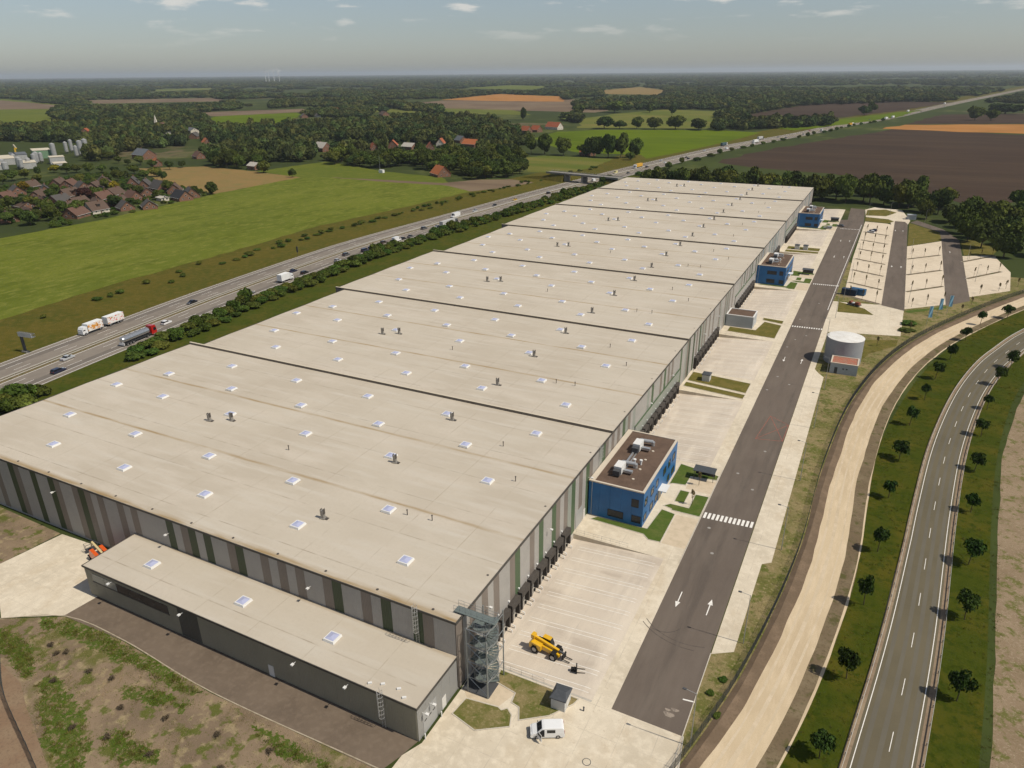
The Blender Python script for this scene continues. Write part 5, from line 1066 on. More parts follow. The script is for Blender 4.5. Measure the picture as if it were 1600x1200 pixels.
for s in (-1, 1):
    MB().box(s*.62-.2,h-.3,.72,s*.62+.2,h-.07,.9).build('headlight', m_lampw, van); MB().box(s*.86-.06,-h-.01,.9,s*.86+.06,-h+.04,1.5).build('tail_light', m_lampr, van); MB().box(s*1.05-.12,h-1.2,1.1,s*1.05+.12,h-1.1,1.35).build('mirror', m_black, van)
MB().box(-.9,h-.06,.32,.9,h+.02,.52).build('bumper', m_dkgrey, van); put_wheels(van, (-w+.1, w-.1), (-h+.95, h-.95), .34, .22)

# ------------------------------------------------------------------ yellow telehandler in the first yard
tele = T('telehandler', 'yellow telehandler with raised cab parked in the first loading yard', 'telehandler', (8.9, 13.6, rampz(9.0)+.0), R(-97)); YL = PAINTS['yellow']; YL2 = paint('machine_yellow', (.70,.40,.015))
tele.rotation_euler = (R(0), R(0), R(-97))
MB().side([(-2.7,.7),(-2.75,1.5),(-2.3,1.75),(-1.2,1.6),(2.0,1.25),(2.6,1.1),(2.6,.65)], -.55, .55).build('chassis', YL2, tele)
MB().side([(-2.75,.75),(-2.8,1.65),(-2.4,1.95),(-.6,1.75),(-.6,.75)], .1, 1.15).build('engine_cover', YL2, tele)
k = MB(); k.cyl((.0,-2.6,2.35),(.0,2.3,1.55),.30,.27,4); bo = k.build('boom', YL2, tele); MB().cyl((0,2.2,1.57),(0,3.3,1.38),.2,.2,4).build('boom_extension', m_dkgrey, bo); MB().box(-.45,-2.85,2.0,.45,-2.2,2.75).build('boom_pivot', YL2, bo)
MB().cyl((0,-.9,1.2),(0,.9,1.75),.1,None,8).build('lift_cylinder', m_rim, tele)
MB().side([(-.9,1.0),(-1.0,2.45),(.35,2.45),(.75,1.5),(.75,1.0)], -1.15, -.35).build('cab', m_cglass, tele); MB().box(-1.17,-1.05,2.45,-.33,.4,2.55).build('cab_roof', YL2, tele)
k = MB()
for x in (-1.16,-.36):
    for p, q_ in (((x,-1.0,2.45),(x,-.9,1.0)),((x,.35,2.45),(x,.75,1.5)),((x,.75,1.5),(x,.75,1.0))): k.bar(p, q_, .07)
k.build('cab_frame', m_black, tele)
put_wheels(tele, (-1.0, 1.0), (-1.75, 1.75), .68, .5); MB().box(-1.25,1.35,1.42,1.25,2.2,1.48).box(-1.25,-2.2,1.42,1.25,-1.35,1.48).build('mudguard', m_black, tele)
k = MB().box(-.6,3.2,.5,.6,3.35,1.5).box(-.5,3.35,.5,-.35,4.6,.57).box(.35,3.35,.5,.5,4.6,.57); k.cyl((-.6,3.3,1.3),(.6,3.3,1.3),.12,None,8); k.build('fork_carriage', m_black, tele)
at = T('lifting_attachment', 'black lifting attachment lying on the yard in front of the telehandler', 'attachment', (15.0, 11.6, rampz(15.0)), R(-70))
MB().box(-.7,-.1,.05,.7,.1,1.0).build('back_frame', m_black, at); MB().box(-.5,.1,.05,-.36,1.4,.14).box(.36,.1,.05,.5,1.4,.14).build('fork', m_black, at); MB().cyl((-.6,-.3,.2),(.6,-.3,.9),.12,None,8).box(-.25,-.9,.05,.25,-.1,.6).build('winch', m_black, at)

# ------------------------------------------------------------------ orange boom lift by the annex end
bl = T('boom_lift', 'orange boom lift parked between hall wall and annex end', 'boom lift', (-80.2, -3.5, 0), R(75), scale=(1.2, 1.2, 1.2)); OR = PAINTS['orange']
MB().tbox(-1.1,-1.9,.35,1.1,1.9,.85,.1,.2).build('chassis', m_dkgrey, bl); put_wheels(bl, (-1.1, 1.1), (-1.3, 1.3), .5, .38)
MB().tbox(-1.2,-2.3,.9,-.25,1.3,2.0,.2,.3).tbox(.25,-2.3,.9,1.2,1.3,2.0,.2,.3).build('engine_hood', OR, bl); MB().tbox(-1.0,-2.9,.8,1.0,-1.9,2.0,.15,.25).build('counterweight', OR, bl)
MB().cyl((0,-2.2,2.15),(0,2.4,2.35),.22,.2,4).cyl((0,2.4,2.3),(0,3.3,1.2),.14,None,4).build('boom', mat('boom_cream', (.62,.50,.26), .5), bl); k = MB()
for a, b in (((-.9,3.2),(.9,3.2)),((-.9,4.1),(.9,4.1)),((-.9,3.2),(-.9,4.1)),((.9,3.2),(.9,4.1))):
    for z in (.55,1.1,1.6): k.bar((*a,z),(*b,z),.045)
    k.bar((*a,.5),(*a,1.6),.045)
k.box(-.9,3.2,.45,.9,4.1,.52); k.build('basket', m_dkgrey, bl)
# ------------------------------------------------------------------ vegetation
m_bark = mat('bark', (.10,.075,.055), .95, layers=((3,(.07,.052,.04),.45,.65),), space='obj')
def leafmat(name, c, rand=.22):
    M = mat(name, c, .9, .05, layers=((1.6,tuple(x*1.9 for x in c),.48,.68),(2.4,tuple(x*.62 for x in c),.52,.72)), space='obj', rand=rand)  # noise varies the leaf tone; its paler blotches paint in sunlit highlights
    return M
m_leaf = leafmat('leaf_broad', (.060,.080,.0165)); m_leaf2 = leafmat('leaf_dark', (.042,.060,.0145)); m_leaf3 = leafmat('leaf_light', (.080,.098,.019)); m_leafy = leafmat('leaf_yellow', (.20,.17,.015)); m_leafp = leafmat('leaf_purple', (.05,.022,.018)); m_young = leafmat('leaf_young', (.030,.055,.012), .2); m_sap = leafmat('leaf_sapling', (.17,.135,.06), .15)
m_far = leafmat('leaf_far', (.047,.064,.021), .4); m_hedge = leafmat('leaf_hedge', (.052,.088,.016), .2)
def crown(name, seed, mm, nl=12, nq=1500, q=.085, shape='round', core=.86, spread=.62):
    """crown in a unit box: x,y in -1..1, z 0..1"""
    g = np.random.default_rng(seed); lob = []
    for i in range(nl):
        while True:
            p = g.uniform(-1, 1, 3)
            if np.linalg.norm(p) < 1: break
        z = .5+p[2]*.30
        rr = g.uniform(.30, .46)
        if shape == 'round': wx = spread*math.sqrt(max(.05, 1-((z-.5)/.55)**2))
        elif shape == 'tall': wx = .45*(1.15-z)
        elif shape == 'bush': z = .36+abs(p[2])*.28; wx = spread
        else: wx = spread
        lob.append((p[0]*wx, p[1]*wx, z, rr))
    lob.append((0, 0, .5, .5)); L_ = np.array(lob)
    bm = bmesh.new(); bmesh.ops.create_icosphere(bm, subdivisions=2, radius=1); bm.verts.ensure_lookup_table()
    iv = np.array([v.co[:] for v in bm.verts]); itf = [tuple(v.index for v in f.verts) for f in bm.faces]; bm.free()
    V_ = []; F_ = []; b = 0
    for (x, y, z, r_) in lob:
        dis = 1+.16*g.standard_normal(len(iv))
        P = iv*dis[:, None]*r_*core*np.array([1, 1, .62])+np.array([x, y, z]); P[:, 2] = np.clip(P[:, 2], .02, None)
        V_.append(P); F_ += [tuple(b+i for i in f) for f in itf]; b += len(iv)
    w = L_[:, 3]**2; w /= w.sum(); idx = g.choice(len(L_), nq, p=w)
    d = g.standard_normal((nq, 3)); d /= np.linalg.norm(d, axis=1)[:, None]; d[:, 2] = np.where(d[:, 2] < -.35, -d[:, 2], d[:, 2])
    pos = L_[idx, :3]+d*(L_[idx, 3]*g.uniform(.80, 1.12, nq))[:, None]*np.array([1, 1, .62])
    nrm = d+.75*g.standard_normal((nq, 3)); nrm /= np.linalg.norm(nrm, axis=1)[:, None]
    a = np.cross(nrm, g.standard_normal((nq, 3))); a /= np.linalg.norm(a, axis=1)[:, None]; c = np.cross(nrm, a)
    s = q*g.uniform(.6, 1.4, nq)[:, None]; zs = np.array([1, 1, .8])
    Q = np.stack([pos-a*s*zs, pos+c*s*.7*zs, pos+a*s*zs, pos-c*s*.7*zs], 1).reshape(-1, 3); V_.append(Q)
    F_ += [(b+4*i, b+4*i+1, b+4*i+2, b+4*i+3) for i in range(nq)]
    me = bpy.data.meshes.new(name); me.from_pydata(np.concatenate(V_).tolist(), [], F_); me.materials.append(mm); me.update(); return me
def trunk_mesh(seed, zc=.45, r_=.055, limbs=5):
    g = random.Random(seed); k = MB(); k.cyl((0,0,-.02),(.02,.01,zc*.55),r_,r_*.8,8,0,False); k.cyl((.02,.01,zc*.55),(.01,.0,zc+.35),r_*.8,r_*.25,7,0,False)
    for i in range(limbs):
        a = 2*math.pi*i/limbs+g.random(); z = zc*(.55+.35*g.random()); k.cyl((.02,.01,z),(.42*math.cos(a),.42*math.sin(a),z+.22),r_*.45,r_*.12,5,0,False)
    return k.mesh('trunk', m_bark)
CR = [crown('crown', 100+i, mm, nl, nq, q, 'round', .80) for i, (mm, nl, nq, q) in enumerate(((m_leaf,13,1500,.085),(m_leaf,11,1500,.09),(m_leaf2,13,1500,.085),(m_leaf2,10,1400,.09),(m_leaf3,12,1500,.085),(m_leaf,15,1700,.08)))]
CB_ = [crown('crown', 200+i, mm, 8, 1000, .11, 'bush', .82, .6) for i, mm in enumerate((m_hedge, m_leaf, m_hedge, m_leaf3))]
CY = crown('crown', 300, m_leafy, 8, 900, .11, 'round', .82); CP = crown('crown', 301, m_leafp, 8, 900, .11, 'round', .82); CPOP = crown('crown', 302, m_leaf2, 12, 1200, .09, 'tall', .8)
TRK = [trunk_mesh(i) for i in range(3)]
def tree(name, label, x, y, r_, h, k=0, group=None, crown_mesh=None, z0=.16, cat='tree', rnd=None, z=0):
    g = rnd or rng; t = T(name, label, cat, (x, y, z), g.uniform(0, 6.28), group)
    O('trunk', TRK[k % 3], t, (0, 0, 0), scale=(r_*.85, r_*.85, h*.8))
    O('crown', crown_mesh or CR[k % 6], t, (0, 0, h*z0), g.uniform(0, 6.28), scale=(r_*1.05, r_*1.05, h*(1-z0)))
    return t
def bush(label, x, y, r_, h, k=0, group=None, name='shrub', crown_mesh=None):
    t = T(name, label, 'shrub', (x, y, 0), rng.uniform(0, 6.28), group)
    O('foliage', crown_mesh or CB_[k % 4], t, (0, 0, -.05*h), scale=(r_, r_, h)); MB_STEM(t, h); return t
me_stem = MB().cyl((0,0,0),(.05,.02,.5),.06,.03,6,0,False).cyl((0,0,0),(-.1,.1,.5),.05,.02,6,0,False).mesh('stem', m_bark)
def MB_STEM(t, h): O('stem', me_stem, t, scale=(h*.5, h*.5, h))
# young roadside trees
CYN = [crown('crown', 400+i, m_young, 11, 900, .105, 'round', .40, .80) for i in range(4)]
k = MB().cyl((0,0,0),(.02,.01,1.0),.04,.022,7,0,False); 
for i in range(6): a = i*1.05; k.cyl((.015,.0,.45+.05*i),(.30*math.cos(a),.30*math.sin(a),.66+.05*i),.014,.006,5,0,False)
me_yt = k.mesh('trunk', m_bark)
YL_ = [(51.3,11.6),(53.6,28.9),(55.1,48.8),(56.7,67.0),(58.1,89.7),(60.0,110.1),(62.2,131.9),(66.0,152.1),(69.2,171.1),(73.9,191.4),(79.5,214.7),(85.4,236.2),(95.1,249.2)]
YR_ = [(67.4,10.0),(68.8,31.5),(70.9,52.4),(72.5,70.3),(74.1,91.3),(76.1,112.1),(78.8,132.9),(81.5,152.4),(85.4,173.4),(90.6,190.7)]
for side, lst in (('between the sandy track and the country road', YL_), ('on the outer verge of the country road', YR_)):
    for i, (x, y) in enumerate(lst):
        h = 5.5+rng.uniform(-1.0, .9); r_ = 1.95+rng.uniform(-.5, .4)
        t = T('roadside_tree', f'{ordw(i)} young tree from the camera {side}', 'tree', (x, y, -.02), rng.uniform(0, 6.28), 'young roadside trees'); t.rotation_euler = (rng.uniform(-.07, .07), rng.uniform(-.07, .07), rng.uniform(0, 6.28))
        O('trunk', me_yt, t, scale=(2.2, 2.2, h*.8)); O('crown', CYN[i % 4], t, (0, 0, h*.30), rng.uniform(0, 6.28), scale=(r_, r_, h*.70))
# slim saplings in the car parks
CS = [crown('crown', 500+i, m_sap, 6, 150, .12, 'tall', .10, .5) for i in range(3)]
me_stt = MB().cyl((0,0,0),(0,0,1),.03,.015,6,0,False).mesh('trunk', m_bark); n_ = 0
for grp, lst, fr in (('first', DIV, (.16,.5,.85)), ('second', DIV2+[((60.6,248.5),(75.2,261))], (.14,.5,.92)), ('third', DIV3, (.2,.55,.9))):
    for i, (p, q_) in enumerate(lst):
        for j, f in enumerate(fr):
            x = p[0]+(q_[0]-p[0])*f; y = p[1]+(q_[1]-p[1])*f; h = 5.2+rng.uniform(-.6, .6)
            t = T('sapling', f'{("left","middle","right")[j]} slim sapling on the {ordw(i)} planting strip of the {grp} car park', 'sapling', (x, y, .04), rng.uniform(0, 6.28), 'car park saplings')
            O('trunk', me_stt, t, scale=(2, 2, h*.85)); O('crown', CS[(i+j) % 3], t, (0, 0, h*.35), scale=(.55, .55, h*.6))
for i, (x, y) in enumerate(((19.0,76.5),(19.6,67.6),(88.5,284),(96,292),(99,297),(104,303),(80,250),(84,262),(62,216),(52,195))):
    t = T('sapling', ('slim sapling beside the nearest bike shelter','slim sapling on the lawn before the nearest blue office','sapling at the near edge of the third car park','second sapling along the third car park edge','third sapling along the third car park edge','sapling at the outer corner of the third car park','sapling on the dry ground behind the flags','sapling between the flags and the car park lane','sapling on the dry ground by the lay-by shrub','sapling on the dry ground behind the tank')[i], 'sapling', (x, y, .03), rng.uniform(0, 6.28), 'saplings on the site')
    O('trunk', me_stt, t, scale=(2, 2, 3.4)); O('crown', CS[i % 3], t, (0, 0, 1.3), scale=(.8, .8, 2.8))
# low dead shrubs on the rough ground
k = MB(); g = random.Random(5)
for i in range(22): a = g.uniform(0, 6.28); e = g.uniform(.5, 1.2); k.cyl((0,0,0),(.7*math.cos(a)*math.cos(e),.7*math.sin(a)*math.cos(e),.9*math.sin(e)),.03,.008,4,0,False)
me_twig = k.mesh('twigs', mat('dry_twigs', (.07,.05,.038), .9)); CD = crown('foliage', 600, mat('dry_leaves', (.09,.07,.045), .9), 5, 160, .12, 'bush', .2, .5)
for i, (x, y) in enumerate(((-66,-22.8),(-63.3,-23.5),(-62.2,-22.6),(-54.9,-23.7),(-50.2,-23.1),(-43.7,-26.3),(-46.9,-31.8),(-40.8,-30.6),(-32.8,-29.9),(-26.8,-23.3),(-58,-27.5),(-36,-24.5),(-22,-27),(-28,-34),(-18,-22))):
    t = T('dry_shrub', f'{ordw(i)} bare dry shrub from the concrete apron on the rough ground', 'shrub', (x, y, -.02), i*1.3, 'dry shrubs on rough ground'); O('twigs', me_twig, t, scale=(1.0, 1.0, .9)); O('foliage', CD, t, scale=(.75, .75, .7))
bush('green shrub mound beside the turning area and flags', 61.5, 226, 3.6, 1.6, 0, None); bush('lower green shrub mound nearer the tank', 61.0, 217.5, 3.4, 1.0, 1, None)
for i, (x, y) in enumerate(((36.5,20),(37.0,12.5),(35.2,16.2))): bush(('dark green clump on the verge beside the access road','larger green clump on the verge near the street lamp','small green clump on the verge nearest the kerb')[i], x, y, .9, .5, i, 'verge clumps')
# hedge row between motorway and hall
hx = [(30,-168),(46,-172),(72,-175),(86,-174),(110,-174.5),(143,-180),(167,-179),(209,-186),(246,-179),(291,-181),(354,-185),(445,-182),(560,-174)]
HYs = [a for a, _ in hx]; HXs = [b for _, b in hx]
y = 14.; i = 0
while y < 545:
    x = moto(y, 21.0)[0]+rng.uniform(-1.3, 1.3)
    big = y < 40
    if not (44 < y < 74):
        r_ = rng.uniform(3.2, 4.6)*(1.25 if big else 1); h = rng.uniform(3.6, 6.0)*(1.2 if big else 1)
        if rng.random() < .12: h *= 1.5
        if 140 < y < 195 or 255 < y < 285 or 76 < y < 98: h = min(h, 3.3)
        bush(f'{ordw(i)} shrub from the camera in the hedge along the motorway', x, y, r_, h, i, 'hedge shrubs along the motorway', 'hedge_shrub'); i += 1
    y += rng.uniform(4.0, 6.0)
for j in range(9): bush(f'{ordw(j)} shrub of the dense clump at the near end of the motorway hedge', -170+rng.uniform(-5, 7), 15+j*2.6+rng.uniform(-2, 2), rng.uniform(3.5, 4.8), rng.uniform(4.2, 6.0), j, 'dense clump behind the hall')
y = 74.; i = 0
while y < 545:
    r_ = rng.uniform(2.6, 4.2); bush(f'{ordw(i)} shrub from the camera in the second hedge row, nearer the hall', moto(y, 26.0)[0]+rng.uniform(-1.6, 1.6), y, r_, rng.uniform(2.2, 4.2), i+1, 'second hedge row along the motorway', 'hedge_shrub'); i += 1; y += rng.uniform(4.5, 7.5)
# shrubs along the far motorway bank
i = 0; y = 40.
while y < 640:
    if rng.random() < (.4 if y < 180 else .75): bush(f'{ordw(i % 60)} low bank shrub from the camera, {("lower","upper","top")[i//60]} row', moto(y, -rng.uniform(36, 52) if y < 200 else -rng.uniform(38, 48))[0], y, rng.uniform(1.4, 3.4), rng.uniform(1.0, 2.6), i, 'shrubs on the far motorway bank', 'bank_shrub'); i += 1
    y += rng.uniform(3.6, 6.2)
# belt of trees behind the far end of the hall and around the car parks
UT = []
for j in range(25): UT.append((-134+j*8.2+rng.uniform(-2.5, 2.5), 522+rng.uniform(-9, 10)-(j*.55), rng.uniform(7.5, 10), rng.uniform(14, 20)))
for j in range(13): UT.append((-75+j*12+rng.uniform(-4, 4), 543+rng.uniform(-8, 8), rng.uniform(7, 9), rng.uniform(14, 18)))
for i, (x, y, r_, h) in enumerate(sorted(UT)): tree('belt_tree', f'{ordw(i)} tree from the bridge in the belt behind the hall', x, y, r_, h, i, 'tree belt behind the hall', None, .06)
CL = [(71,462),(88.5,420),(95.5,383),(104,363),(81,505),(127,526),(98,474),(64,511),(57,522),(83,456),(105,444),(116,449),(92,440),(100,410),(78,485),(110,420),(112,395),(90,398),(68,490),(120,470),(135,500),(118,372)]
for i, (x, y) in enumerate(CL): tree('grove_tree', f'{ordw(i)} leafy tree of the grove beyond the car parks', x, y, rng.uniform(6.5, 9.5), rng.uniform(12, 17), i, 'grove beyond the car parks', None, .07)
# motorway-side trees beyond the bridge
for i in range(26):
    y = 590+i*36+rng.uniform(-8, 8); bush(f'{ordw(i)} shrub beyond the bridge on the near side of the motorway', moto(y, rng.uniform(19, 26))[0], y, rng.uniform(3.5, 6), rng.uniform(3.5, 8), i, 'shrubs beyond the bridge', 'motorway_shrub')
# single trees and rows in the fields
lab = ['first oak from the village in the long field row','second oak, small, in the long field row','third oak in the long field row','fourth oak in the long field row','fifth oak, broad, in the long field row','sixth oak in the long field row','last small oak of the long field row beside the wood',
 'first tree from the wood in the row above the bridge','second tree from the wood in the row above the bridge','third tree in the row above the bridge','low tree before the red farmhouse above the bridge','tall tree beside the red farmhouse above the bridge','broad tree right of the red farmhouse','second broad tree right of the red farmhouse','last round tree of the row above the bridge','small bush-like tree below that row by the motorway',
 'round tree behind the village gardens','small round tree at the field corner by the last houses','round tree standing free beside the ochre field','lone small tree in the green field','tree beside the brick barn','dark tree left of the far brown field','broad dark tree group by the far brown field','distant tree before the pale wood','distant slender tree before the pale wood','low dark tree beyond the red farm','tall narrow poplar by the red farm','round tree beside the orange field','smaller round tree beside the orange field','broad dark tree at the right end of the far field','distant tree by the upper brown field','second distant tree by the upper brown field','distant low tree left of the wood']
for i, (x, y, r_, h) in enumerate(DATA['TREES']): tree('field_tree', lab[i], x, y, max(r_, 3.5), h, i*5+2, 'trees standing in the fields', CPOP if 'poplar' in lab[i] else None, .03)
for i, (x, y) in enumerate(DATA['VTREES']):
    yl = i in (9, 13, 20); pu = i == 34
    tree('garden_tree', f'{ordw(i)} garden tree among the village houses', x, y, rng.uniform(4.2, 7.0), rng.uniform(7, 11), i, 'garden trees in the village', CY if yl else CP if pu else None)
# ------------------------------------------------------------------ village and farms
def wallm(n, c): return mat('wall_'+n, c, .9, layers=((1.2,tuple(x*.8 for x in c),.45,.65),), space='obj')
def roofm(n, c): return mat('tiles_'+n, c, .85, layers=((1.5,tuple(x*.75 for x in c),.45,.65),(5,tuple(x*1.2 for x in c),.5,.75)), space='obj')
m_brick = wallm('brick', (.21,.115,.078)); m_plast = wallm('plaster', (.60,.55,.46)); m_timber = wallm('timber', (.16,.11,.075))
RM = {'brown': roofm('brown', (.105,.070,.052)), 'grey': roofm('grey', (.085,.078,.072)), 'black': roofm('black', (.035,.035,.038)), 'red': roofm('red', (.34,.10,.045)), 'orange': roofm('orange', (.44,.14,.05)), 'redbrown': roofm('redbrown', (.13,.072,.052)), 'slate': roofm('slate', (.13,.14,.15)), 'pale': roofm('pale', (.46,.42,.36))}
m_gutter = mat('gutter_white', (.66,.64,.60), .6)
def house(label, x, y, rz, w=8.5, l=11, eave=3.2, ridge=4.6, roof='brown', wall=None, dormer=False, cat='house', name='house', group='village houses', chim=True):
    wall = wall or m_brick; near_ = y < 360 and x > -600 and ridge > 1
    if near_: w *= 1.22; l *= 1.15; eave *= .85; ridge *= 1.05
    t = T(name, label, cat, (x, y, 0), rz, group); hw, hl = w/2, l/2; top = eave+ridge
    MB().add([(-hw,-hl,-.05),(hw,-hl,-.05),(hw,hl,-.05),(-hw,hl,-.05),(-hw,-hl,eave),(hw,-hl,eave),(hw,hl,eave),(-hw,hl,eave),(0,-hl,top-.15),(0,hl,top-.15)],
             [(0,1,5,8,4),(2,3,7,9,6),(1,2,6,5),(3,0,4,7)]).build('wall', wall, t)
    ov = .5; k = MB(); dz = ridge*ov/hw
    for s in (-1, 1):
        a = [(s*(hw+ov),-hl-ov,eave-dz),(s*(hw+ov),hl+ov,eave-dz),(0,hl+ov,top),(0,-hl-ov,top)]; b = [(p[0],p[1],p[2]-.2) for p in a]
        k.add(a+b, [(0,1,2,3),(7,6,5,4),(0,4,5,1),(1,5,6,2),(3,2,6,7),(0,3,7,4)])
    rf = k.build('roof', RM[roof], t)
    if chim: MB().box(-.35,-.35,0,.35,.35,1.5).build('chimney', m_brick, rf, (.6, hl*.4, top-.6))
    k = MB()
    for s in (-1, 1): k.cyl((s*(hw+ov),-hl-ov,eave-dz-.05),(s*(hw+ov),hl+ov,eave-dz-.05),.09,None,6)
    k.build('gutter', m_gutter, rf)
    for s in (-1, 1):
        for f in (-.3, .3):
            wd = MB().box(-.6,-.03,0,.6,.03,1.2).build('window', m_gutter, t, (f*w*.75, s*(hl+.03), 1.1)); MB().box(-.52,-.045,.08,.52,.045,1.12).build('pane', m_win, wd)
        wd = MB().box(-.6,-.03,0,.6,.03,1.2).build('window', m_gutter, t, (0, s*(hl+.03), eave+.6)); MB().box(-.52,-.045,.08,.52,.045,1.12).build('pane', m_win, wd)
        for f in (-.3, .1, .35):
            wd = MB().box(-.03,-.6,0,.03,.6,1.2).build('window', m_gutter, t, (s*(hw+.03), f*l, 1.0)); MB().box(-.045,-.52,.08,.045,.52,1.12).build('pane', m_win, wd)
    MB().box(hw,-.55,0,hw+.06,.55,2.1).build('door', m_timber, t)
    if dormer:
        d = MB().box(-.9,-1.2,-.6,1.0,1.2,1.3).build('dormer', RM[roof], t, (hw*.55, 0, eave+ridge*.42)); MB().box(1.0,-1.0,.1,1.04,1.0,1.1).build('pane', m_win, d)
    return t
Hs = DATA['HOUSES']
HL = [  # label, rz deg, w, l, eave, ridge, roof, wall, dormer
 ('brick house with orange gable at the village edge of the picture', 20, 8, 10, 3.2, 4.5, 'redbrown', m_brick, 0),('dark grey roofed house behind the gardens', 70, 9, 12, 3.2, 4.4, 'grey', m_brick, 0),('dark roofed house with a bare brick gable', 60, 8, 12, 3.2, 5, 'grey', m_brick, 0),('long brown roofed house in the front garden row', 75, 9, 14, 3, 4.2, 'brown', m_brick, 0),('low brown roofed bungalow in the front garden row', 80, 9, 14, 2.6, 3, 'brown', m_brick, 0),
 ('brown roofed house below the silos', 30, 9, 11, 3.2, 4.8, 'brown', m_brick, 0),('pale brown roofed house below the silos, second one', 35, 9, 13, 3, 4, 'redbrown', m_brick, 0),('tall brown roofed house in the middle of the gardens', 10, 9, 12, 3.4, 5, 'brown', m_brick, 1),('large brown roofed double house', 20, 10, 16, 3.4, 5, 'brown', m_brick, 0),('red brown roofed house by the yellow bush', 15, 9, 12, 3.2, 4.6, 'redbrown', m_brick, 0),
 ('square brown roofed house near the green field', 10, 9, 10, 3.2, 4.2, 'brown', m_brick, 0),('brown roofed house with white walls at the green field', 0, 9, 11, 3.2, 5, 'brown', m_plast, 1),('brown roofed house with dormer window behind the trees', 55, 10, 11, 3.2, 5, 'brown', m_brick, 1),('grey brown roofed house beside dark shrubs', 25, 9, 11, 3.2, 4.4, 'brown', m_brick, 0),('small grey roofed house close to the field edge', 70, 8, 9, 3, 4, 'grey', m_brick, 0),
 ('brick cottage with white gable boards at the field edge', 60, 8, 9, 3, 3.6, 'grey', m_brick, 0),('steep dark roofed house, first in the back row', 45, 9, 11, 3.4, 6, 'grey', m_brick, 1),('dark roofed house, second in the back row', 40, 9, 11, 3.4, 5.4, 'grey', m_brick, 0),('long dark grey roofed house, third in the back row', 75, 9, 14, 3.4, 5.4, 'grey', m_brick, 0),('dark roofed house, fourth in the back row', 45, 9, 10, 3.2, 4.8, 'brown', m_brick, 0),
 ('black roofed house at the corner of the green field', 75, 9, 13, 3.2, 4.6, 'black', m_brick, 0),('grey roofed house behind the black roofed one', 60, 9, 11, 3.2, 4.8, 'grey', m_brick, 0),('flat white carport beside the dark roofed houses', 75, 6, 9, 2.6, .6, 'pale', m_plast, 0),
 ('large barn with a slate blue roof', 78, 16, 26, 5, 6, 'slate', m_brick, 0),('orange roofed barn beside the ochre field', 60, 9, 14, 3.5, 4.6, 'orange', m_brick, 0),('brick barn with pale roof at the wood edge', 80, 10, 13, 4, 3, 'pale', m_brick, 0),('brick farmhouse with pale grey roof in the trees', 75, 14, 20, 5, 6, 'pale', m_brick, 0),('orange roofed house among trees left of the wood', 60, 10, 14, 3.6, 5, 'orange', m_brick, 0),
 ('red tiled farmhouse alone in front of the wood', 55, 13, 18, 3.0, 6.5, 'orange', m_brick, 0),('wide orange roofed house deep in the wood', 78, 12, 22, 4, 5.5, 'orange', m_brick, 0),('orange roofed house with white gable in the wood', 20, 10, 14, 4, 6, 'red', m_plast, 0),('red roofed house with white trim in the wood', 30, 12, 14, 4, 6, 'red', m_brick, 0),('grey roofed barn in the wood', 80, 12, 18, 4, 4, 'pale', m_brick, 0),
 ('grey roofed house above the wide orange roof', 60, 12, 16, 4, 5, 'slate', m_brick, 0),('red roofed house, first of the farm row by the lime field', 70, 12, 16, 4, 6, 'red', m_brick, 0),('red roofed house, second of the farm row by the lime field', 70, 12, 16, 4, 6, 'red', m_brick, 0),('long red farmhouse with white gables by the lime field', 70, 14, 28, 4.5, 7, 'red', m_plast, 0),('red farmhouse half hidden by trees above the bridge', 60, 11, 16, 3.8, 5.5, 'orange', m_brick, 0),
 ('small red roof at the left edge of the wood', 50, 9, 12, 3.4, 5, 'red', m_brick, 0),('small red roof between the trees of the wood', 40, 9, 12, 3.4, 5, 'red', m_brick, 0),('brick house with grey roof by the church', 30, 12, 18, 4, 5, 'grey', m_brick, 0),('grey roofed hall near the church', 70, 14, 24, 5, 4, 'slate', m_plast, 0),('pale roofed hall right of the church', 75, 14, 26, 5, 3, 'pale', m_plast, 0),('red roofed house behind the dark tree row', 40, 12, 15, 4, 5, 'red', m_brick, 0),
 ('big orange farmhouse in the far village', 60, 18, 26, 5, 8, 'orange', m_brick, 0),('pale houses roof in the far village', 70, 16, 24, 4, 5, 'grey', m_plast, 0),('grey roofed house in the far village', 50, 14, 22, 4, 5, 'grey', m_brick, 0),('dark roofed house of the far hamlet', 60, 16, 22, 4, 6, 'brown', m_brick, 0),('red roofed house at the far corner of the ochre field', 70, 10, 13, 3.4, 4.6, 'redbrown', m_brick, 0)]
for (x, y), (lb, a, w, l, e, r_, rf, wl_, dm) in zip(Hs, HL):
    house(lb, x, y, R(a), w, l, e, r_, rf, wl_, bool(dm), 'barn' if 'barn' in lb or 'hall' in lb else 'house', 'barn' if 'barn' in lb else 'house', 'village and farm buildings', 'carport' not in lb)
XH = [(-603.7,307.3),(-469.9,222.8),(-479.9,243.5),(-481.7,266.8),(-558.7,322.8),(-548.4,327.2),(-500.2,309.6),(-471.5,304.4),(-479.0,322.2),(-506.7,268.6),(-471.3,209.2),(-543.5,276.1),(-442.1,237.9),(-462.1,268.6)]
XL = ['brown house between the dark roofs at the back','brown house in the front row near the hedge','brown house behind the front garden trees','red brown house among the front gardens','grey house right of the brown pair','brown house beside the grey one at the back','brown house left of the steep dark roofs','grey bungalow below the steep dark roofs','brown house under the steep dark roofs','brown house in the middle garden row','brown roof half hidden at the left front','dark roof in the middle of the left gardens','brown roof at the field edge among trees','grey brown roof next to the square house']
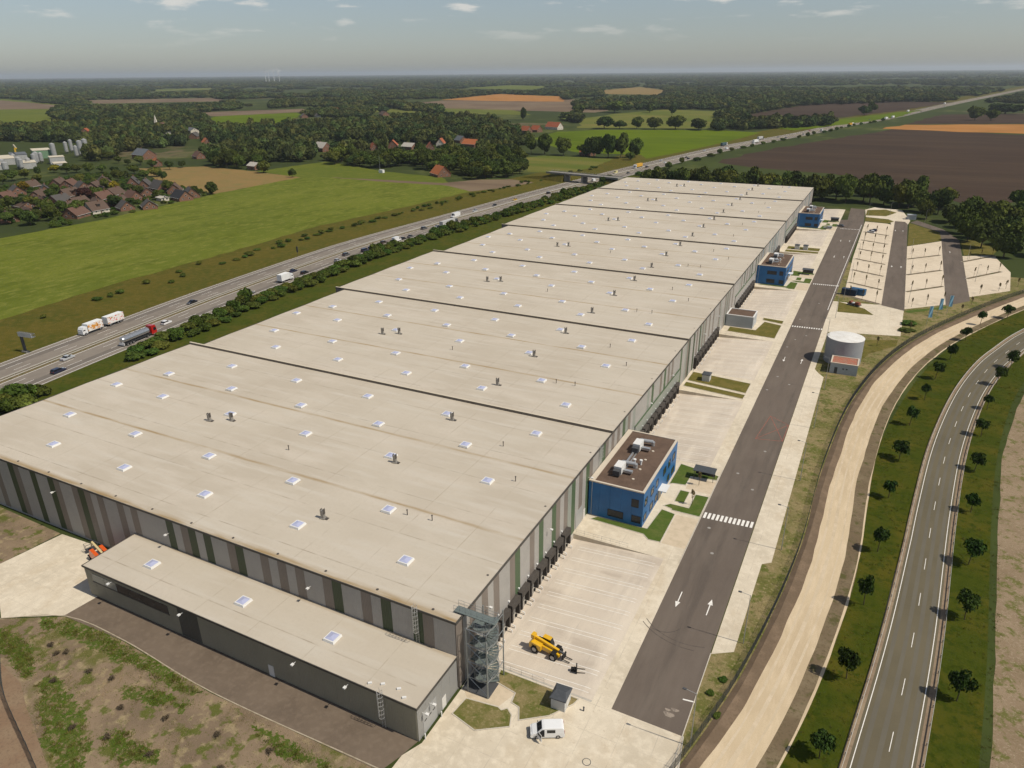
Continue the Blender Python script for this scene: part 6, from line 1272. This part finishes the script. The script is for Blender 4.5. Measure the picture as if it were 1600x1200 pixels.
for i, ((x, y), lb) in enumerate(zip(XH, XL)): house(lb, x, y, R((20, 75, 60, 15, 70, 35)[i % 6]), 9, 12, 3, 4.4, ('brown', 'brown', 'redbrown', 'brown', 'grey')[i % 5], m_brick, False, 'house', 'house', 'village and farm buildings')
Hs = Hs+XH
# church spire
ch = T('church', 'village church with a pale pointed spire above the trees', 'church', (*DATA['CHURCH'][0], 0), .4)
MB().box(-2.0,-2.0,0,2.0,2.0,14).build('tower', m_plast, ch); MB().add([(-2.1,-2.1,14),(2.1,-2.1,14),(2.1,2.1,14),(-2.1,2.1,14),(0,0,27)], [(0,1,4),(1,2,4),(2,3,4),(3,0,4)]).build('spire', m_plast, ch); MB().side([(4,0),(26,0),(26,7),(4,7)], -6, 6).build('nave_wall', m_brick, ch)
MB().add([(-6.4,4,7),(6.4,4,7),(0,4,13),(-6.4,26,7),(6.4,26,7),(0,26,13)], [(0,1,2),(4,3,5),(0,2,5,3),(1,4,5,2)]).build('nave_roof', RM['redbrown'], ch)
# silo yard
m_silo = mat('silo_steel', (.36,.36,.35), .5, .5, .3, layers=((.6,(.42,.42,.41),.45,.65),))
for i, (x, y) in enumerate(DATA['SILOS']):
    h = .66*(12,17,15,17,18,24,20,22,26,27,19,13,12,16,14)[i]; r_ = (2.2,2.4,2.2,2.6,2.4,2.8,2.2,2.2,3.0,3.0,2.2,3,3,2.2,2.4)[i]
    t = T('silo', f'{ordw(i)} pale steel silo in the industrial yard left of the village', 'silo', (x, y, 0), 0, 'steel silos')
    MB().cyl((0,0,2.4),(0,0,h),r_,None,18).build('shell', m_silo, t, smooth=False); MB().cyl((0,0,h),(0,0,h+1.2),r_,.3,18).build('cone_roof', m_silo, t); MB().cyl((0,0,.4),(0,0,2.4),.4,r_,18).build('hopper', m_silo, t)
    for a in range(4): MB().bar((r_*.8*math.cos(a*1.57+.7),r_*.8*math.sin(a*1.57+.7),0),(r_*.8*math.cos(a*1.57+.7),r_*.8*math.sin(a*1.57+.7),2.6),.14).build('leg', m_steel, t)
m_ind = wallm('industrial', (.40,.40,.38)); m_indg = wallm('green_industrial', (.17,.27,.17)); m_croof = mat('cream_roof', (.55,.49,.38), .8)
for i, ((x, y), (lb, w, l, h, wm__)) in enumerate(zip(DATA['HALLS']+[(-800,390),(-830,420)], (('long grey industrial hall behind the silos',16,34,7,m_ind),('green industrial hall with cream roof by the silos',18,30,9,m_indg),('low grey production hall among the silos',14,26,6,m_ind),('small pale hall right of the silos',14,16,7,m_ind),('grey shed in front of the silos',12,18,5,m_ind),('long low pale block in front of the silos',12,60,5,m_ind),('long low pale block among the silos',14,44,6.5,m_ind)))):
    t = T('industrial_hall', lb, 'industrial hall', (x, y, 0), R(62), 'industrial halls'); MB().box(-w/2,-l/2,0,w/2,l/2,h).build('wall', wm__, t); MB().box(-w/2-.3,-l/2-.3,h,w/2+.3,l/2+.3,h+.5).build('roof', m_croof if i != 0 else RM['slate'], t)
    for q in range(4): MB().box(w/2,-l/2+3+q*l/4.5,1,w/2+.06,-l/2+6+q*l/4.5,4).build('gate', m_shut, t)
cr_ = T('yard_crane', 'yellow crane boom lying level behind the industrial halls', 'crane', (-870, 455, 0), R(62)); MB().box(-.8,-.8,0,.8,.8,15).build('mast', PAINTS['yellow'], cr_); MB().box(-.6,-46,14,.6,10,15.2).build('jib', PAINTS['yellow'], cr_); MB().box(-1.2,8,12.4,1.2,12,14).build('counterweight', m_ind, cr_)
# small white hut with mast in the green field
t = T('mast_hut', 'white hut with a thin mast in the green field before the wood', 'hut', (*[(-392,516)][0], 0)); MB().box(-2.2,-1.6,0,2.2,1.6,2.8).build('hut', m_white, t); MB().cyl((-1.8,0,2.6),(-1.8,0,17),.16,.09,8).build('mast', m_steel, t)
# ------------------------------------------------------------------ bridge over the motorway
m_brc = mat('bridge_concrete', (.27,.255,.225), .9, layers=((.4,(.21,.198,.175),.45,.65),))
bx, by, brz = moto(530, 0); bd = T('motorway_bridge', 'low concrete road bridge crossing the motorway near the hall end', 'bridge', (bx, by, 0), brz-R(7))
MB().box(-38,-4.2,5.6,36,4.2,6.7).build('deck', m_brc, bd); MB().box(-38,-4.5,6.3,36,-4.2,7.1).box(-38,4.2,6.3,36,4.5,7.1).build('edge_beam', m_brc, bd); MB().box(-1.0,-3.6,0,1.0,3.6,5.6).build('pier', m_brc, bd)
for s in (-1, 1): MB().box(s*18-.5,-4,0,s*18+.5,4,5.6).build('abutment', m_brc, bd)
k = MB()
for y in (-4.4, 4.4):
    k.bar((-38,y,8.1),(36,y,8.1),.07); k.bar((-38,y,7.6),(36,y,7.6),.05)
    for x in range(-38, 37, 2): k.bar((x,y,7.1),(x,y,8.1),.06)
k.build('parapet_rail', m_steel, bd)
for s, L_ in ((-1, 50), (1, 40)):
    k = MB(); x0 = s*18.6; x1 = s*(18+L_); k.add([(x0,-9,0),(x0,9,0),(x0,4.2,5.9),(x0,-4.2,5.9),(x1,-9,0),(x1,9,0),(x1,4.2,.1),(x1,-4.2,.1)], [(0,1,2,3),(4,7,6,5),(3,2,6,7),(1,5,6,2),(0,3,7,4)]); k.build('approach_bank', m_bgrass, bd)
# sign gantry by the motorway, dark marker post
gx, gy, grz = moto(64, -16.6); gt = T('sign_gantry', 'grey cantilever sign gantry beside the far carriageway', 'gantry', (gx, gy, 0), grz+math.pi)
MB().box(-.35,-.35,0,.35,.35,7.2).build('post', m_dkgrey, gt); MB().box(-1.2,-.6,0,1.2,.6,.5).build('footing', m_brc, gt)
k = MB()
for y in (-.5, .5):
    for z in (6.2, 7.3): k.bar((-6.2,y,z),(.8,y,z),.12)
for x in np.arange(-6.2, .9, 1.15):
    k.bar((x,-.5,6.2),(x,-.5,7.3),.07); k.bar((x,.5,6.2),(x,.5,7.3),.07); k.bar((x,-.5,7.3),(x,.5,7.3),.07); k.bar((x,-.5,6.2),(min(x+1.15,.8),-.5,7.3),.06)
k.build('truss', m_steel, gt); MB().box(-6.0,.62,6.0,.4,.72,7.6).build('sign_panel', m_boxg, gt); MB().box(-6.2,-.5,6.12,.8,.5,6.18).build('walkway', m_steel, gt)
px_, py_, _ = moto(214, -15.6); t = T('marker_post', 'dark slim traffic post at the edge of the far carriageway', 'post', (px_, py_, 0)); MB().box(-.5,-.06,2.2,.5,.06,5.2).build('panel', m_dkgrey, t); MB().cyl((0,0,0),(0,0,2.4),.09,None,8).build('pole', m_dkgrey, t)
# wind turbines on the horizon
m_turb = mat('turbine_white', (.80,.80,.80), .5)
def turbine(label, x, y, h, rz, ph):
    t = T('wind_turbine', label, 'wind turbine', (x, y, 0), rz, 'wind turbines'); MB().cyl((0,0,-2),(0,0,h),h*.028,h*.016,12).build('tower', m_turb, t); MB().box(-h*.02,-h*.035,h-h*.015,h*.02,h*.05,h+h*.025).build('nacelle', m_turb, t)
    me = MB().add([(-h*.016,0,0),(h*.016,0,0),(h*.022,0,h*.12),(h*.005,0,h*.36),(-h*.005,0,h*.36),(-h*.014,0,h*.12),(0,h*.01,h*.1)], [(0,1,2,3,4,5),(0,6,1),(1,6,2),(2,6,3),(3,6,4),(4,6,5),(5,6,0)]).mesh('blade', m_turb)
    for i in range(3):
        b = O('blade', me, t, (0, -h*.045, h+h*.005)); b.rotation_euler = (0, ph+i*2.0944, 0)
for i, (x, y) in enumerate(DATA['TURB'][:4]): turbine(('first','second','third','fourth')[i]+' white wind turbine of the close group on the horizon', x*.72, y*.72, (118,116,124,126)[i], .4+i*.2, i*.5)
for i, (x, y) in enumerate(((155,0),(75,0),(112,0))): pass
# ------------------------------------------------------------------ street lamps, fence, flags, containers
m_pole = mat('lamp_pole', (.36,.36,.34), .5, .4, .4)
def street_lamp(label, x, y, h=10, rz=0, grp='lamps along the access road', arm=1.4):
    t = T('street_lamp', label, 'street lamp', (x, y, 0), rz, grp); MB().cyl((0,0,-.05),(0,0,h),.085,.05,8).build('pole', m_pole, t); MB().cyl((0,0,h-.05),(-arm,0,h+.15),.04,None,6).build('arm', m_pole, t); MB().box(-arm-.55,-.15,h+.08,-arm,.15,h+.2).build('lamp_head', m_dkgrey, t)
for i, (x, y) in enumerate(((34.8,5.5),(37.7,29.5),(39.6,59.2),(39.6,89),(39.5,119),(39.4,148),(36.2,187),(36.6,222))): street_lamp(f'{ordw(i)} slim street lamp from the camera beside the access road', x, y)
for i, (x, y) in enumerate(((37.5,250.5),(38.2,284),(38.6,330),(39,378),(61.5,256),(62,305),(62.4,352),(88,304),(87.5,350),(37.5,458),(50,468),(70,448))): street_lamp(f'{ordw(i)} slim lamp post in the car parks counted from the tank', x, y, 8, .3*i, 'lamps in the car parks', .9)
# double-bar fence along the soil bank
m_fence = mat('fence_wire', (.055,.06,.058), .6, .4)
D_ = np.concatenate([[0], np.cumsum(np.linalg.norm(np.diff(BK, axis=0), axis=1))]); NB = normals2(BK)
fe = T('mesh_fence', 'dark wire mesh fence along the bank beside the sandy track', 'fence')
k = MB(); PW = 2.5
for i in range(24): x = i*PW/24+.05; k.box(x-.008,-.008,.03,x+.008,.008,1.9)
for z in (.1,.5,.9,1.3,1.7): k.box(0,-.012,z-.012,PW,.012,z+.012)
me_pn = k.mesh('fence_panel', m_fence); me_po = MB().box(-.035,-.035,0,.035,.035,2.05).mesh('post', m_fence)
def fence_run(t, P, D, start, end, off=-.25):
    s = start; n = normals2(P)
    while s+PW < end:
        a = np.array([np.interp(s, D, P[:, q]+n[:, q]*off) for q in (0, 1)]); b = np.array([np.interp(s+PW, D, P[:, q]+n[:, q]*off) for q in (0, 1)])
        O('fence_panel', me_pn, t, (a[0], a[1], 0), math.atan2(b[1]-a[1], b[0]-a[0])); O('post', me_po, t, (a[0], a[1], 0)); s += PW
fence_run(fe, BK, D_, 30, min(D_[-1]-3, 395))
fe2 = T('mesh_fence', 'dark wire fence crossing the sandy corner nearest the camera', 'fence'); P2 = cr([(-72,-28),(-62.1,-33),(-45.9,-38.4),(-33,-43)], 2.); D2 = np.concatenate([[0], np.cumsum(np.linalg.norm(np.diff(P2, axis=0), axis=1))]); fence_run(fe2, P2, D2, 0, D2[-1])
# three light blue banner flags
m_flag = mat('light_blue_flag', (.20,.38,.50), .7, layers=((1.5,(.17,.33,.44),.45,.65),), space='obj')
for i, (x, y) in enumerate(((67.6,227.8),(71.4,240.5),(74.9,246.5))):
    t = T('banner_flag', ('light blue banner flag closest to the fence, first of three','light blue banner flag in the middle of the three','light blue banner flag farthest from the tank, third of three')[i], 'flag', (x, y, 0), .5, 'blue banner flags'); MB().cyl((0,0,0),(0,0,7.4),.06,.04,8).build('pole', m_pole, t); k = MB(); nx, nz = 6, 10
    for a in range(nx):
        for b in range(nz):
            f = lambda u, v: (.06+1.35*u/nx, .16*math.sin(u*1.1+v*.5), 7.3-4.4*v/nz)
            k.quad(f(a,b+1), f(a+1,b+1), f(a+1,b), f(a,b))
    k.build('cloth', m_flag, t, smooth=True)
# blue containers, reddish machine
m_cont = mat('container_blue', (.025,.10,.20), .55, .4, layers=((1,(.02,.08,.165),.45,.65),)); m_contd = mat('container_dark', (.012,.03,.06), .55, .4)
def container(label, x, y, rz, mm):
    t = T('container', label, 'container', (x, y, .01), rz, 'site containers'); k = MB().box(-1.2,-2.9,.12,1.2,2.9,2.6)
    for i in range(24):
        yy = -2.8+i*.24
        for s in (-1, 1): k.box(min(s*1.2, s*1.24),yy,.2,max(s*1.2, s*1.24),yy+.12,2.5)
    k.build('body', mm, t); MB().box(-1.15,-2.95,.2,-.03,-2.9,2.5).box(.03,-2.95,.2,1.15,-2.9,2.5).build('door', mm, t); MB().box(-1.22,-2.92,2.6,1.22,2.92,2.66).build('roof', mm, t)
container('dark blue site container at the car park entrance, left one', 39.0, 258.5, R(78), m_contd); container('lighter blue site container at the car park entrance, right one', 42.3, 260.5, R(75), m_cont)
rt_ = T('roller_machine', 'rusty red machine on a low trailer by the triangular lawn', 'machine', (42.0, 242.8, .01), R(62)); MB().box(-1.0,-2.6,.55,1.0,2.6,.75).build('trailer_bed', m_chas, rt_); put_wheels(rt_, (-1.0, 1.0), (-.9, .3), .38, .25); RU = mat('rusty_red', (.24,.075,.04), .7, layers=((1.5,(.17,.06,.035),.45,.65),)); MB().tbox(-.8,-2.3,.75,.8,-.4,1.7,.1,.2).build('engine_box', RU, rt_); MB().cyl((-.8,1.5,1.25),(.8,1.5,1.25),.5,None,14).build('drum', RU, rt_); MB().box(-.5,-.3,.75,.5,.9,1.25).build('seat_frame', m_white, rt_); MB().bar((0,2.6,.6),(0,4.0,.5),.1).build('drawbar', RU, rt_)
# barrier kiosk by the far gate
ks = T('gate_kiosk', 'small grey kiosk under the trees at the far gate', 'kiosk', (62.5, 458, 0), .2); MB().box(-2.4,-1.6,0,2.4,1.6,2.8).build('wall', m_gclad, ks); MB().box(-2.7,-1.9,2.8,2.7,1.9,3.0).build('roof', m_gclad, ks)
# manhole on the forecourt, bollards at the yard corner, stone kerb pieces
t = T('manhole', 'round manhole ring in the forecourt paving', 'manhole', (22.6, -3.4, -.004)); MB().cyl((0,0,0),(0,0,.014),.62,None,24).build('ring', m_dkgrey, t); MB().cyl((0,0,.004),(0,0,.018),.52,None,24).build('cover', m_conc, t)
t = T('hydrant', 'small dark hydrant post at the corner of the forecourt path', 'hydrant', (19.0, 4.6, 0)); MB().cyl((0,0,0),(0,0,.7),.11,None,8).build('post', m_dkgrey, t); MB().cyl((0,0,.7),(0,0,.85),.16,.05,8).build('cap', m_dkgrey, t)
# ------------------------------------------------------------------ woods: nearest trees one by one, the rest as one mass
def inside(pt, poly):
    x, y = pt; c = False; j = len(poly)-1
    for i in range(len(poly)):
        xi, yi = poly[i]; xj, yj = poly[j]
        if (yi > y) != (yj > y) and x < (xj-xi)*(y-yi)/(yj-yi)+xi: c = not c
        j = i
    return c
def hides(x, y, h, polys):
    for f in (.55, 1.0):
        k_ = h*f/(CAM.z-h*f); p = (x+(x-CAM.x)*k_, y+(y-CAM.y)*k_)
        if any(inside(p, q_) for q_ in polys): return True
    return False
def hides_house(x, y, r_, h):
    d = math.hypot(x-CAM.x, y-CAM.y); a = math.atan2(x-CAM.x, y-CAM.y)
    for hx_, hy_ in Hs:
        dh = math.hypot(hx_-CAM.x, hy_-CAM.y)
        if dh < d-4 or dh > d+d*max(0, h-3.5)/(CAM.z-h)+6: continue
        if abs(math.atan2(hx_-CAM.x, hy_-CAM.y)-a) < (r_+3.5)/d: return True
    return False
gw_ = np.random.default_rng(11); cand = []
for wk, sp in (('W_a',11.5),('W_b',12),('W_c',14),('W_d',13),('W_e',13),('W_f',14),('W_g',17),('W_h',17),('W_i',22)):
    poly = DATA[wk]; xs = [p[0] for p in poly]; ys = [p[1] for p in poly]
    for x in np.arange(min(xs), max(xs), sp):
        for y in np.arange(min(ys), max(ys), sp):
            p = (x+gw_.uniform(-.4, .4)*sp, y+gw_.uniform(-.4, .4)*sp)
            rr_, hh_ = sp*gw_.uniform(.48, .92), gw_.uniform(9, 19)
            if inside(p, poly) and gw_.random() < .88 and all((p[0]-a)**2+(p[1]-b)**2 > 13**2 for a, b in Hs) and not hides_house(p[0], p[1], rr_, hh_): 
                d = math.hypot(p[0]-CAM.x, p[1]-CAM.y); cand.append((d, p[0], p[1], rr_, hh_))
cand.sort(); ind, rest = cand[:150], cand[150:]
for i, (d, x, y, r_, h) in enumerate(ind): tree('woodland_tree', 'leafy tree in the wood behind the green field', x, y, r_, h, i*7+3, 'woodland trees behind the green field')
pts = [(x, y, r_, r_, h) for d, x, y, r_, h in rest]
# garden hedges and shrubs between the village houses
gs = np.random.default_rng(3); gard = []
for q in range(900):
    x, y = gs.uniform(-640, -415), gs.uniform(205, 400)
    if inside((x, y), DATA['P_green']) or inside((x, y), DATA['P_ochre']): continue
    if any((x-a)**2+(y-b)**2 < 7.5**2 for a, b in Hs): continue
    if hides_house(x, y, 2.6, 3.4): continue
    s_ = gs.uniform(1.6, 3.4); gard.append((x, y, s_, s_, gs.uniform(1.6, 4.2)))
# distant woodland out to the horizon
holes = [DATA[k_] for _, k_, _, _ in FIELDS]+[[tuple(p) for p in (MC+MN*-22)[::6]]+[tuple(p) for p in (MC+MN*22)[::-6]]]
rg = np.random.default_rng(5)
def vnoise(x, y, s, seed):
    x, y = x/s, y/s; xi, yi = math.floor(x), math.floor(y); fx, fy = x-xi, y-yi
    def h_(a, b):
        v = math.sin(a*127.1+b*311.7+seed*74.7)*43758.5453; return v-math.floor(v)
    fx = fx*fx*(3-2*fx); fy = fy*fy*(3-2*fy)
    return (h_(xi,yi)*(1-fx)+h_(xi+1,yi)*fx)*(1-fy)+(h_(xi,yi+1)*(1-fx)+h_(xi+1,yi+1)*fx)*fy
n_try = 0; far = []
az0 = math.atan2(fw.x, fw.y)
for q in range(46000):
    inv = rg.uniform(1/36000, 1/1250); d = 1/inv if rg.random() < .55 else math.exp(rg.uniform(math.log(1250), math.log(36000)))
    a = az0+rg.uniform(-R(44), R(44)); x = CAM.x+d*math.sin(a); y = CAM.y+d*math.cos(a)
    if d < 2600 and abs(np.interp(y, MC[:, 1], MC[:, 0])-x) < 48: continue
    if y < 5000 and abs(np.interp(y, MC[:, 1], MC[:, 0])-x) < 40: continue
    v = .6*vnoise(x, y, 620+d*.02, 1)+.4*vnoise(x, y, 260+d*.01, 2)
    th = .56 if d < 2400 else .50 if d < 5000 else .40 if d < 9000 else .30
    if v < th: continue
    if -480 < x < -60 and 480 < y < 1240 : continue
    if -1250 < x < -400 and y < 700: continue
    r_ = (6.5+d*.0036)*rg.uniform(.75, 1.25); hh_ = min(20, 11+d*.0012)*rg.uniform(.75, 1.2)
    if d < 6000 and (any(inside((x, y), h_) for h_ in holes) or hides(x, y, hh_, holes)): continue
    if y < 1900 and x > np.interp(y, MC[:, 1], MC[:, 0]): continue
    far.append((x, y, r_*1.15, r_, hh_))
pts += far
PC = bpy.data.collections.new('woodland_prototypes'); m_far2 = leafmat('leaf_far_light', (.068,.085,.025), .35); m_far3 = leafmat('leaf_far_dark', (.034,.050,.019), .3)
for i in range(5):
    o = bpy.data.objects.new('clump', crown('clump', 700+i, (m_far, m_far2, m_far, m_far2, m_far3)[i], 12, 520, .15, 'round', .88, .66)); PC.objects.link(o)
def instance_stuff(name, P, label, coll, cat='woodland'):
    me = bpy.data.meshes.new(name); me.from_pydata([(p[0], p[1], -.3) for p in P], [], [])
    at_ = me.attributes.new('scl', 'FLOAT_VECTOR', 'POINT'); at_.data.foreach_set('vector', [c_ for p in P for c_ in (p[2], p[3], p[4])])
    at_ = me.attributes.new('rot', 'FLOAT_VECTOR', 'POINT'); at_.data.foreach_set('vector', [c_ for p in P for c_ in (0, 0, rng.uniform(0, 6.28))])
    o = O(name, me, kind='stuff', label=label, cat=cat)
    ng = bpy.data.node_groups.new(name, 'GeometryNodeTree'); ng.interface.new_socket('Geometry', in_out='INPUT', socket_type='NodeSocketGeometry'); ng.interface.new_socket('Geometry', in_out='OUTPUT', socket_type='NodeSocketGeometry')
    N = ng.nodes; L = ng.links; gi = N.new('NodeGroupInput'); go = N.new('NodeGroupOutput'); ip = N.new('GeometryNodeInstanceOnPoints'); ci = N.new('GeometryNodeCollectionInfo')
    ci.inputs['Collection'].default_value = coll; ci.inputs['Separate Children'].default_value = True; ci.inputs['Reset Children'].default_value = True
    a1 = N.new('GeometryNodeInputNamedAttribute'); a1.data_type = 'FLOAT_VECTOR'; a1.inputs['Name'].default_value = 'scl'; a2 = N.new('GeometryNodeInputNamedAttribute'); a2.data_type = 'FLOAT_VECTOR'; a2.inputs['Name'].default_value = 'rot'
    e2r = N.new('FunctionNodeEulerToRotation'); L.new(a2.outputs[0], e2r.inputs[0])
    ip.inputs['Pick Instance'].default_value = True
    L.new(gi.outputs[0], ip.inputs['Points']); L.new(ci.outputs[0], ip.inputs['Instance']); L.new(a1.outputs[0], ip.inputs['Scale']); L.new(e2r.outputs[0], ip.inputs['Rotation']); L.new(ip.outputs[0], go.inputs[0])
    md = o.modifiers.new('scatter', 'NODES'); md.node_group = ng
    return o
instance_stuff('distant_woodland', pts, 'dark green woodland stretching to the horizon', PC)
GC = bpy.data.collections.new('shrub_prototypes')
for i in range(3): o = bpy.data.objects.new('garden_shrub', CB_[i]); GC.objects.link(o)
instance_stuff('garden_shrubbery', gard, 'hedges and shrubs filling the village gardens', GC, 'shrubbery')
# ------------------------------------------------------------------ tufts of grass near the camera
def tuft(name, seed, mm, n=26, h=.42, r_=.30):
    g = random.Random(seed); k = MB()
    for i in range(n):
        a = g.uniform(0, 6.28); d = g.uniform(0, r_); x, y = d*math.cos(a), d*math.sin(a); b = g.uniform(0, 6.28); hh = h*g.uniform(.5, 1.15); w = .075
        k.add([(x-w*math.cos(b), y-w*math.sin(b), -.02), (x+w*math.cos(b), y+w*math.sin(b), -.02), (x+d*.8*math.cos(a)+.08*math.cos(b+1.5), y+d*.8*math.sin(a)+.08*math.sin(b+1.5), hh)], [(0, 1, 2)])
    return k.mesh(name, mm)
m_tg = mat('tuft_green', (.095,.150,.018), .95, rand=.25); m_td = mat('tuft_dry', (.34,.27,.14), .95, rand=.25); m_to = mat('tuft_olive', (.15,.145,.035), .95, rand=.25)
def tcoll(name, specs):
    c_ = bpy.data.collections.new(name)
    for i, (mm, h, r_) in enumerate(specs): c_.objects.link(bpy.data.objects.new('tuft', tuft('tuft', i+11, mm, 26, h, r_)))
    return c_
TC_G = tcoll('green_tufts', ((m_tg,.38,.34),(m_to,.42,.30),(m_tg,.30,.40))); TC_D = tcoll('dry_tufts', ((m_td,.40,.32),(m_to,.34,.34),(m_td,.30,.40),(m_tg,.36,.30)))
gt_ = np.random.default_rng(8)
def scatter(n, box, test, smin, smax, cl=(3.0, .5)):
    out = []
    for q in range(n):
        x, y = gt_.uniform(box[0], box[1]), gt_.uniform(box[2], box[3])
        if vnoise(x, y, cl[0], 5)*.6+vnoise(x, y, cl[0]*3.3, 6)*.4 < cl[1] or not test(x, y): continue
        s_ = gt_.uniform(smin, smax); out.append((x, y, s_, s_, s_*gt_.uniform(.7, 1.2)))
    return out

RG = [(-81,-23.2),(-70.9,-17.5),(-56,-17.0),(-34,-18.4),(-2.8,-17.8),(-2.8,-46),(-30,-46),(-44,-38),(-57,-33),(-63,-30.5),(-75,-28.5),(-97,-22),(-97,-14.6)]
bkx = lambda y: np.interp(y, BK[:, 1], BK[:, 0]); ccx = lambda y: np.interp(y, CC[:, 1], CC[:, 0])
instance_stuff('rough_grass', scatter(42000, (-97,-3,-46,-14.5), lambda x, y: inside((x, y), RG), .5, 1.2, (3.5, .50)), 'tufts of green and dry grass on the rough ground', TC_D, 'grass')
instance_stuff('lush_grass', [p for q_ in GREEN for p in scatter(2600 if len(q_) > 7 else 700, (min(a for a, b in q_), max(a for a, b in q_), min(b for a, b in q_), max(b for a, b in q_)), lambda x, y: inside((x, y), q_), .6, 1.5, (1.5, .30))]+[p for q_ in GREEN for p in scatter(1500, (min(a for a, b in q_)-2, max(a for a, b in q_)+2, min(b for a, b in q_)-2, max(b for a, b in q_)+1), lambda x, y: not inside((x, y), q_) and inside((x, y), RG), .4, 1.0, (1.6, .55))], 'thick green grass patches on the rough ground', TC_G, 'grass')
instance_stuff('dry_grass', scatter(34000, (33.6,62,-5,215), lambda x, y: (x > 38.7 or y < 24 or (x > 37.1 and y < 53)) and x < bkx(y)-.35 and not (38.2 < x < 48 and 162 < y < 182) and not inside((x, y), [(33.7,203.5),(59.2,210),(60,243.5),(33,246)]), .5, 1.2, (3., .42))+
    scatter(1800, (1.6,17.4,-5.6,6.2), lambda x, y: inside((x, y), [(1.9,-4.5),(2.2,-1.5),(7.2,-.8),(9.9,-2.8),(6.1,-5.5)]) or inside((x, y), [(4.4,6.0),(17.2,6.0),(14.6,1.7),(11.1,-1.0),(8.7,1.4),(8.5,3.3)]), .35, .8, (2., .3)), 'dry grass tufts beside the access road and forecourt', TC_D, 'grass')
instance_stuff('verge_tufts', scatter(60000, (44,100,0,245), lambda x, y: (-10.2 > x-ccx(y)-0 > -13.5 and False) or (x > bkx(y)+11.0 and x < ccx(y)-5.0) or (ccx(y)+5.4 < x < ccx(y)+12.4), .5, 1.15, (2.5, .38)), 'rough green grass on the country road verges', TC_G, 'grass')
# ------------------------------------------------------------------ air
mh = bpy.data.materials.new('air'); mh.use_nodes = True; nt = mh.node_tree
for n in list(nt.nodes): nt.nodes.remove(n)
mo = nt.nodes.new('ShaderNodeOutputMaterial'); pv = nt.nodes.new('ShaderNodeVolumePrincipled'); pv.inputs['Color'].default_value = (.85, .93, 1.0, 1); pv.inputs['Density'].default_value = 4.4e-5; pv.inputs['Anisotropy'].default_value = .2
nt.links.new(pv.outputs[0], mo.inputs['Volume'])
MB().box(-52000,-52000,-3,52000,52000,190).build('haze', mh, kind='stuff')
